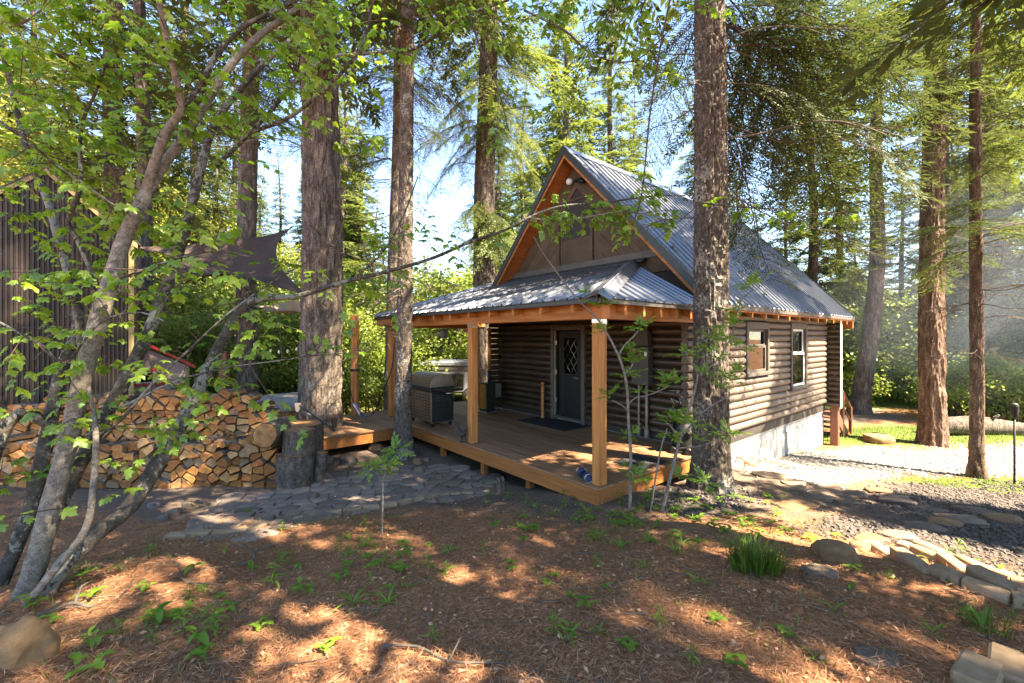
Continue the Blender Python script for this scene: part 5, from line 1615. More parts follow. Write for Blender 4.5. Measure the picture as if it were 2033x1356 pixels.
BOUGH = {}
for dt in (2, 1, 0):
    BOUGH[dt] = {L_: [bough(L_, 900 + 10 * dt + k + int(L_ * 37), dt, .14 + .08 * k, .05 * k) for k in range(4)] for L_ in ((1.2, 2.0, 3.6) if dt == 2 else (1.6, 3.2))}

def place_boughs(items, detail, rg):
    """items: (x, y, z, azimuth, length, pitch)"""
    B = NP()
    for (x, y, z, az, L, pt) in items:
        L_ = min(BOUGH[detail], key=lambda q: abs(math.log(q / L)))
        V, F, T, Mi = BOUGH[detail][L_][rg.integers(0, 4)]
        k = L / L_
        roll = rg.normal(0, .25)
        Rm = np.array(Matrix.Rotation(az, 3, 'Z') @ Matrix.Rotation(-pt, 3, 'Y') @ Matrix.Rotation(roll, 3, 'X'))
        W = (V * k) @ Rm.T + np.array([x, y, z])
        B.V.append(W); B.F.append(F + B.n); B.n += len(W); B.T.append(np.clip(T + rg.normal(0, .08), 0, 1)); B.Mi.append(Mi)
    return B

def crown(H, z0, Rr, nb, detail, seed, rtrunk=.2, power=.8):
    rg = np.random.default_rng(seed)
    it = []
    for k in range(nb):
        f = ((k + rg.uniform(0, .7)) / nb) ** 1.1
        z = z0 + (H - z0) * f
        L = max(.35, Rr * (1 - f) ** power * rg.uniform(.65, 1.15))
        az = k * 2.4 + rg.normal(0, .3)
        it.append((0, 0, z, az, L, R(rg.uniform(-22, 8) + 25 * f)))
    return place_boughs(it, detail, rg)

def fir_trunk(r0, H, seed, flare=.7, nth=72, amp=.02, f=13.0, lean=(0, 0), fine_to=9.0, dz=.05, wob=.06, kind='fir', zlo=-.4):
    zs = np.concatenate([np.arange(zlo, fine_to, dz), np.linspace(fine_to, H, 14)])
    th = np.arange(nth) * 2 * math.pi / nth
    r = r0 * np.clip(1 - np.clip(zs, 0, None) / H, .02, 1) ** .75 * (1 + flare * np.exp(-np.clip(zs + .05, 0, None) / .3))
    T, Z = np.meshgrid(th, zs)
    Rr = np.broadcast_to(r[:, None], T.shape)
    lob = 1 + .05 * np.sin(T * 2 + seed) + .035 * np.sin(T * 3 + seed * 2.1) + (.1 * np.sin(T * 5 + seed) * np.exp(-np.clip(Z, 0, None) / .35)) * flare
    cx, sy = np.cos(T) * r0 * 1.0, np.sin(T) * r0 * 1.0
    o = seed * 3.7
    if kind == 'fir':
        wz = Z * f * .2
        n1 = 1 - np.abs(2 * noise3(cx * f + o, sy * f, wz) - 1)
        n2 = 1 - np.abs(2 * noise3(cx * f * 2.2, sy * f * 2.2 + o, Z * f * .55) - 1)
        n3 = noise3(cx * f * 5, sy * f * 5, Z * f * 2.5 + o)
        disp = amp * (1.2 * n1 ** 1.2 + .6 * n2 + .35 * n3 - 1.0)
    else:
        n1 = 1 - np.abs(2 * noise3(cx * 22 + o, sy * 22, Z * 9) - 1); n2 = noise3(cx * 50, sy * 50 + o, Z * 30)
        disp = amp * (n1 + .6 * n2 - .8)
    rr = Rr * lob + disp
    X = rr * np.cos(T) + lean[0] * Z + wob * np.sin(Z * .35 + seed) * (Z / 6); Y = rr * np.sin(T) + lean[1] * Z
    nz = len(zs)
    i, j = np.meshgrid(np.arange(nz - 1), np.arange(nth), indexing='ij')
    F = np.stack([i * nth + j, i * nth + (j + 1) % nth, (i + 1) * nth + (j + 1) % nth, (i + 1) * nth + j], -1).reshape(-1, 4)
    return np.stack([X, Y, Z], -1).reshape(-1, 3), F

def dead_branches(r0, H, zr, n, Lr, seed, droop=.3, az0=None, azw=3.14, sub=5, lean=(0, 0), rb=.012):
    rg = np.random.default_rng(seed)
    B = NP()
    for k in range(n):
        z = rg.uniform(*zr); az = rg.uniform(-math.pi, math.pi) if az0 is None else az0 + rg.uniform(-azw, azw)
        L = rg.uniform(*Lr); s = np.linspace(0, 1, 7)
        rt = r0 * (1 - z / H) ** .75 * .85
        x = rt + L * s; zz = z - droop * L * s ** 1.6 + .04 * L * np.sin(s * 7 + k); yy = .12 * L * np.sin(s * 4 + k * 1.7) * s
        pts = np.stack([x * math.cos(az) - yy * math.sin(az) + lean[0] * z, x * math.sin(az) + yy * math.cos(az) + lean[1] * z, zz], 1)
        V, F = np_tube(pts, np.linspace(rb, .003, 7) * rg.uniform(.7, 1.3), 4); B.add(V, F, .5, 0)
        for q in range(sub):
            t = rg.uniform(.25, .95); p = np.array([np.interp(t, s, pts[:, c]) for c in range(3)])
            a2 = az + rg.choice([-1, 1]) * rg.uniform(.5, 1.2); l2 = L * rg.uniform(.15, .4)
            d = np.array([math.cos(a2), math.sin(a2), rg.uniform(-.9, .2)])
            V, F = np_tube(np.stack([p, p + d * l2 * .5, p + d * l2 - [0, 0, .1 * l2]]), [.005, .004, .0015], 3); B.add(V, F, .5, 0)
            for _ in range(2):
                p2 = p + d * l2 * rg.uniform(.3, .9); d2 = d + rg.normal(0, .7, 3)
                V, F = np_tube(np.stack([p2, p2 + d2 * l2 * .4]), [.003, .0012], 3); B.add(V, F, .5, 0)
    return B

def near_fir(name, label, x, y, r0, H, seed, bark, deads=(), boughs=None, needles='needles', kind='fir', flare=.6, amp=.02, lean=(0, 0), crown_z=None, crown_R=2.6, nb=60, nth=72, f=13.0, wob=.06, cat='tree', fine_to=9.0, detail=1, group=None):
    z = tz(x, y)
    t = thing(name, label, cat, (x, y, z), 0, group)
    V, F = fir_trunk(r0, H, seed, flare, nth, amp, f, lean, fine_to, .05, wob, kind)
    link('trunk', np_mesh('trunk', V, F, M[bark], smooth=False), t)
    if deads:
        B = NP()
        for kw in deads:
            b = dead_branches(r0, H, lean=lean, seed=seed + 7 * len(B.V), **kw)
            V, F, T, Mi = b.arrays(); B.add(V, F, T, 0)
        stuff(link('dead_branches', B.mesh('dead_branches', M['dead_twig']), t))
    if boughs:
        rg = np.random.default_rng(seed + 5)
        B = place_boughs([(q[0] + lean[0] * q[2], q[1] + lean[1] * q[2], *q[2:]) for q in boughs], 2, rg)
        link('bough', B.mesh('bough', [M[needles], M['twig']]), t)
    if crown_z is not None:
        B = crown(H, crown_z, crown_R, int(nb * .72), detail, seed + 9, r0)
        o = link('crown', B.mesh('crown', [M[needles], M['twig']]), t); o.location = (lean[0] * crown_z, lean[1] * crown_z, 0)
    return t

def ring(z0, z1, n, L, seed, az=None, azw=3.14, pt=(-25, 5)):
    rg = np.random.default_rng(seed)
    return [(0, 0, rg.uniform(z0, z1), (rg.uniform(-3.14, 3.14) if az is None else az + rg.uniform(-azw, azw)), rg.uniform(*L), R(rg.uniform(*pt))) for _ in range(n)]

# the firs that stand around the cabin -------------------------------
def base_of(px, py):
    p = GP(px, py); return p.x, p.y
near_fir('fir_tree', 'massive furrowed fir trunk behind the stumps and woodpile', xat(636, 9.3), 9.3, .39, 34, 1, 'fir_bark', deads=[dict(zr=(3.2, 9.5), n=26, Lr=(.6, 2.2), droop=.15)], boughs=ring(8.0, 11, 8, (1.6, 2.6), 12, pt=(-30, -5)), amp=.05, f=9, crown_z=11, nth=120, crown_R=4.2, nb=70, flare=.45, lean=(.004, 0))
pb_ = UV(3.8, 8.0)
near_fir('fir_tree', 'grey trunk rising between the deck wing and the porch eave', pb_.x, pb_.y, .155, 26, 2, 'spruce_bark', deads=[dict(zr=(2.2, 9), n=70, Lr=(.4, 1.5), droop=.35, rb=.007, sub=7)], boughs=ring(7.5, 10, 8, (1.2, 2), 22), kind='scaly', amp=.022, flare=.85, crown_z=10, crown_R=3, nb=55, lean=(.016, 0), wob=.02, nth=64)
near_fir('fir_tree', 'straight dark trunk rising behind the left end of the cabin', xat(964, 15.2), 15.2, .42, 34, 3, 'fir_bark', deads=[dict(zr=(3, 9), n=22, Lr=(.8, 2.6), droop=.3)], boughs=ring(6.2, 7.6, 12, (1.4, 2.2), 32, az=-1.9, azw=1.2, pt=(-55, -25)) + ring(9.5, 14, 26, (1.8, 3.2), 33, pt=(-40, -10)), needles='needles_light', amp=.022, f=11, crown_z=13, crown_R=3.8, nb=60, nth=48, detail=1)
near_fir('fir_tree', 'reddish fir trunk standing behind the woodpile near the hot tub', xat(492, 12.2), 12.2, .28, 30, 4, 'fir_bark', deads=[dict(zr=(2.5, 10), n=30, Lr=(.6, 2.2), droop=.25)], boughs=ring(8, 12, 10, (1.4, 2.4), 42), amp=.022, f=12, crown_z=11, crown_R=3.4, nb=60, nth=56)
near_fir('fir_tree', 'slim dark trunk behind the porch eave end', xat(779, 12.5), 12.5, .22, 27, 5, 'fir_bark', deads=[dict(zr=(2.5, 11), n=40, Lr=(.6, 2.0), droop=.3)], boughs=ring(7, 12, 12, (1.2, 2.2), 52), amp=.014, crown_z=11, crown_R=3, nb=55, nth=48, lean=(.012, 0))
near_fir('fir_tree', 'grey trunk seen past the metal shed corner', xat(283, 13.5), 13.5, .22, 27, 6, 'fir_bark', deads=[dict(zr=(3, 11), n=20, Lr=(.6, 2.0))], amp=.014, crown_z=9, crown_R=3, nb=60, nth=44, detail=1)
near_fir('fir_tree', 'dark tall trunk rising behind the metal shed roof', xat(230, 16), 16, .36, 32, 7, 'fir_bark', deads=[dict(zr=(4, 12), n=20, Lr=(.8, 2.4))], amp=.02, crown_z=8, crown_R=3.6, nb=80, nth=44, needles='needles', detail=1)
mx_, my_ = xat(1411, 6.3), 6.3
bl = [(0, 0, 6.4, R(4), 3.0, R(8)), (0, 0, 6.1, R(25), 3.6, R(-6)), (0, 0, 5.9, R(-12), 3.2, R(-10)), (0, 0, 5.6, R(40), 3.4, R(-18)), (0, 0, 6.8, R(12), 4.2, R(-8)), (0, 0, 7.4, R(30), 4.2, R(-14)), (0, 0, 7.0, R(-25), 3.0, R(-20)), (0, 0, 7.6, R(55), 4.2, R(-22)), (0, 0, 8.1, R(5), 4.4, R(-24)), (0, 0, 7.9, R(75), 3.2, R(-20)), (0, 0, 8.4, R(150), 2.6, R(-15)), (0, 0, 8.6, R(-80), 2.6, R(-10)), (0, 0, 6.6, R(48), 4.0, R(-20)), (0, 0, 6.9, R(22), 4.6, R(-22))]
near_fir('fir_tree', 'scaly brown fir trunk standing at the right end of the porch', mx_, my_, .222, 30, 8, 'spruce_bark', deads=[dict(zr=(4.2, 8), n=16, Lr=(1.2, 3.0), droop=.22, az0=.3, azw=.9, sub=8), dict(zr=(4.0, 8), n=10, Lr=(.8, 1.8), droop=.2)], boughs=bl, needles='needles_dark', kind='scaly', amp=.05, flare=.55, crown_z=9.5, crown_R=3.6, nb=60, nth=120, wob=.01)
bx_, by_ = base_of(1940, 948)
near_fir('fir_tree', 'slender fir with light green boughs beside the garden torch', bx_, by_, .1, 20, 9, 'fir_bark_red', deads=[dict(zr=(2.3, 5), n=26, Lr=(.6, 1.9), droop=.05, rb=.009)], boughs=ring(4.4, 9.5, 34, (1.0, 2.1), 92, pt=(-15, 12)), needles='needles_light', amp=.014, flare=.55, crown_z=9.5, crown_R=2.2, nb=40, nth=56, wob=.03)
bx_, by_ = base_of(1852, 884)
near_fir('fir_tree', 'broad red-brown fir trunk with deep bark on the sunny lawn edge', bx_, by_, .245, 34, 10, 'fir_bark_red', deads=[dict(zr=(4, 9), n=24, Lr=(1.0, 2.8), droop=.12)], boughs=ring(7.2, 11, 12, (1.8, 3), 102), amp=.05, f=9, flare=.4, crown_z=11, crown_R=4, nb=60, nth=110)
near_fir('fir_tree', 'leaning thin trunk past the back stair', xat(1705, 18), 18, .34, 22, 13, 'fir_bark', deads=[dict(zr=(2, 8), n=26, Lr=(.8, 2.4), droop=.3)], boughs=ring(5, 10, 10, (1.2, 2.2), 132), amp=.02, detail=1, crown_z=9, crown_R=2.6, nb=45, nth=40, lean=(.1, 0), wob=.25)

# prototypes for the forest behind and the added shade firs
PROTO = []
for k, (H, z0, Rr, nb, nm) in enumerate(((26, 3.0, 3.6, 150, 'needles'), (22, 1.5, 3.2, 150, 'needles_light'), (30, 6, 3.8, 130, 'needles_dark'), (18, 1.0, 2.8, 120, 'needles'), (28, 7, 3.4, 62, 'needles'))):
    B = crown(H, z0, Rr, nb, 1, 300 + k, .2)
    cm = B.mesh('crown', [M[nm], M['twig']])
    V, F = fir_trunk(.3 * H / 26, H, 30 + k, .4, 20, .02, 8, (0, 0), 6, .4, .1)
    tm = np_mesh('trunk', V, F, M['fir_bark'], smooth=True)
    PROTO.append((cm, tm, H))

def forest(px, Y, kind, s, label, group, rz=None, x=None):
    x = xat(px, Y) if x is None else x
    cm, tm, H = PROTO[kind]
    t = thing('conifer', label, 'tree', (x, Y, tz(x, Y) - .1), random.uniform(0, 6.28) if rz is None else rz, group)
    for nm, me in (('trunk', tm), ('crown', cm)):
        o = link(nm, me, t); o.scale = (s, s, s)
    return t
LFAR = ('dense green conifer in the forest behind the yard', 'conifers in the forest behind the yard')
LLIT = ('pale sunlit conifer in the forest behind the cabin', 'sunlit conifers behind the cabin')
LDARK = ('dark tall conifer in the forest behind the yard', 'dark conifers in the forest behind')
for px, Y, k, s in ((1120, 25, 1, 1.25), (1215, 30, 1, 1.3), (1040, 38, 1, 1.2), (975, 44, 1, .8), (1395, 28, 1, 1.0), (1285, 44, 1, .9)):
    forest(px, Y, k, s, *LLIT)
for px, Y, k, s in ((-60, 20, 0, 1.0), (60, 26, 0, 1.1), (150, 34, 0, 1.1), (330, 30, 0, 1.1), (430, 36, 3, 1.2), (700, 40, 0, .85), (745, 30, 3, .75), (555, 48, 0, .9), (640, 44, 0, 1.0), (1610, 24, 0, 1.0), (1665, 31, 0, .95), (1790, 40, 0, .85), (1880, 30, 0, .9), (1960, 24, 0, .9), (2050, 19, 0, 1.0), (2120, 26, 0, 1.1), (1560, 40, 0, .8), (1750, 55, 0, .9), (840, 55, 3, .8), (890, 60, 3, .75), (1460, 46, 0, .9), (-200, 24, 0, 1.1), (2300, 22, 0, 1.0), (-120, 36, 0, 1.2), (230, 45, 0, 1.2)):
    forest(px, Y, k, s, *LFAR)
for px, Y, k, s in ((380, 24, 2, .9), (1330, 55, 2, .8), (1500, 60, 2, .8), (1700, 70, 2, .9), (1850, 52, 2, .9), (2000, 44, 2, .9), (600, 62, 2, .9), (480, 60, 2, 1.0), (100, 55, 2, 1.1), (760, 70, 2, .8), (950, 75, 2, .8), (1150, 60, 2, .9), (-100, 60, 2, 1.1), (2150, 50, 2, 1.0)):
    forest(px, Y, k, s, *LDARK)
rf_ = random.Random(91)
gaps = ((852, 945), (1290, 1345), (1488, 1548), (1690, 1815))
for k in range(60):
    px = rf_.uniform(-150, 2200); Y = rf_.uniform(30, 62); kk = rf_.choice([0, 0, 1, 3, 1]); sc_ = rf_.uniform(.85, 1.3)
    if any(a - 900 / Y < px < b + 900 / Y for a, b in gaps): continue
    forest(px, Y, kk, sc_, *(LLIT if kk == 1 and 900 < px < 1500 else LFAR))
# unseen firs added behind and beside the camera to shade the foreground
LSH = ('unseen tall fir added on the sun side to shade the yard', 'added shade firs on the sun side')
for x, y, k, s in ((7.0, -5.6, 4, .95), (11.2, -6.4, 4, 1.0), (3.7, .5, 4, 1.3), (5.6, 2.3, 4, .8), (9.6, 2.5, 3, .6), (8.5, 4.0, 3, .52), (11.2, 3.4, 3, .62), (15.5, -5.4, 4, 1.1)):
    forest(0, y, k, s, *LSH, x=x)
# one on the sunny side giving the roof its dapple
for x, y, k, s in ((24, 11.5, 2, .9), (28, 14.5, 2, .95)):
    forest(0, y, k, s, 'tall fir standing far right of the sunny lawn', 'firs right of the lawn', x=x)

# broadleaf trees and shrubs: leaf clouds on branches -------------------
def leaf_cloud(n, centers, rad, size, seed, tilt=.8):
    rg = np.random.default_rng(seed)
    centers = np.asarray(centers); c = rg.integers(0, len(centers), n)
    P = centers[c] + rg.normal(0, 1, (n, 3)) * np.asarray(rad)
    D = rg.normal(0, 1, (n, 3)); D[:, 2] = D[:, 2] * .5 - .35
    N = rg.normal(0, tilt, (n, 3)); N[:, 2] += 1.0
    L = size * rg.uniform(.6, 1.3, n)
    V, F = diamonds(P, D, N, L, L * .72, .5)
    cl = rg.uniform(.1, .6, len(centers))[c]
    return V, F, np.clip(cl + rg.normal(0, .15, n), 0, 1)

def broadleaf_proto(H, Rr, z0, nc, nl, size, seed, leaf, spread=.45, nstem=1):
    rg = np.random.default_rng(seed)
    cs = []
    W = NP()
    for st in range(nstem):
        bx, by = (rg.normal(0, Rr * .25, 2) if nstem > 1 else (0, 0))
        topx, topy = bx + rg.normal(0, Rr * .3), by + rg.normal(0, Rr * .3)
        s = np.linspace(0, 1, 8)
        stem = np.stack([bx + (topx - bx) * s ** 1.5, by + (topy - by) * s ** 1.5, -.2 + (H + .1) * .92 * s], 1)
        V, F = np_tube(stem, np.linspace(.018 * H ** .7 + .006, .006, 8), 6); W.add(V, F, .5, 0)
        for k in range(nc // nstem):
            f = rg.uniform(0, 1) ** .8
            z = z0 + (H - z0) * f
            rr = Rr * math.sqrt(rg.uniform(.05, 1)) * (math.sin(math.pi * min(1, .15 + f * .8)) ** .6)
            a = rg.uniform(0, 6.28)
            sx, sy = np.interp(z, stem[:, 2], stem[:, 0]), np.interp(z, stem[:, 2], stem[:, 1])
            p = np.array([sx + rr * math.cos(a), sy + rr * math.sin(a), z])
            cs.append(p)
            q = np.array([sx, sy, max(.1, z - rr * .6)]); m = (p + q) / 2 + [0, 0, .1 * rr]
            V, F = np_tube(np.stack([q, m, p]), [.008 + .004 * rr, .006, .002], 4); W.add(V, F, .5, 0)
    V, F, T = leaf_cloud(nl, cs, (spread, spread, spread * .55), size, seed + 1)
    return np_mesh('crown', V, F, M[leaf], T), W.mesh('trunk', M['twig'])
BL = {
    'tree_a': broadleaf_proto(13, 3.6, 2.0, 90, 9000, .2, 501, 'broad_leaf', .55),
    'tree_b': broadleaf_proto(9, 2.8, 1.0, 80, 8000, .17, 502, 'broad_leaf', .5),
    'shrub_a': broadleaf_proto(3.6, 1.5, .3, 60, 4500, .12, 503, 'shrub_leaf', .3, 5),
    'shrub_b': broadleaf_proto(2.2, 1.3, .2, 50, 3600, .1, 504, 'shrub_leaf', .25, 6),
    'shrub_c': broadleaf_proto(1.1, .8, .1, 40, 2200, .08, 505, 'shrub_leaf', .16, 6),
}
def broadleaf(name, kind, px, Y, s, label, cat, group, x=None):
    x = xat(px, Y) if x is None else x
    cm, tm = BL[kind]
    t = thing(name, label, cat, (x, Y, tz(x, Y)), random.uniform(0, 6.28), group)
    for nm, me in (('trunk', tm), ('crown', cm)):
        o = link(nm, me, t); o.scale = (s, s, s * random.uniform(.9, 1.12))
    return t
LT = ('yellow green broadleaf tree in the thicket behind the shed', 'tree', 'broadleaf trees behind the shed')
for px, Y, k, s in ((-80, 17, 'tree_a', 1.1), (40, 20, 'tree_a', 1.1), (170, 23, 'tree_a', 1.0), (330, 22, 'tree_b', 1.0), (410, 26, 'tree_b', 1.1), (120, 15.5, 'tree_b', 1.0), (-10, 28, 'tree_a', 1.3), (560, 26, 'tree_b', .9), (250, 28, 'tree_a', 1.1)):
    broadleaf('broadleaf_tree', k, px, Y, s, *LT)
LS = ('bright leafy shrub in the sunlit thicket beyond the deck', 'shrub', 'shrubs beyond the deck')
rs_ = random.Random(44)
for k in range(40):
    px = 300 + 650 * (k + rs_.uniform(0, .9)) / 40
    Y = rs_.uniform(14.5, 24) if px < 800 else rs_.uniform(19.5, 26)
    broadleaf('shrub', rs_.choice(['shrub_a', 'shrub_b', 'shrub_a']), px, Y, rs_.uniform(.85, 1.4) * Y / 18, *LS)
for px, Y, k, s in ((690, 13.2, 'shrub_a', .75), (735, 14, 'shrub_b', 1.0), (760, 13, 'shrub_b', .8), (655, 14.5, 'shrub_a', .9), (560, 14, 'shrub_b', .9), (600, 15, 'shrub_a', .9)):
    broadleaf('shrub', k, px, Y, s, *LS)
LR = ('green leafy shrub along the far edge of the lawn', 'shrub', 'shrubs along the lawn edge')
for px, Y, k, s in ((1690, 22, 'shrub_a', 1.3), (1735, 26, 'shrub_a', 1.5), (1780, 30, 'shrub_a', 1.6), (1660, 28, 'tree_b', .7), (1830, 33, 'shrub_b', 1.6), (1800, 22, 'shrub_c', 1.4), (1760, 24, 'shrub_c', 1.5), (1840, 20, 'shrub_c', 1.3), (1915, 15.5, 'shrub_b', .9), (1950, 16.5, 'shrub_b', 1.0), (1895, 17, 'shrub_b', .9), (1990, 15.5, 'shrub_b', .9), (2040, 15, 'shrub_b', 1.0), (1930, 20, 'shrub_a', 1.1), (2010, 21, 'shrub_a', 1.2), (1690, 38, 'tree_b', 1.0), (1790, 42, 'tree_b', .9), (1880, 26, 'shrub_a', 1.2), (1700, 20, 'shrub_c', 1.3), (1655, 22, 'shrub_a', 1.2), (2090, 20, 'shrub_a', 1.3)):
    broadleaf('shrub', k, px, Y, s, *LR)

# ------------------------------------------------------------------ the maple clump in front
def maple_leaf_np():
    """five-lobed leaf, stalk at origin, tip along +x"""
    half = [(0, 0), (-.10, .16), (-.06, .30), (.03, .36), (.10, .30), (.16, .24), (.22, .33), (.30, .46), (.42, .50), (.50, .40), (.46, .28), (.50, .22), (.60, .24), (.74, .26), (.78, .18), (.86, .08), (1.0, 0)]
    pts = half + [(x, -y) for x, y in half[-2:0:-1]]
    P = np.array([(x, y, 0) for x, y in pts], float)
    P[:, 2] = -.32 * np.abs(P[:, 1]) - .28 * P[:, 0] ** 2 + .06 * np.sin(P[:, 1] * 14) + .05 * np.sin(P[:, 0] * 11)
    c = np.array([[.3, 0, -.01]])
    V = np.vstack([c, P]); n = len(P)
    F = np.array([(0, 1 + i, 1 + (i + 1) % n) for i in range(n)])
    return V, F
MLV, MLF = maple_leaf_np()
ML_MESH = []
for k in range(5):
    V = MLV.copy(); rg = np.random.default_rng(k)
    V[:, 2] *= rg.uniform(.6, 1.5); V[:, 1] *= rg.uniform(.9, 1.1); V[:, 2] += .05 * np.sin(V[:, 0] * 5 + k) * V[:, 1]
    ML_MESH.append((V, np_mesh('leaf', V, MLF, M['maple_leaf'], np.full(len(MLF), .15 + .14 * k), True)))

def frames(D, N):
    D = unit(D); S = unit(np.cross(N, D)); N = np.cross(D, S)
    return np.stack([D, S, N], -1)                  # columns

maple = thing('maple_tree', 'many stemmed maple with bright new leaves beside the woodpile', 'tree', (xat(40, 3.3), 3.3, tz(xat(40, 3.3), 3.3)))
MO = np.array(maple.location)
def stem(name, pts, mat, n=12, step=.07, knots=0.0, parent=maple):
    """pts: (px, py, Y, diameter in px of the photograph)"""
    W = []
    for px, py, Y, dpx in pts:
        p = PX(px, py, Y); W.append((p.x - MO[0], p.y - MO[1], p.z - MO[2], (dpx * .58 if dpx > 12 else dpx * .75) / FPX * Y / 2))
    sp = spline(W, step)
    rad = sp[:, 3].copy()
    if knots:
        s = np.arange(len(rad)) * step
        rad *= 1 + knots * (noise3(s * 5, 1.7, len(pts) * 2.3) - .5) + knots * .8 * np.exp(-((s % .83) - .4) ** 2 / .002)
    V, F = np_tube(sp[:, :3], np.maximum(rad, .0015), n)
    if knots: V = V + .004 * (np.stack([noise3(V[:, 0] * 22, V[:, 1] * 22, V[:, 2] * 22 + k * 9) for k in range(3)], 1) - .5)
    link(name, np_mesh(name, V, F, M[mat], smooth=True), parent)
    return sp
STEMS = {}
ST = lambda k, *a, **kw: STEMS.__setitem__(k, stem(*a, **kw))
ST('m1', 'stem', [(20, 1230, 3.1, 70), (62, 1150, 3.15, 62), (105, 990, 3.2, 56), (135, 880, 3.25, 52), (160, 770, 3.3, 52), (195, 640, 3.3, 50), (225, 540, 3.35, 46), (248, 470, 3.4, 44), (275, 415, 3.4, 40), (292, 378, 3.45, 36)], 'maple_bark', 18, knots=.12)
ST('m1a', 'branch', [(290, 385, 3.45, 34), (305, 330, 3.4, 30), (330, 262, 3.35, 27), (360, 218, 3.3, 24), (350, 160, 3.2, 22), (332, 80, 3.1, 20), (316, 0, 3.0, 18), (306, -80, 2.9, 15)], 'maple_bark', 12, knots=.08)
ST('m1b', 'branch', [(294, 380, 3.45, 34), (330, 320, 3.5, 29), (372, 262, 3.55, 27), (410, 205, 3.6, 25), (450, 140, 3.7, 22), (510, 75, 3.8, 20), (565, 35, 3.9, 18), (640, -20, 4.0, 14), (720, -80, 4.1, 9)], 'maple_bark', 12, knots=.08)
ST('m1c', 'branch', [(362, 212, 3.3, 17), (400, 165, 3.35, 18), (430, 110, 3.4, 18), (480, 55, 3.5, 16), (560, 15, 3.6, 13), (640, -30, 3.7, 10)], 'maple_dark', 10)
ST('m2', 'stem', [(70, 1215, 3.1, 62), (120, 1130, 3.2, 58), (190, 1060, 3.35, 54), (258, 1005, 3.5, 50), (310, 925, 3.65, 48), (360, 840, 3.8, 44), (400, 762, 3.95, 40), (440, 680, 4.1, 36), (478, 618, 4.2, 30), (520, 592, 4.3, 24), (580, 590, 4.4, 18), (650, 570, 4.5, 13)], 'maple_dark', 16, knots=.1)
ST('m2b', 'branch', [(640, 573, 4.5, 12), (690, 558, 4.5, 11), (780, 536, 4.6, 10), (860, 512, 4.6, 9), (930, 482, 4.7, 8), (1000, 458, 4.7, 7), (1050, 432, 4.7, 6.5), (1110, 410, 4.7, 6), (1200, 402, 4.7, 5), (1290, 390, 4.7, 4), (1360, 388, 4.7, 3)], 'maple_dark', 8)
ST('m3', 'stem', [(40, 1190, 3.2, 46), (110, 1020, 3.5, 44), (180, 880, 3.8, 42), (240, 770, 4.0, 40), (290, 670, 4.2, 38), (335, 560, 4.4, 34), (370, 450, 4.5, 30), (395, 350, 4.6, 27), (430, 240, 4.7, 22), (520, 130, 4.8, 18), (600, 60, 4.9, 14)], 'maple_dark', 14, knots=.1)
ST('m4', 'stem', [(0, 1160, 3.3, 44), (60, 1010, 3.4, 42), (95, 860, 3.5, 40), (120, 740, 3.6, 34), (155, 640, 3.7, 28), (140, 560, 3.8, 25), (118, 480, 3.9, 23), (95, 400, 4.0, 21), (60, 320, 4.1, 19), (38, 240, 4.2, 17), (14, 140, 4.2, 15), (-10, 40, 4.2, 12)], 'maple_dark', 12, knots=.1)
ST('m5', 'stem', [(-60, 1140, 3.2, 40), (-10, 900, 3.3, 38), (40, 820, 3.4, 36), (110, 850, 3.45, 32)], 'maple_dark', 12, knots=.1)
ST('m6', 'stem', [(40, 1215, 3.0, 26), (110, 1130, 3.05, 24), (170, 1050, 3.1, 22), (186, 960, 3.15, 20), (190, 850, 3.25, 16), (178, 780, 3.3, 13), (160, 700, 3.35, 10), (150, 620, 3.4, 7)], 'maple_bark', 10)
ST('m7', 'branch', [(190, 620, 3.75, 12), (180, 540, 3.7, 13), (150, 470, 3.65, 14), (135, 440, 3.6, 13), (150, 400, 3.6, 12), (160, 360, 3.6, 10), (162, 250, 3.6, 8), (200, 160, 3.6, 6), (230, 50, 3.6, 5)], 'maple_dark', 8)
ST('m8', 'branch', [(430, 330, 4.6, 14), (520, 240, 4.6, 13), (580, 170, 4.7, 12), (640, 120, 4.8, 11), (700, 108, 4.8, 9), (760, 104, 4.8, 8), (820, 98, 4.8, 8), (880, 60, 4.8, 7), (930, 28, 4.8, 7), (1010, 0, 4.8, 6)], 'maple_dark', 8)
ST('m9', 'branch', [(500, 262, 4.6, 11), (570, 235, 4.5, 10), (630, 190, 4.4, 9), (700, 120, 4.3, 9), (728, 60, 4.2, 8), (740, 0, 4.1, 7)], 'maple_dark', 8)
ST('b1', 'branch', [(95, 905, 3.2, 8), (220, 850, 3.3, 8), (300, 765, 3.35, 7), (380, 690, 3.4, 6), (450, 625, 3.5, 5), (540, 560, 3.6, 4), (610, 520, 3.7, 3)], 'maple_dark', 6)
ST('b2', 'branch', [(240, 810, 3.3, 7), (340, 760, 3.4, 6), (450, 730, 3.5, 5), (560, 715, 3.6, 3.5), (640, 702, 3.7, 2.5)], 'maple_dark', 6)
ST('b3', 'branch', [(220, 560, 3.4, 6), (330, 520, 3.3, 5), (420, 500, 3.3, 4), (500, 510, 3.3, 3)], 'maple_dark', 6)
ST('b4', 'branch', [(0, 240, 3.3, 6), (90, 310, 3.3, 5), (160, 360, 3.3, 5), (260, 430, 3.35, 3)], 'maple_dark', 6)
ST('b5', 'branch', [(0, 640, 3.1, 6), (90, 690, 3.15, 6), (130, 720, 3.2, 6), (200, 640, 3.15, 5), (280, 620, 3.1, 4), (330, 640, 3.1, 3)], 'maple_dark', 6)
ST('b6', 'branch', [(1040, 20, 4.6, 6), (1120, 60, 4.6, 5), (1180, 110, 4.6, 4), (1260, 120, 4.7, 4), (1330, 60, 4.7, 3)], 'maple_dark', 6)
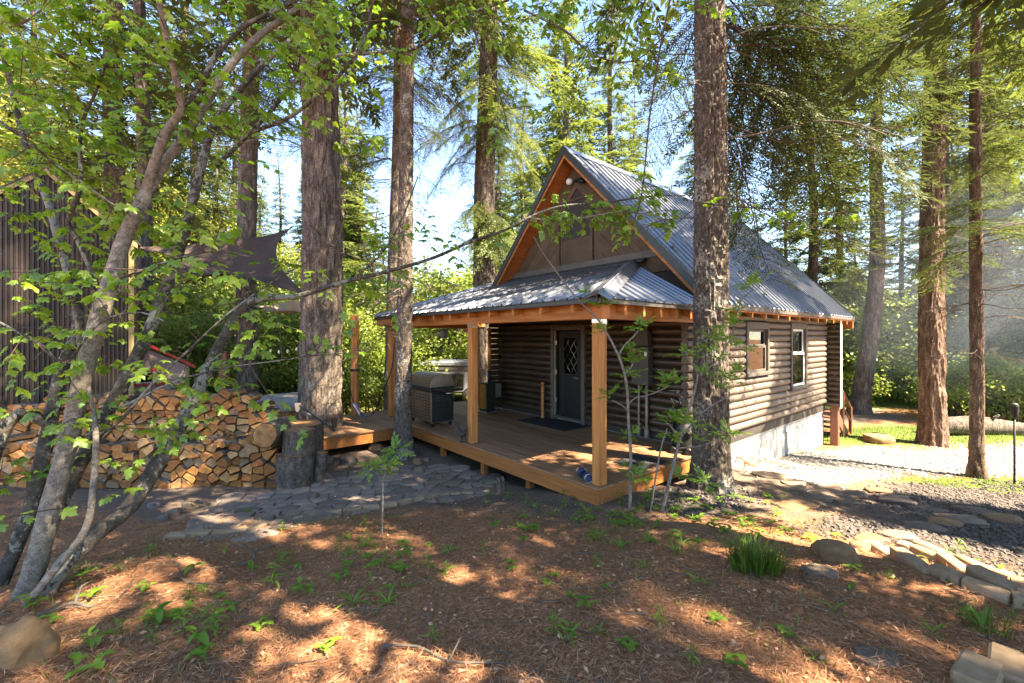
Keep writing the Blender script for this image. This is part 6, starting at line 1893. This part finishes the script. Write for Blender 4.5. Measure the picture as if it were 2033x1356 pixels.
ST('b7', 'branch', [(930, 30, 4.8, 6), (960, 110, 4.7, 5), (990, 180, 4.6, 4), (1010, 260, 4.6, 3)], 'maple_dark', 6)
ST('b8', 'branch', [(1050, 432, 4.7, 5), (1110, 440, 4.6, 4.5), (1170, 430, 4.6, 4), (1250, 420, 4.6, 3), (1330, 440, 4.7, 2)], 'maple_bark', 6)
ST('b9', 'branch', [(700, 555, 4.5, 6), (760, 500, 4.5, 5), (800, 430, 4.5, 4), (830, 350, 4.5, 3)], 'maple_dark', 6)
ST('b10', 'branch', [(1380, 400, 5.2, 5), (1450, 410, 5.1, 4), (1540, 415, 5.0, 3.5), (1620, 425, 5.0, 3), (1700, 420, 5.0, 2)], 'maple_dark', 6)
ST('b11', 'branch', [(1330, 0, 4.6, 6), (1310, 100, 4.6, 5), (1290, 230, 4.6, 5), (1275, 380, 4.6, 4), (1255, 450, 4.6, 3)], 'twig', 6)

# twigs and leaves
rg = np.random.default_rng(77)
leafP, leafD, leafN, leafS = [], [], [], []
TW = NP()
def grow(sp, t0, t1, ntwig, L=(.25, .7), nleaf=(4, 8), size=(.045, .108), up=.15):
    n = len(sp)
    for _ in range(ntwig):
        i = int(rg.uniform(t0, t1) * (n - 1)); i = min(max(i, 1), n - 2)
        p = sp[i, :3] + MO; tan = unit(sp[i + 1, :3] - sp[i - 1, :3])
        d = rg.normal(0, 1, 3); d[2] *= .5; d -= tan * d.dot(tan) * .6; d = unit(d + tan * .5 + [0, 0, up])
        l = rg.uniform(*L)
        s = np.linspace(0, 1, 5)
        bend = rg.normal(0, .15, 3)
        pts = p + d * (s * l)[:, None] + bend * (s ** 2 * l)[:, None] - np.array([0, 0, .12]) * (s ** 2 * l)[:, None]
        V, F = np_tube(pts - MO, np.linspace(.004, .0015, 5), 4); TW.add(V, F, .5, 0)
        k = rg.integers(nleaf[0], nleaf[1] + 1)
        for q in range(k):
            t = .35 + .65 * (q + .5) / k
            b = np.array([np.interp(t, s, pts[:, c]) for c in range(3)])
            side = np.cross(d, [0, 0, 1.]); side = side / (np.linalg.norm(side) + 1e-6) * (1 if q % 2 else -1)
            dl = unit(side * rg.uniform(.5, 1) + d * rg.uniform(.1, .8) + np.array([0, 0, rg.uniform(-.7, .0)]))
            pet = rg.uniform(.03, .06)
            e = b + dl * pet
            V, F = np_tube(np.stack([b, e]) - MO, [.0016, .0013], 3); TW.add(V, F, .5, 0)
            leafP.append(e); leafD.append(dl + np.array([0, 0, rg.uniform(-.4, .1)])); leafN.append(np.array([rg.normal(0, .35), rg.normal(0, .35) - .25, 1.0])); leafS.append(rg.uniform(*size))
G = [('m1', .45, 1, 5), ('m1a', .1, 1, 22), ('m1b', .1, 1, 28), ('m1c', .1, 1, 16), ('m2', .3, 1, 16), ('m2b', .0, .35, 14), ('m3', .45, 1, 26), ('m4', .3, 1, 34), ('m6', .35, 1, 10), ('m7', .0, 1, 24), ('m8', .05, 1, 34), ('m9', .05, 1, 18), ('b1', .15, 1, 14), ('b2', .15, 1, 12), ('b3', .1, 1, 12), ('b4', .0, 1, 26), ('b5', .0, 1, 16), ('b6', .0, 1, 18), ('b7', .0, 1, 16), ('b9', .2, 1, 9), ('m5', .3, 1, 8)]
for k, a, b, n in G: grow(STEMS[k], a, b, n)
grow(STEMS['m2b'], .55, .9, 26, (.12, .35), (3, 6), (.06, .095)); grow(STEMS['b8'], .0, 1, 24, (.12, .4), (3, 6), (.06, .095)); grow(STEMS['m2b'], .35, .6, 6, (.15, .4), (3, 5), (.06, .095))
grow(STEMS['b10'], .0, 1, 9, (.1, .3), (3, 5), (.08, .11)); grow(STEMS['b11'], .1, 1, 10, (.15, .4), (3, 5), (.07, .11))
# more leaves hanging into the top left corner
for (px, py, Y, n) in ((60, 40, 3.2, 16), (150, 90, 3.3, 16), (80, 170, 3.4, 14), (230, 60, 3.4, 12), (420, 30, 3.6, 10), (40, 420, 3.3, 8), (120, 260, 3.4, 12), (620, 30, 4.1, 8), (760, 30, 4.3, 8), (860, 20, 4.5, 8), (1080, 20, 4.6, 9), (1200, 30, 4.6, 9), (1380, 15, 4.9, 6), (690, 260, 4.4, 6), (30, 560, 3.2, 6)):
    a = PX(px - 60, py + 20, Y); b = PX(px + 60, py - 10, Y + .3)
    grow(np.array([(*(np.array(a.lerp(b, t)) - MO), .003) for t in np.linspace(0, 1, 8)]), 0, 1, n, (.2, .5))
P, D, N, S = (np.array(q) for q in (leafP, leafD, leafN, leafS))
FR = frames(D, N)
stuff(link('twigs', TW.mesh('twigs', M['twig']), maple))
nearness = np.linalg.norm(P - np.array([0, 0, CAMZ]), axis=1) / S
order = np.argsort(nearness)
big = order[:290]; rest = order[290:]
for i in big:
    k = int(rg.integers(0, 5))
    m4 = Matrix.Identity(4)
    for r_ in range(3):
        for c in range(3): m4[r_][c] = FR[i][r_, c] * S[i]
        m4[r_][3] = P[i][r_] - MO[r_]
    o = link('leaf', ML_MESH[k][1], maple); o.matrix_basis = m4
nv = len(MLV)
Vall = np.empty((len(rest), nv, 3)); vi = rg.integers(0, 5, len(rest))
for k in range(5):
    m_ = vi == k
    Vall[m_] = np.einsum('nij,vj->nvi', FR[rest[m_]], ML_MESH[k][0]) * S[rest[m_]][:, None, None] + (P[rest[m_]] - MO)[:, None]
FF = (MLF[None] + (np.arange(len(rest)) * nv)[:, None, None]).reshape(-1, 3)
tint = np.repeat(np.clip(rg.normal(.4, .22, len(rest)), 0, 1), len(MLF))
stuff(link('foliage', np_mesh('foliage', Vall.reshape(-1, 3), FF, M['maple_leaf'], tint, True), maple))

# ------------------------------------------------------------------ mountain-ash saplings before the porch
def ash_leaf(seed, n=7):
    """pinnate leaf on a stalk, along +x, about 0.16 long"""
    rg = np.random.default_rng(seed); B = NP()
    s = np.linspace(0, .15, 6)
    stalk = np.stack([s, 0 * s, .25 * s - 2.2 * s ** 2], 1)
    V, F = np_tube(stalk, np.linspace(.002, .001, 6), 3); B.add(V, F, .2, 0)
    P, D, L = [], [], []
    for k in range(n):
        t = .045 + .105 * k / n
        z = .25 * t - 2.2 * t ** 2
        for sg in (-1, 1):
            P.append((t, 0, z)); a = sg * R(rg.uniform(40, 62)); D.append((math.cos(a), math.sin(a), rg.uniform(-.5, .1))); L.append(rg.uniform(.05, .075) * (1 - .35 * k / n))
    P.append(tuple(stalk[-1])); D.append((1, 0, -.4)); L.append(.06)
    P, D, L = np.array(P), np.array(D), np.array(L)
    V, F = diamonds(P, D, np.array([[0, 0, 1.]]) + rg.normal(0, .25, P.shape), L, L * .3, .5); B.add(V, F, np.clip(rg.normal(.4, .2, len(P)), 0, 1), 0)
    return B.arrays()
ASH = []
for k in range(4):
    B = NP(); rg2 = np.random.default_rng(80 + k)
    for j in range(6):
        V, F, T, Mi = ash_leaf(70 + 10 * k + j)
        Rm = np.array(Matrix.Rotation(j * 1.05 + rg2.uniform(-.3, .3), 3, 'Z') @ Matrix.Rotation(R(rg2.uniform(-60, 5)), 3, 'Y'))
        W = (V * rg2.uniform(.8, 1.15)) @ Rm.T
        B.V.append(W); B.F.append(F + B.n); B.n += len(W); B.T.append(T); B.Mi.append(Mi)
    ASH.append(B.mesh('leaf_cluster', M['ash_leaf']))
def sapling(label, base, stems, clusters, Y):
    g = GP(*base); t = thing('ash_sapling', label, 'sapling', (g.x, g.y, g.z - .02))
    o = np.array(t.location)
    for pts in stems:
        W = []
        for k, (px, py, d) in enumerate(pts):
            p = PX(px, py, Y); W.append((p.x - o[0], p.y - o[1], p.z - o[2], d / FPX * Y / 2))
        if pts is stems[0] or pts[0][1] > 960: W[0] = (W[0][0], W[0][1], min(W[0][2], 0), W[0][3])
        sp = spline(W, .06); V, F = np_tube(sp[:, :3], np.maximum(sp[:, 3], .0015), 8)
        link('stem', np_mesh('stem', V, F, M['maple_bark'], smooth=True), t)
    rr = random.Random(len(clusters))
    for px, py, s in clusters:
        p = PX(px, py, Y + rr.uniform(-.05, .05))
        link('leaf_cluster', ASH[rr.randrange(4)], t, (p.x - o[0], p.y - o[1], p.z - o[2]), (rr.uniform(-.4, .4), rr.uniform(-.4, .4), rr.uniform(0, 6.28)), s * 1.5)
sapling('thin mountain ash sapling growing in front of the corner post', (1250, 990), [[(1250, 985, 7), (1252, 900, 6.5), (1248, 840, 6), (1245, 775, 6), (1238, 735, 5), (1225, 700, 5), (1205, 662, 4), (1185, 632, 4), (1150, 598, 3), (1120, 560, 3), (1080, 505, 2.5), (1060, 470, 2)], [(1228, 706, 4), (1240, 685, 3.5), (1258, 668, 3), (1268, 655, 2.5)], [(1249, 800, 3.5), (1262, 790, 3), (1280, 786, 3), (1300, 780, 2.5), (1325, 768, 2.5)], [(1248, 815, 3), (1232, 803, 2.5), (1215, 795, 2)], [(1240, 745, 3), (1252, 730, 2.5), (1260, 715, 2)]],
        [(1268, 652, .85), (1258, 700, .8), (1254, 722, .8), (1244, 748, .85), (1330, 762, .9), (1266, 780, .7), (1208, 788, .8), (1248, 868, .7), (1188, 612, 1.0), (1195, 660, .7), (1160, 585, .6), (1245, 935, .8), (1262, 950, .8)], 5.3)
sapling('branching mountain ash sapling growing against the scaly fir trunk', (1315, 1000), [[(1312, 1005, 8), (1335, 930, 7), (1350, 870, 6.5), (1362, 825, 6), (1375, 790, 5), (1385, 740, 4), (1370, 720, 3.5), (1362, 700, 3)], [(1350, 868, 4), (1330, 845, 3), (1322, 838, 2.5)], [(1358, 860, 4), (1400, 815, 3), (1440, 790, 2.5)], [(1290, 1000, 4), (1310, 900, 3.5), (1325, 850, 2.5)], [(1345, 890, 3), (1390, 885, 2.5), (1430, 870, 2), (1445, 860, 2)], [(1384, 745, 3), (1420, 720, 2.5), (1440, 690, 2.5), (1455, 660, 2.5), (1470, 600, 2), (1495, 575, 2)]],
        [(1360, 706, .95), (1385, 710, .7), (1395, 745, .7), (1330, 838, 1.0), (1352, 830, .8), (1378, 845, .85), (1437, 865, 1.0), (1330, 870, .8), (1392, 876, .6), (1420, 680, .9), (1418, 705, .8), (1450, 650, 1.0), (1458, 622, .9), (1495, 575, 1.1), (1470, 690, .9), (1460, 745, .9), (1455, 760, .9), (1430, 770, .7), (1355, 950, .8), (1400, 960, .8)], 5.2)
sapling('small leafy sapling standing on the flagstone path edge', (758, 1040), [[(758, 1062, 4), (760, 1000, 3.5), (762, 950, 3), (772, 925, 2.5), (785, 905, 2)], [(761, 960, 2.5), (750, 940, 2), (735, 935, 2)]], [(735, 935, .7), (755, 930, .8), (775, 918, .7), (790, 900, .8), (768, 945, .6)], 4.6)

# ------------------------------------------------------------------ ground plants
def blade_leaf(L, W, bend, fold=.15, n=6, mat='plant_leaf', t=.4):
    """one curved leaf along +x"""
    s = np.linspace(0, 1, n)
    w = W * np.sin(np.pi * np.clip(s * .92 + .06, 0, 1)) ** .8
    x = L * s; z = L * (.35 * s - bend * s ** 2)
    V = np.concatenate([np.stack([x, w / 2, z + fold * w], 1), np.stack([x, 0 * x, z], 1), np.stack([x, -w / 2, z + fold * w], 1)])
    F = []
    for i in range(n - 1):
        F += [(i, i + 1, n + i + 1, n + i), (n + i, n + i + 1, 2 * n + i + 1, 2 * n + i)]
    F = np.array(F)
    return np_mesh('leaf', V, F, M[mat], np.full(len(F), t), True)
LEAF = {'broad': [blade_leaf(.13, .055, .5, t=.2 + .15 * k) for k in range(4)], 'lance': [blade_leaf(.12, .022, .7, t=.2 + .15 * k) for k in range(4)], 'round': [blade_leaf(.06, .045, .4, t=.2 + .2 * k) for k in range(3)], 'strap': [blade_leaf(.2, .026, .75, t=.3 + .15 * k) for k in range(3)]}
STEMM = {}
mb = MB(); mb.tube([(0, 0, -.03), (.005, 0, .12), (.0, .01, .25)], [.003, .0025, .0015], 5); STEMM['tall'] = mb.mesh('stem', M['plant_leaf'])
mb = MB(); mb.tube([(0, 0, -.03), (0, .003, .08)], [.003, .002], 5); STEMM['low'] = mb.mesh('stem', M['plant_leaf'])
def plant(kind, p, s, label, group, seed):
    rr = random.Random(seed)
    t = thing('forest_plant', label, 'plant', (p.x, p.y, p.z), rr.uniform(0, 6.28), group)
    s *= .55
    t.scale = (s, s, s)
    if kind == 'palm':                       # umbrella of broad leaves on a stalk
        link('stem', STEMM['low'], t, scale=(1, 1, 1.6))
        for k in range(rr.choice([4, 5, 6])): link('leaf', rr.choice(LEAF['broad']), t, (0, 0, .12 - .015 * k), (0, R(rr.uniform(-40, 25)), k * 1.25 + rr.uniform(-.5, .5)), rr.uniform(.5, 1.15))
    elif kind == 'spike':                    # upright stalk with lance leaves
        link('stem', STEMM['tall'], t)
        for k in range(12): link('leaf', rr.choice(LEAF['lance']), t, (0, 0, .05 + .2 * k / 12), (0, R(rr.uniform(-30, 5)), k * 2.4), 1.1 - .045 * k)
    elif kind == 'low':                      # low clump of small round leaves
        for k in range(4):
            a = k * 1.57 + rr.uniform(-.4, .4); rdx, rdy = .06 * math.cos(a), .06 * math.sin(a)
            for j in range(3): link('leaf', rr.choice(LEAF['round']), t, (rdx, rdy, .05 + .01 * k), (0, R(rr.uniform(-15, 15)), a + j * 2.1), rr.uniform(.8, 1.3))
        link('stem', STEMM['low'], t)
    elif kind == 'strap':
        for k in range(7): link('leaf', rr.choice(LEAF['strap']), t, (0, 0, 0), (0, R(rr.uniform(-55, -15)), k * .9 + rr.uniform(-.3, .3)), rr.uniform(.7, 1.2))
    return t
PL = {'palm': ('broad leaved forest plant spreading over the needle litter', 'broad leaved plants on the needle litter'), 'spike': ('upright narrow leaved plant in the needle litter', 'upright plants in the needle litter'), 'low': ('low round leaved seedling in the needle litter', 'round leaved seedlings in the litter'), 'strap': ('loose tuft of strap shaped leaves in the litter', 'strap leaved tufts in the litter')}
spots = [('palm', 300, 1105, 1.3), ('palm', 385, 1140, 1.3), ('palm', 500, 1140, 1.3), ('spike', 545, 1170, 1.5), ('palm', 290, 1180, 1.2), ('palm', 160, 1150, 1.3), ('low', 180, 1195, 1.3), ('palm', 310, 1240, 1.5), ('palm', 390, 1290, 1.6), ('spike', 365, 1270, 1.3), ('low', 175, 1345, 1.5), ('low', 400, 1310, 1.2), ('palm', 175, 1290, 1.2), ('low', 605, 1180, 1.2), ('strap', 700, 1200, 1.4), ('strap', 770, 1200, 1.3), ('low', 740, 1130, 1.2), ('spike', 735, 1090, 1.3), ('low', 800, 1110, 1.4), ('low', 790, 1140, 1.3), ('spike', 725, 1050, 1.2), ('palm', 780, 1035, 1.0), ('low', 690, 1130, 1.0), ('strap', 890, 1100, 1.2), ('spike', 960, 1100, 1.0), ('low', 1040, 1080, 1.0), ('strap', 1060, 1010, 1.2), ('palm', 1100, 1030, 1.1), ('spike', 1150, 1040, 1.3), ('strap', 1165, 1020, 1.4), ('palm', 1210, 1030, 1.2), ('spike', 1230, 1000, 1.4), ('palm', 1270, 1050, 1.1), ('palm', 1120, 990, 1.2), ('strap', 1250, 1040, 1.3), ('palm', 1390, 1040, 1.2), ('low', 1420, 1050, 1.5), ('low', 1450, 1030, 1.6), ('low', 1400, 1015, 1.6), ('low', 1480, 1045, 1.5), ('low', 1440, 1060, 1.4), ('low', 1505, 1065, 1.3), ('low', 1380, 1000, 1.5), ('palm', 1430, 1000, 1.1), ('palm', 1490, 1000, 1.0), ('low', 1560, 1060, 1.3), ('low', 1610, 1075, 1.3), ('low', 1660, 1070, 1.1), ('low', 1695, 1140, 1.3), ('palm', 1690, 1175, .9), ('spike', 1310, 1250, 1.0), ('strap', 1290, 1080, 1.2), ('strap', 1340, 1100, 1.1), ('strap', 1280, 1130, 1.0), ('spike', 1185, 1130, 1.0), ('low', 1545, 1130, 1.1), ('low', 1100, 1150, .9), ('palm', 1130, 1260, .8), ('low', 650, 1300, 1.1), ('spike', 560, 1060, 1.0), ('low', 490, 1020, 1.0), ('palm', 880, 1000, .8), ('spike', 975, 990, 1.2), ('strap', 1000, 960, 1.2), ('palm', 960, 965, 1.0), ('strap', 1015, 985, 1.0), ('low', 1300, 1015, 1.2), ('low', 1340, 1020, 1.2), ('strap', 1810, 1120, 1.0), ('low', 1930, 1235, 1.2), ('strap', 1950, 1255, 1.4), ('strap', 1850, 1260, 1.0), ('low', 1560, 1270, 1.0), ('low', 1460, 1330, 1.2), ('low', 90, 1250, 1.2), ('palm', 60, 1210, 1.2), ('palm', 240, 1140, 1.1), ('low', 450, 1220, 1.1), ('spike', 860, 1280, .9), ('low', 520, 1250, 1.1)]
for i, (k, px, py, s) in enumerate(spots):
    plant(k, GP(px, py), s, *PL[k], seed=1000 + i)
rp = random.Random(17)
zones = ((1160, 1560, 985, 1090, 60), (950, 1200, 975, 1060, 16), (560, 900, 1050, 1180, 22), (60, 480, 1100, 1300, 18), (1000, 1500, 1110, 1330, 14), (1560, 2000, 1080, 1320, 8))
q_ = 0
for (a, b, c, d_, n) in zones:
    for k in range(n):
        kd = rp.choice(['low', 'low', 'low', 'spike', 'spike', 'strap', 'strap', 'palm'])
        plant(kd, GP(rp.uniform(a, b), rp.uniform(c, d_)), rp.uniform(.7, 1.35), *PL[kd], seed=3000 + q_); q_ += 1
# grass tuft
def blades(n, cx, cy, r, h, w, seed, lean=.35):
    rg = np.random.default_rng(seed)
    a = rg.uniform(0, 6.28, n); q = r * np.sqrt(rg.uniform(0, 1, n))
    P = np.stack([cx + q * np.cos(a), cy + q * np.sin(a)], 1)
    return P, rg
def tuft(label, p, n, r, h, seed, w=.005):
    rg = np.random.default_rng(seed); t = thing('grass_tuft', label, 'grass', p)
    a = rg.uniform(0, 6.28, n); q = r * np.sqrt(rg.uniform(0, 1, n))
    B = np.stack([q * np.cos(a), q * np.sin(a), np.full(n, -.02)], 1)
    hh = h * rg.uniform(.5, 1.1, n); out = rg.uniform(.05, .7, n)
    d = np.stack([np.cos(a + rg.normal(0, .5, n)), np.sin(a + rg.normal(0, .5, n)), 0 * a], 1)
    Mid = B + d * (out * hh * .3)[:, None] + np.stack([0 * a, 0 * a, hh * .6], 1)
    Tip = B + d * (out * hh)[:, None] + np.stack([0 * a, 0 * a, hh * (1 - .35 * out)], 1)
    sd = np.stack([-d[:, 1], d[:, 0], 0 * a], 1) * w
    V = np.stack([B - sd, B + sd, Mid + sd * .8, Mid - sd * .8, Tip], 1).reshape(-1, 3)
    k = np.arange(n)[:, None] * 5
    F = np.concatenate([k + np.array([[0, 1, 2]]), k + np.array([[0, 2, 3]]), k + np.array([[3, 2, 4]])])
    stuff(link('blades', np_mesh('blades', V, F, M['grass'], np.tile(np.clip(rg.normal(.5, .25, n), 0, 1), 3)), t))
tuft('thick green grass tuft on the needle covered slope', GP(1500, 1135), 420, .19, .3, 5)
tuft('thin pale grass wisps by the end of the stone border', GP(1960, 1262), 60, .12, .24, 6, .003)
tuft('narrow grass clump growing between the border stones', GP(1893, 1122), 40, .05, .2, 7, .003)
# lawn and patchy grass: nobody could count it
def grass_field(name, label, n, reg, h, seed, fn, mat='grass'):
    rg = np.random.default_rng(seed)
    X = rg.uniform(reg[0], reg[1], n * 4); Y = rg.uniform(reg[2], reg[3], n * 4)
    k = rg.random(len(X)) < fn(X, Y); X, Y = X[k][:n], Y[k][:n]; n = len(X)
    Z = terrain(X, Y)
    a = rg.uniform(0, 6.28, n); hh = h * rg.uniform(.4, 1.3, n); w = .006 + .002 * Y / 10
    B = np.stack([X, Y, Z - .01], 1); d = np.stack([np.cos(a), np.sin(a), 0 * a], 1); sd = np.stack([-d[:, 1], d[:, 0], 0 * a], 1) * w[:, None]
    T = B + d * (hh * .5)[:, None] + np.stack([0 * a, 0 * a, hh], 1)
    V = np.stack([B - sd, B + sd, T], 1).reshape(-1, 3)
    o = stuff(link(name, np_mesh(name, V, np.arange(3 * n).reshape(-1, 3), M[mat], np.clip(rg.normal(.5, .25, n), 0, 1))))
    return tag(o, label, 'grass')
grass_field('lawn_grass', 'patchy short grass on the lawn behind the cabin', 26000, (4, 22, 7.5, 26), .09, 71, lambda x, y: masks(x, y)[3])
grass_field('sparse_grass', 'sparse thin grass blades among the needle litter', 1500, (-4, 5, 1.9, 5.6), .07, 72, lambda x, y: np.clip(noise3(x * 1.2, y * 1.2, 4) * 1.6 - .6, 0, 1))

# ------------------------------------------------------------------ needle litter, twigs and dry leaves
def litter():
    rg = np.random.default_rng(99)
    n = 165000
    Y = 1.7 + 5.0 * rg.uniform(0, 1, n) ** 1.25; X = rg.uniform(-1.3, 1.3, n) * (Y * 1.05 + .3)
    so, gr_, pa, gs_ = masks(X, Y)
    keep = (rg.random(n) > np.maximum.reduce([so, gr_, pa]) * 1.05) & (noise3(X * 1.7, Y * 1.7, 2.2) + rg.uniform(0, .45, n) > .42)
    X, Y = X[keep], Y[keep]; n = len(X); Z = terrain(X, Y) + rg.uniform(.002, .03, n)
    a = rg.uniform(0, 6.28, n)
    D = np.stack([np.cos(a), np.sin(a), rg.normal(0, .22, n)], 1)
    N = np.stack([rg.normal(0, .5, n), rg.normal(0, .5, n), np.ones(n)], 1)
    L = rg.uniform(.03, .085, n)
    V, F = diamonds(np.stack([X, Y, Z], 1), D, N, L, rg.uniform(.0022, .0042, n))
    o = stuff(link('needle_litter', np_mesh('needle_litter', V, F, M['litter'], np.clip(rg.normal(.45, .25, n), 0, 1))))
    tag(o, 'reddish brown fir needles covering the foreground slope', 'litter')
    n = 3500
    Y = 1.7 + 5.5 * rg.uniform(0, 1, n) ** 1.2; X = rg.uniform(-1.25, 1.25, n) * Y
    so, gr_, pa, gs_ = masks(X, Y); keep = rg.random(n) > np.maximum(gr_, pa) * .8; keep &= rg.random(n) > so * .8
    X, Y = X[keep], Y[keep]; n = len(X); Z = terrain(X, Y) + rg.uniform(.006, .03, n)
    a = rg.uniform(0, 6.28, n); D = np.stack([np.cos(a), np.sin(a), rg.normal(0, .3, n)], 1); N = np.stack([rg.normal(0, .45, n), rg.normal(0, .45, n), np.ones(n)], 1)
    L = rg.uniform(.012, .04, n)
    V, F = diamonds(np.stack([X, Y, Z], 1), D, N, L, L * .6)
    o = stuff(link('dry_leaves', np_mesh('dry_leaves', V, F, M['litter'], np.clip(rg.normal(.6, .25, n), 0, 1))))
    tag(o, 'dry curled leaf bits lying over the forest floor', 'litter')
    n = 420
    uu = rg.uniform(DU0 + .02, U0 - .15, n); vv = rg.uniform(DV0 + .05, 10.6, n) ; cl = noise3(uu * 1.5, vv * 1.5, 8.8) + rg.uniform(0, .4, n) > .62; uu, vv = uu[cl], vv[cl]; n = len(uu)
    a = rg.uniform(0, 6.28, n); Pd = np.stack([UX.x * uu + VX.x * vv, UX.y * uu + VX.y * vv, np.full(n, .005)], 1)
    V, F = diamonds(Pd, np.stack([np.cos(a), np.sin(a), 0 * a], 1), np.stack([rg.normal(0, .08, n), rg.normal(0, .08, n), np.ones(n)], 1), rg.uniform(.015, .06, n), rg.uniform(.003, .016, n))
    o = stuff(link('deck_litter', np_mesh('deck_litter', V, F, M['litter'], rg.uniform(0, 1, n))))
    tag(o, 'scattered needles and leaf bits on the porch planks', 'litter')
    B = NP()
    for k in range(620):
        y = 1.8 + 4.6 * rg.uniform() ** 1.2; x = rg.uniform(-1.2, 1.2) * y
        so, gr_, pa, gs_ = masks(np.array([x]), np.array([y]))
        if max(gr_[0], pa[0]) > .4: continue
        l = rg.uniform(.08, .45); a = rg.uniform(0, 6.28); c = rg.normal(0, .25)
        s = np.linspace(-.5, .5, 5)
        px_ = x + l * s * math.cos(a) - c * l * s ** 2 * math.sin(a); py_ = y + l * s * math.sin(a) + c * l * s ** 2 * math.cos(a)
        pz = terrain(px_, py_) + .012 + rg.uniform(0, .02)
        V, F = np_tube(np.stack([px_, py_, pz], 1), np.linspace(.004, .0015, 5) * rg.uniform(.5, 1.2), 4); B.add(V, F, rg.uniform(), 0)
    o = stuff(link('fallen_twigs', B.mesh('fallen_twigs', M['dead_twig'])))
    tag(o, 'thin fallen twigs scattered over the forest floor', 'twigs')
litter()
for k, (a, b, r_, lab) in enumerate((((760, 1295), (1000, 1345), .009, 'crooked fallen branch along the bottom of the slope'), ((330, 1125), (430, 1180), .009, 'pale thin fallen stick near the maple stems'), ((1590, 1130), (1665, 1225), .007, 'straight dry stick below the orange brown rock'), ((470, 1130), (540, 1090), .014, 'dark short fallen limb on the shaded litter'), ((60, 1235), (190, 1210), .016, 'grey fallen limb behind the tan boulder'))):
    A, B_ = GP(*a), GP(*b); m_ = (A + B_) / 2
    t = thing('fallen_branch', lab, 'branch', m_)
    d = B_ - A; s_ = Vector((-d.y, d.x, 0)).normalized()
    pts = []
    for q in np.linspace(0, 1, 9):
        p = A.lerp(B_, q) + s_ * .06 * math.sin(q * 7 + k); pts.append((p.x - m_.x, p.y - m_.y, tz(p.x, p.y) - m_.z + .02 + r_))
    mb = MB(); mb.tube(pts, list(np.linspace(r_, r_ * .5, 9)), 8); mb.build('limb', M['dead_twig'], t)
    mb = MB(); p = Vector(pts[5]); mb.tube([p, p + s_ * .12 + Vector((0, 0, .05)), p + s_ * .22 + d * .1 + Vector((0, 0, .04))], [r_ * .6, r_ * .45, r_ * .2], 6); mb.build('side_twig', M['dead_twig'], t)
# little stump by the path edging
sp0 = GP(993, 978)
t = thing('small_stump', 'small split grey stump standing at the path edging', 'stump', sp0)
mb = MB(); V = []
for i in range(5):
    for j in range(12):
        q = 2 * math.pi * j / 12; rr = .055 * (1 + .4 * math.exp(-i * .9)) * (1 + .15 * math.sin(3 * q + 1)); V.append((rr * math.cos(q), rr * math.sin(q), -.03 + i * .055 + (.05 * math.sin(2 * q) if i == 4 else 0)))
mb.add(V, [(i * 12 + j, i * 12 + (j + 1) % 12, (i + 1) * 12 + (j + 1) % 12, (i + 1) * 12 + j) for i in range(4) for j in range(12)] + [tuple(48 + j for j in range(12))], 0, False); mb.build('wood', M['dead_twig'], t)

# ------------------------------------------------------------------ drifting smoke from a fire beyond the lawn
def smoke():
    m, nt, out = nmat('smoke')
    pv = nt.nodes.new('ShaderNodeVolumePrincipled')
    pv.inputs['Color'].default_value = (.78, .86, 1.0, 1); pv.inputs['Anisotropy'].default_value = .2
    tc = nt.nodes.new('ShaderNodeTexCoord')
    ln_ = nt.nodes.new('ShaderNodeVectorMath'); ln_.operation = 'LENGTH'
    nt.links.new(tc.outputs['Object'], ln_.inputs[0])
    n = nt.nodes.new('ShaderNodeTexNoise'); n.inputs['Scale'].default_value = 1.6; n.inputs['Detail'].default_value = 3; n.inputs['Distortion'].default_value = .6
    nt.links.new(tc.outputs['Object'], n.inputs['Vector'])
    fall = nt.nodes.new('ShaderNodeMapRange'); fall.inputs['From Min'].default_value = 1.0; fall.inputs['From Max'].default_value = .25
    nt.links.new(ln_.outputs['Value'], fall.inputs[0])
    nr = nt.nodes.new('ShaderNodeMapRange'); nr.inputs['From Min'].default_value = .38; nr.inputs['From Max'].default_value = .68
    nt.links.new(n.outputs['Fac'], nr.inputs[0])
    mu = nt.nodes.new('ShaderNodeMath'); mu.operation = 'MULTIPLY'; nt.links.new(fall.outputs[0], mu.inputs[0]); nt.links.new(nr.outputs[0], mu.inputs[1])
    m2 = nt.nodes.new('ShaderNodeMath'); m2.operation = 'MULTIPLY'; m2.inputs[1].default_value = .075; nt.links.new(mu.outputs[0], m2.inputs[0])
    nt.links.new(m2.outputs[0], pv.inputs['Density']); nt.links.new(pv.outputs[0], out.inputs['Volume'])
    mb = MB(); vs = []; n_, m_ = 20, 12
    for i in range(m_ + 1):
        a = math.pi * i / m_ - math.pi / 2
        for j in range(n_):
            q = 2 * math.pi * j / n_; vs.append((math.cos(a) * math.cos(q), math.cos(a) * math.sin(q), math.sin(a)))
    mb.add(vs, [(i * n_ + j, i * n_ + (j + 1) % n_, (i + 1) * n_ + (j + 1) % n_, (i + 1) * n_ + j) for i in range(m_) for j in range(n_)], 0, True)
    o = mb.build('smoke', m); p = PX(1990, 540, 15.0)
    o.location = p; o.scale = (6.0, 4.5, 5.0); o.rotation_euler = (0, R(-20), 0)
    stuff(o); tag(o, 'thin bluish wood smoke drifting between the right hand firs', 'smoke')
smoke()
cy.volume_step_rate = 4.0
cy.volume_max_steps = 64
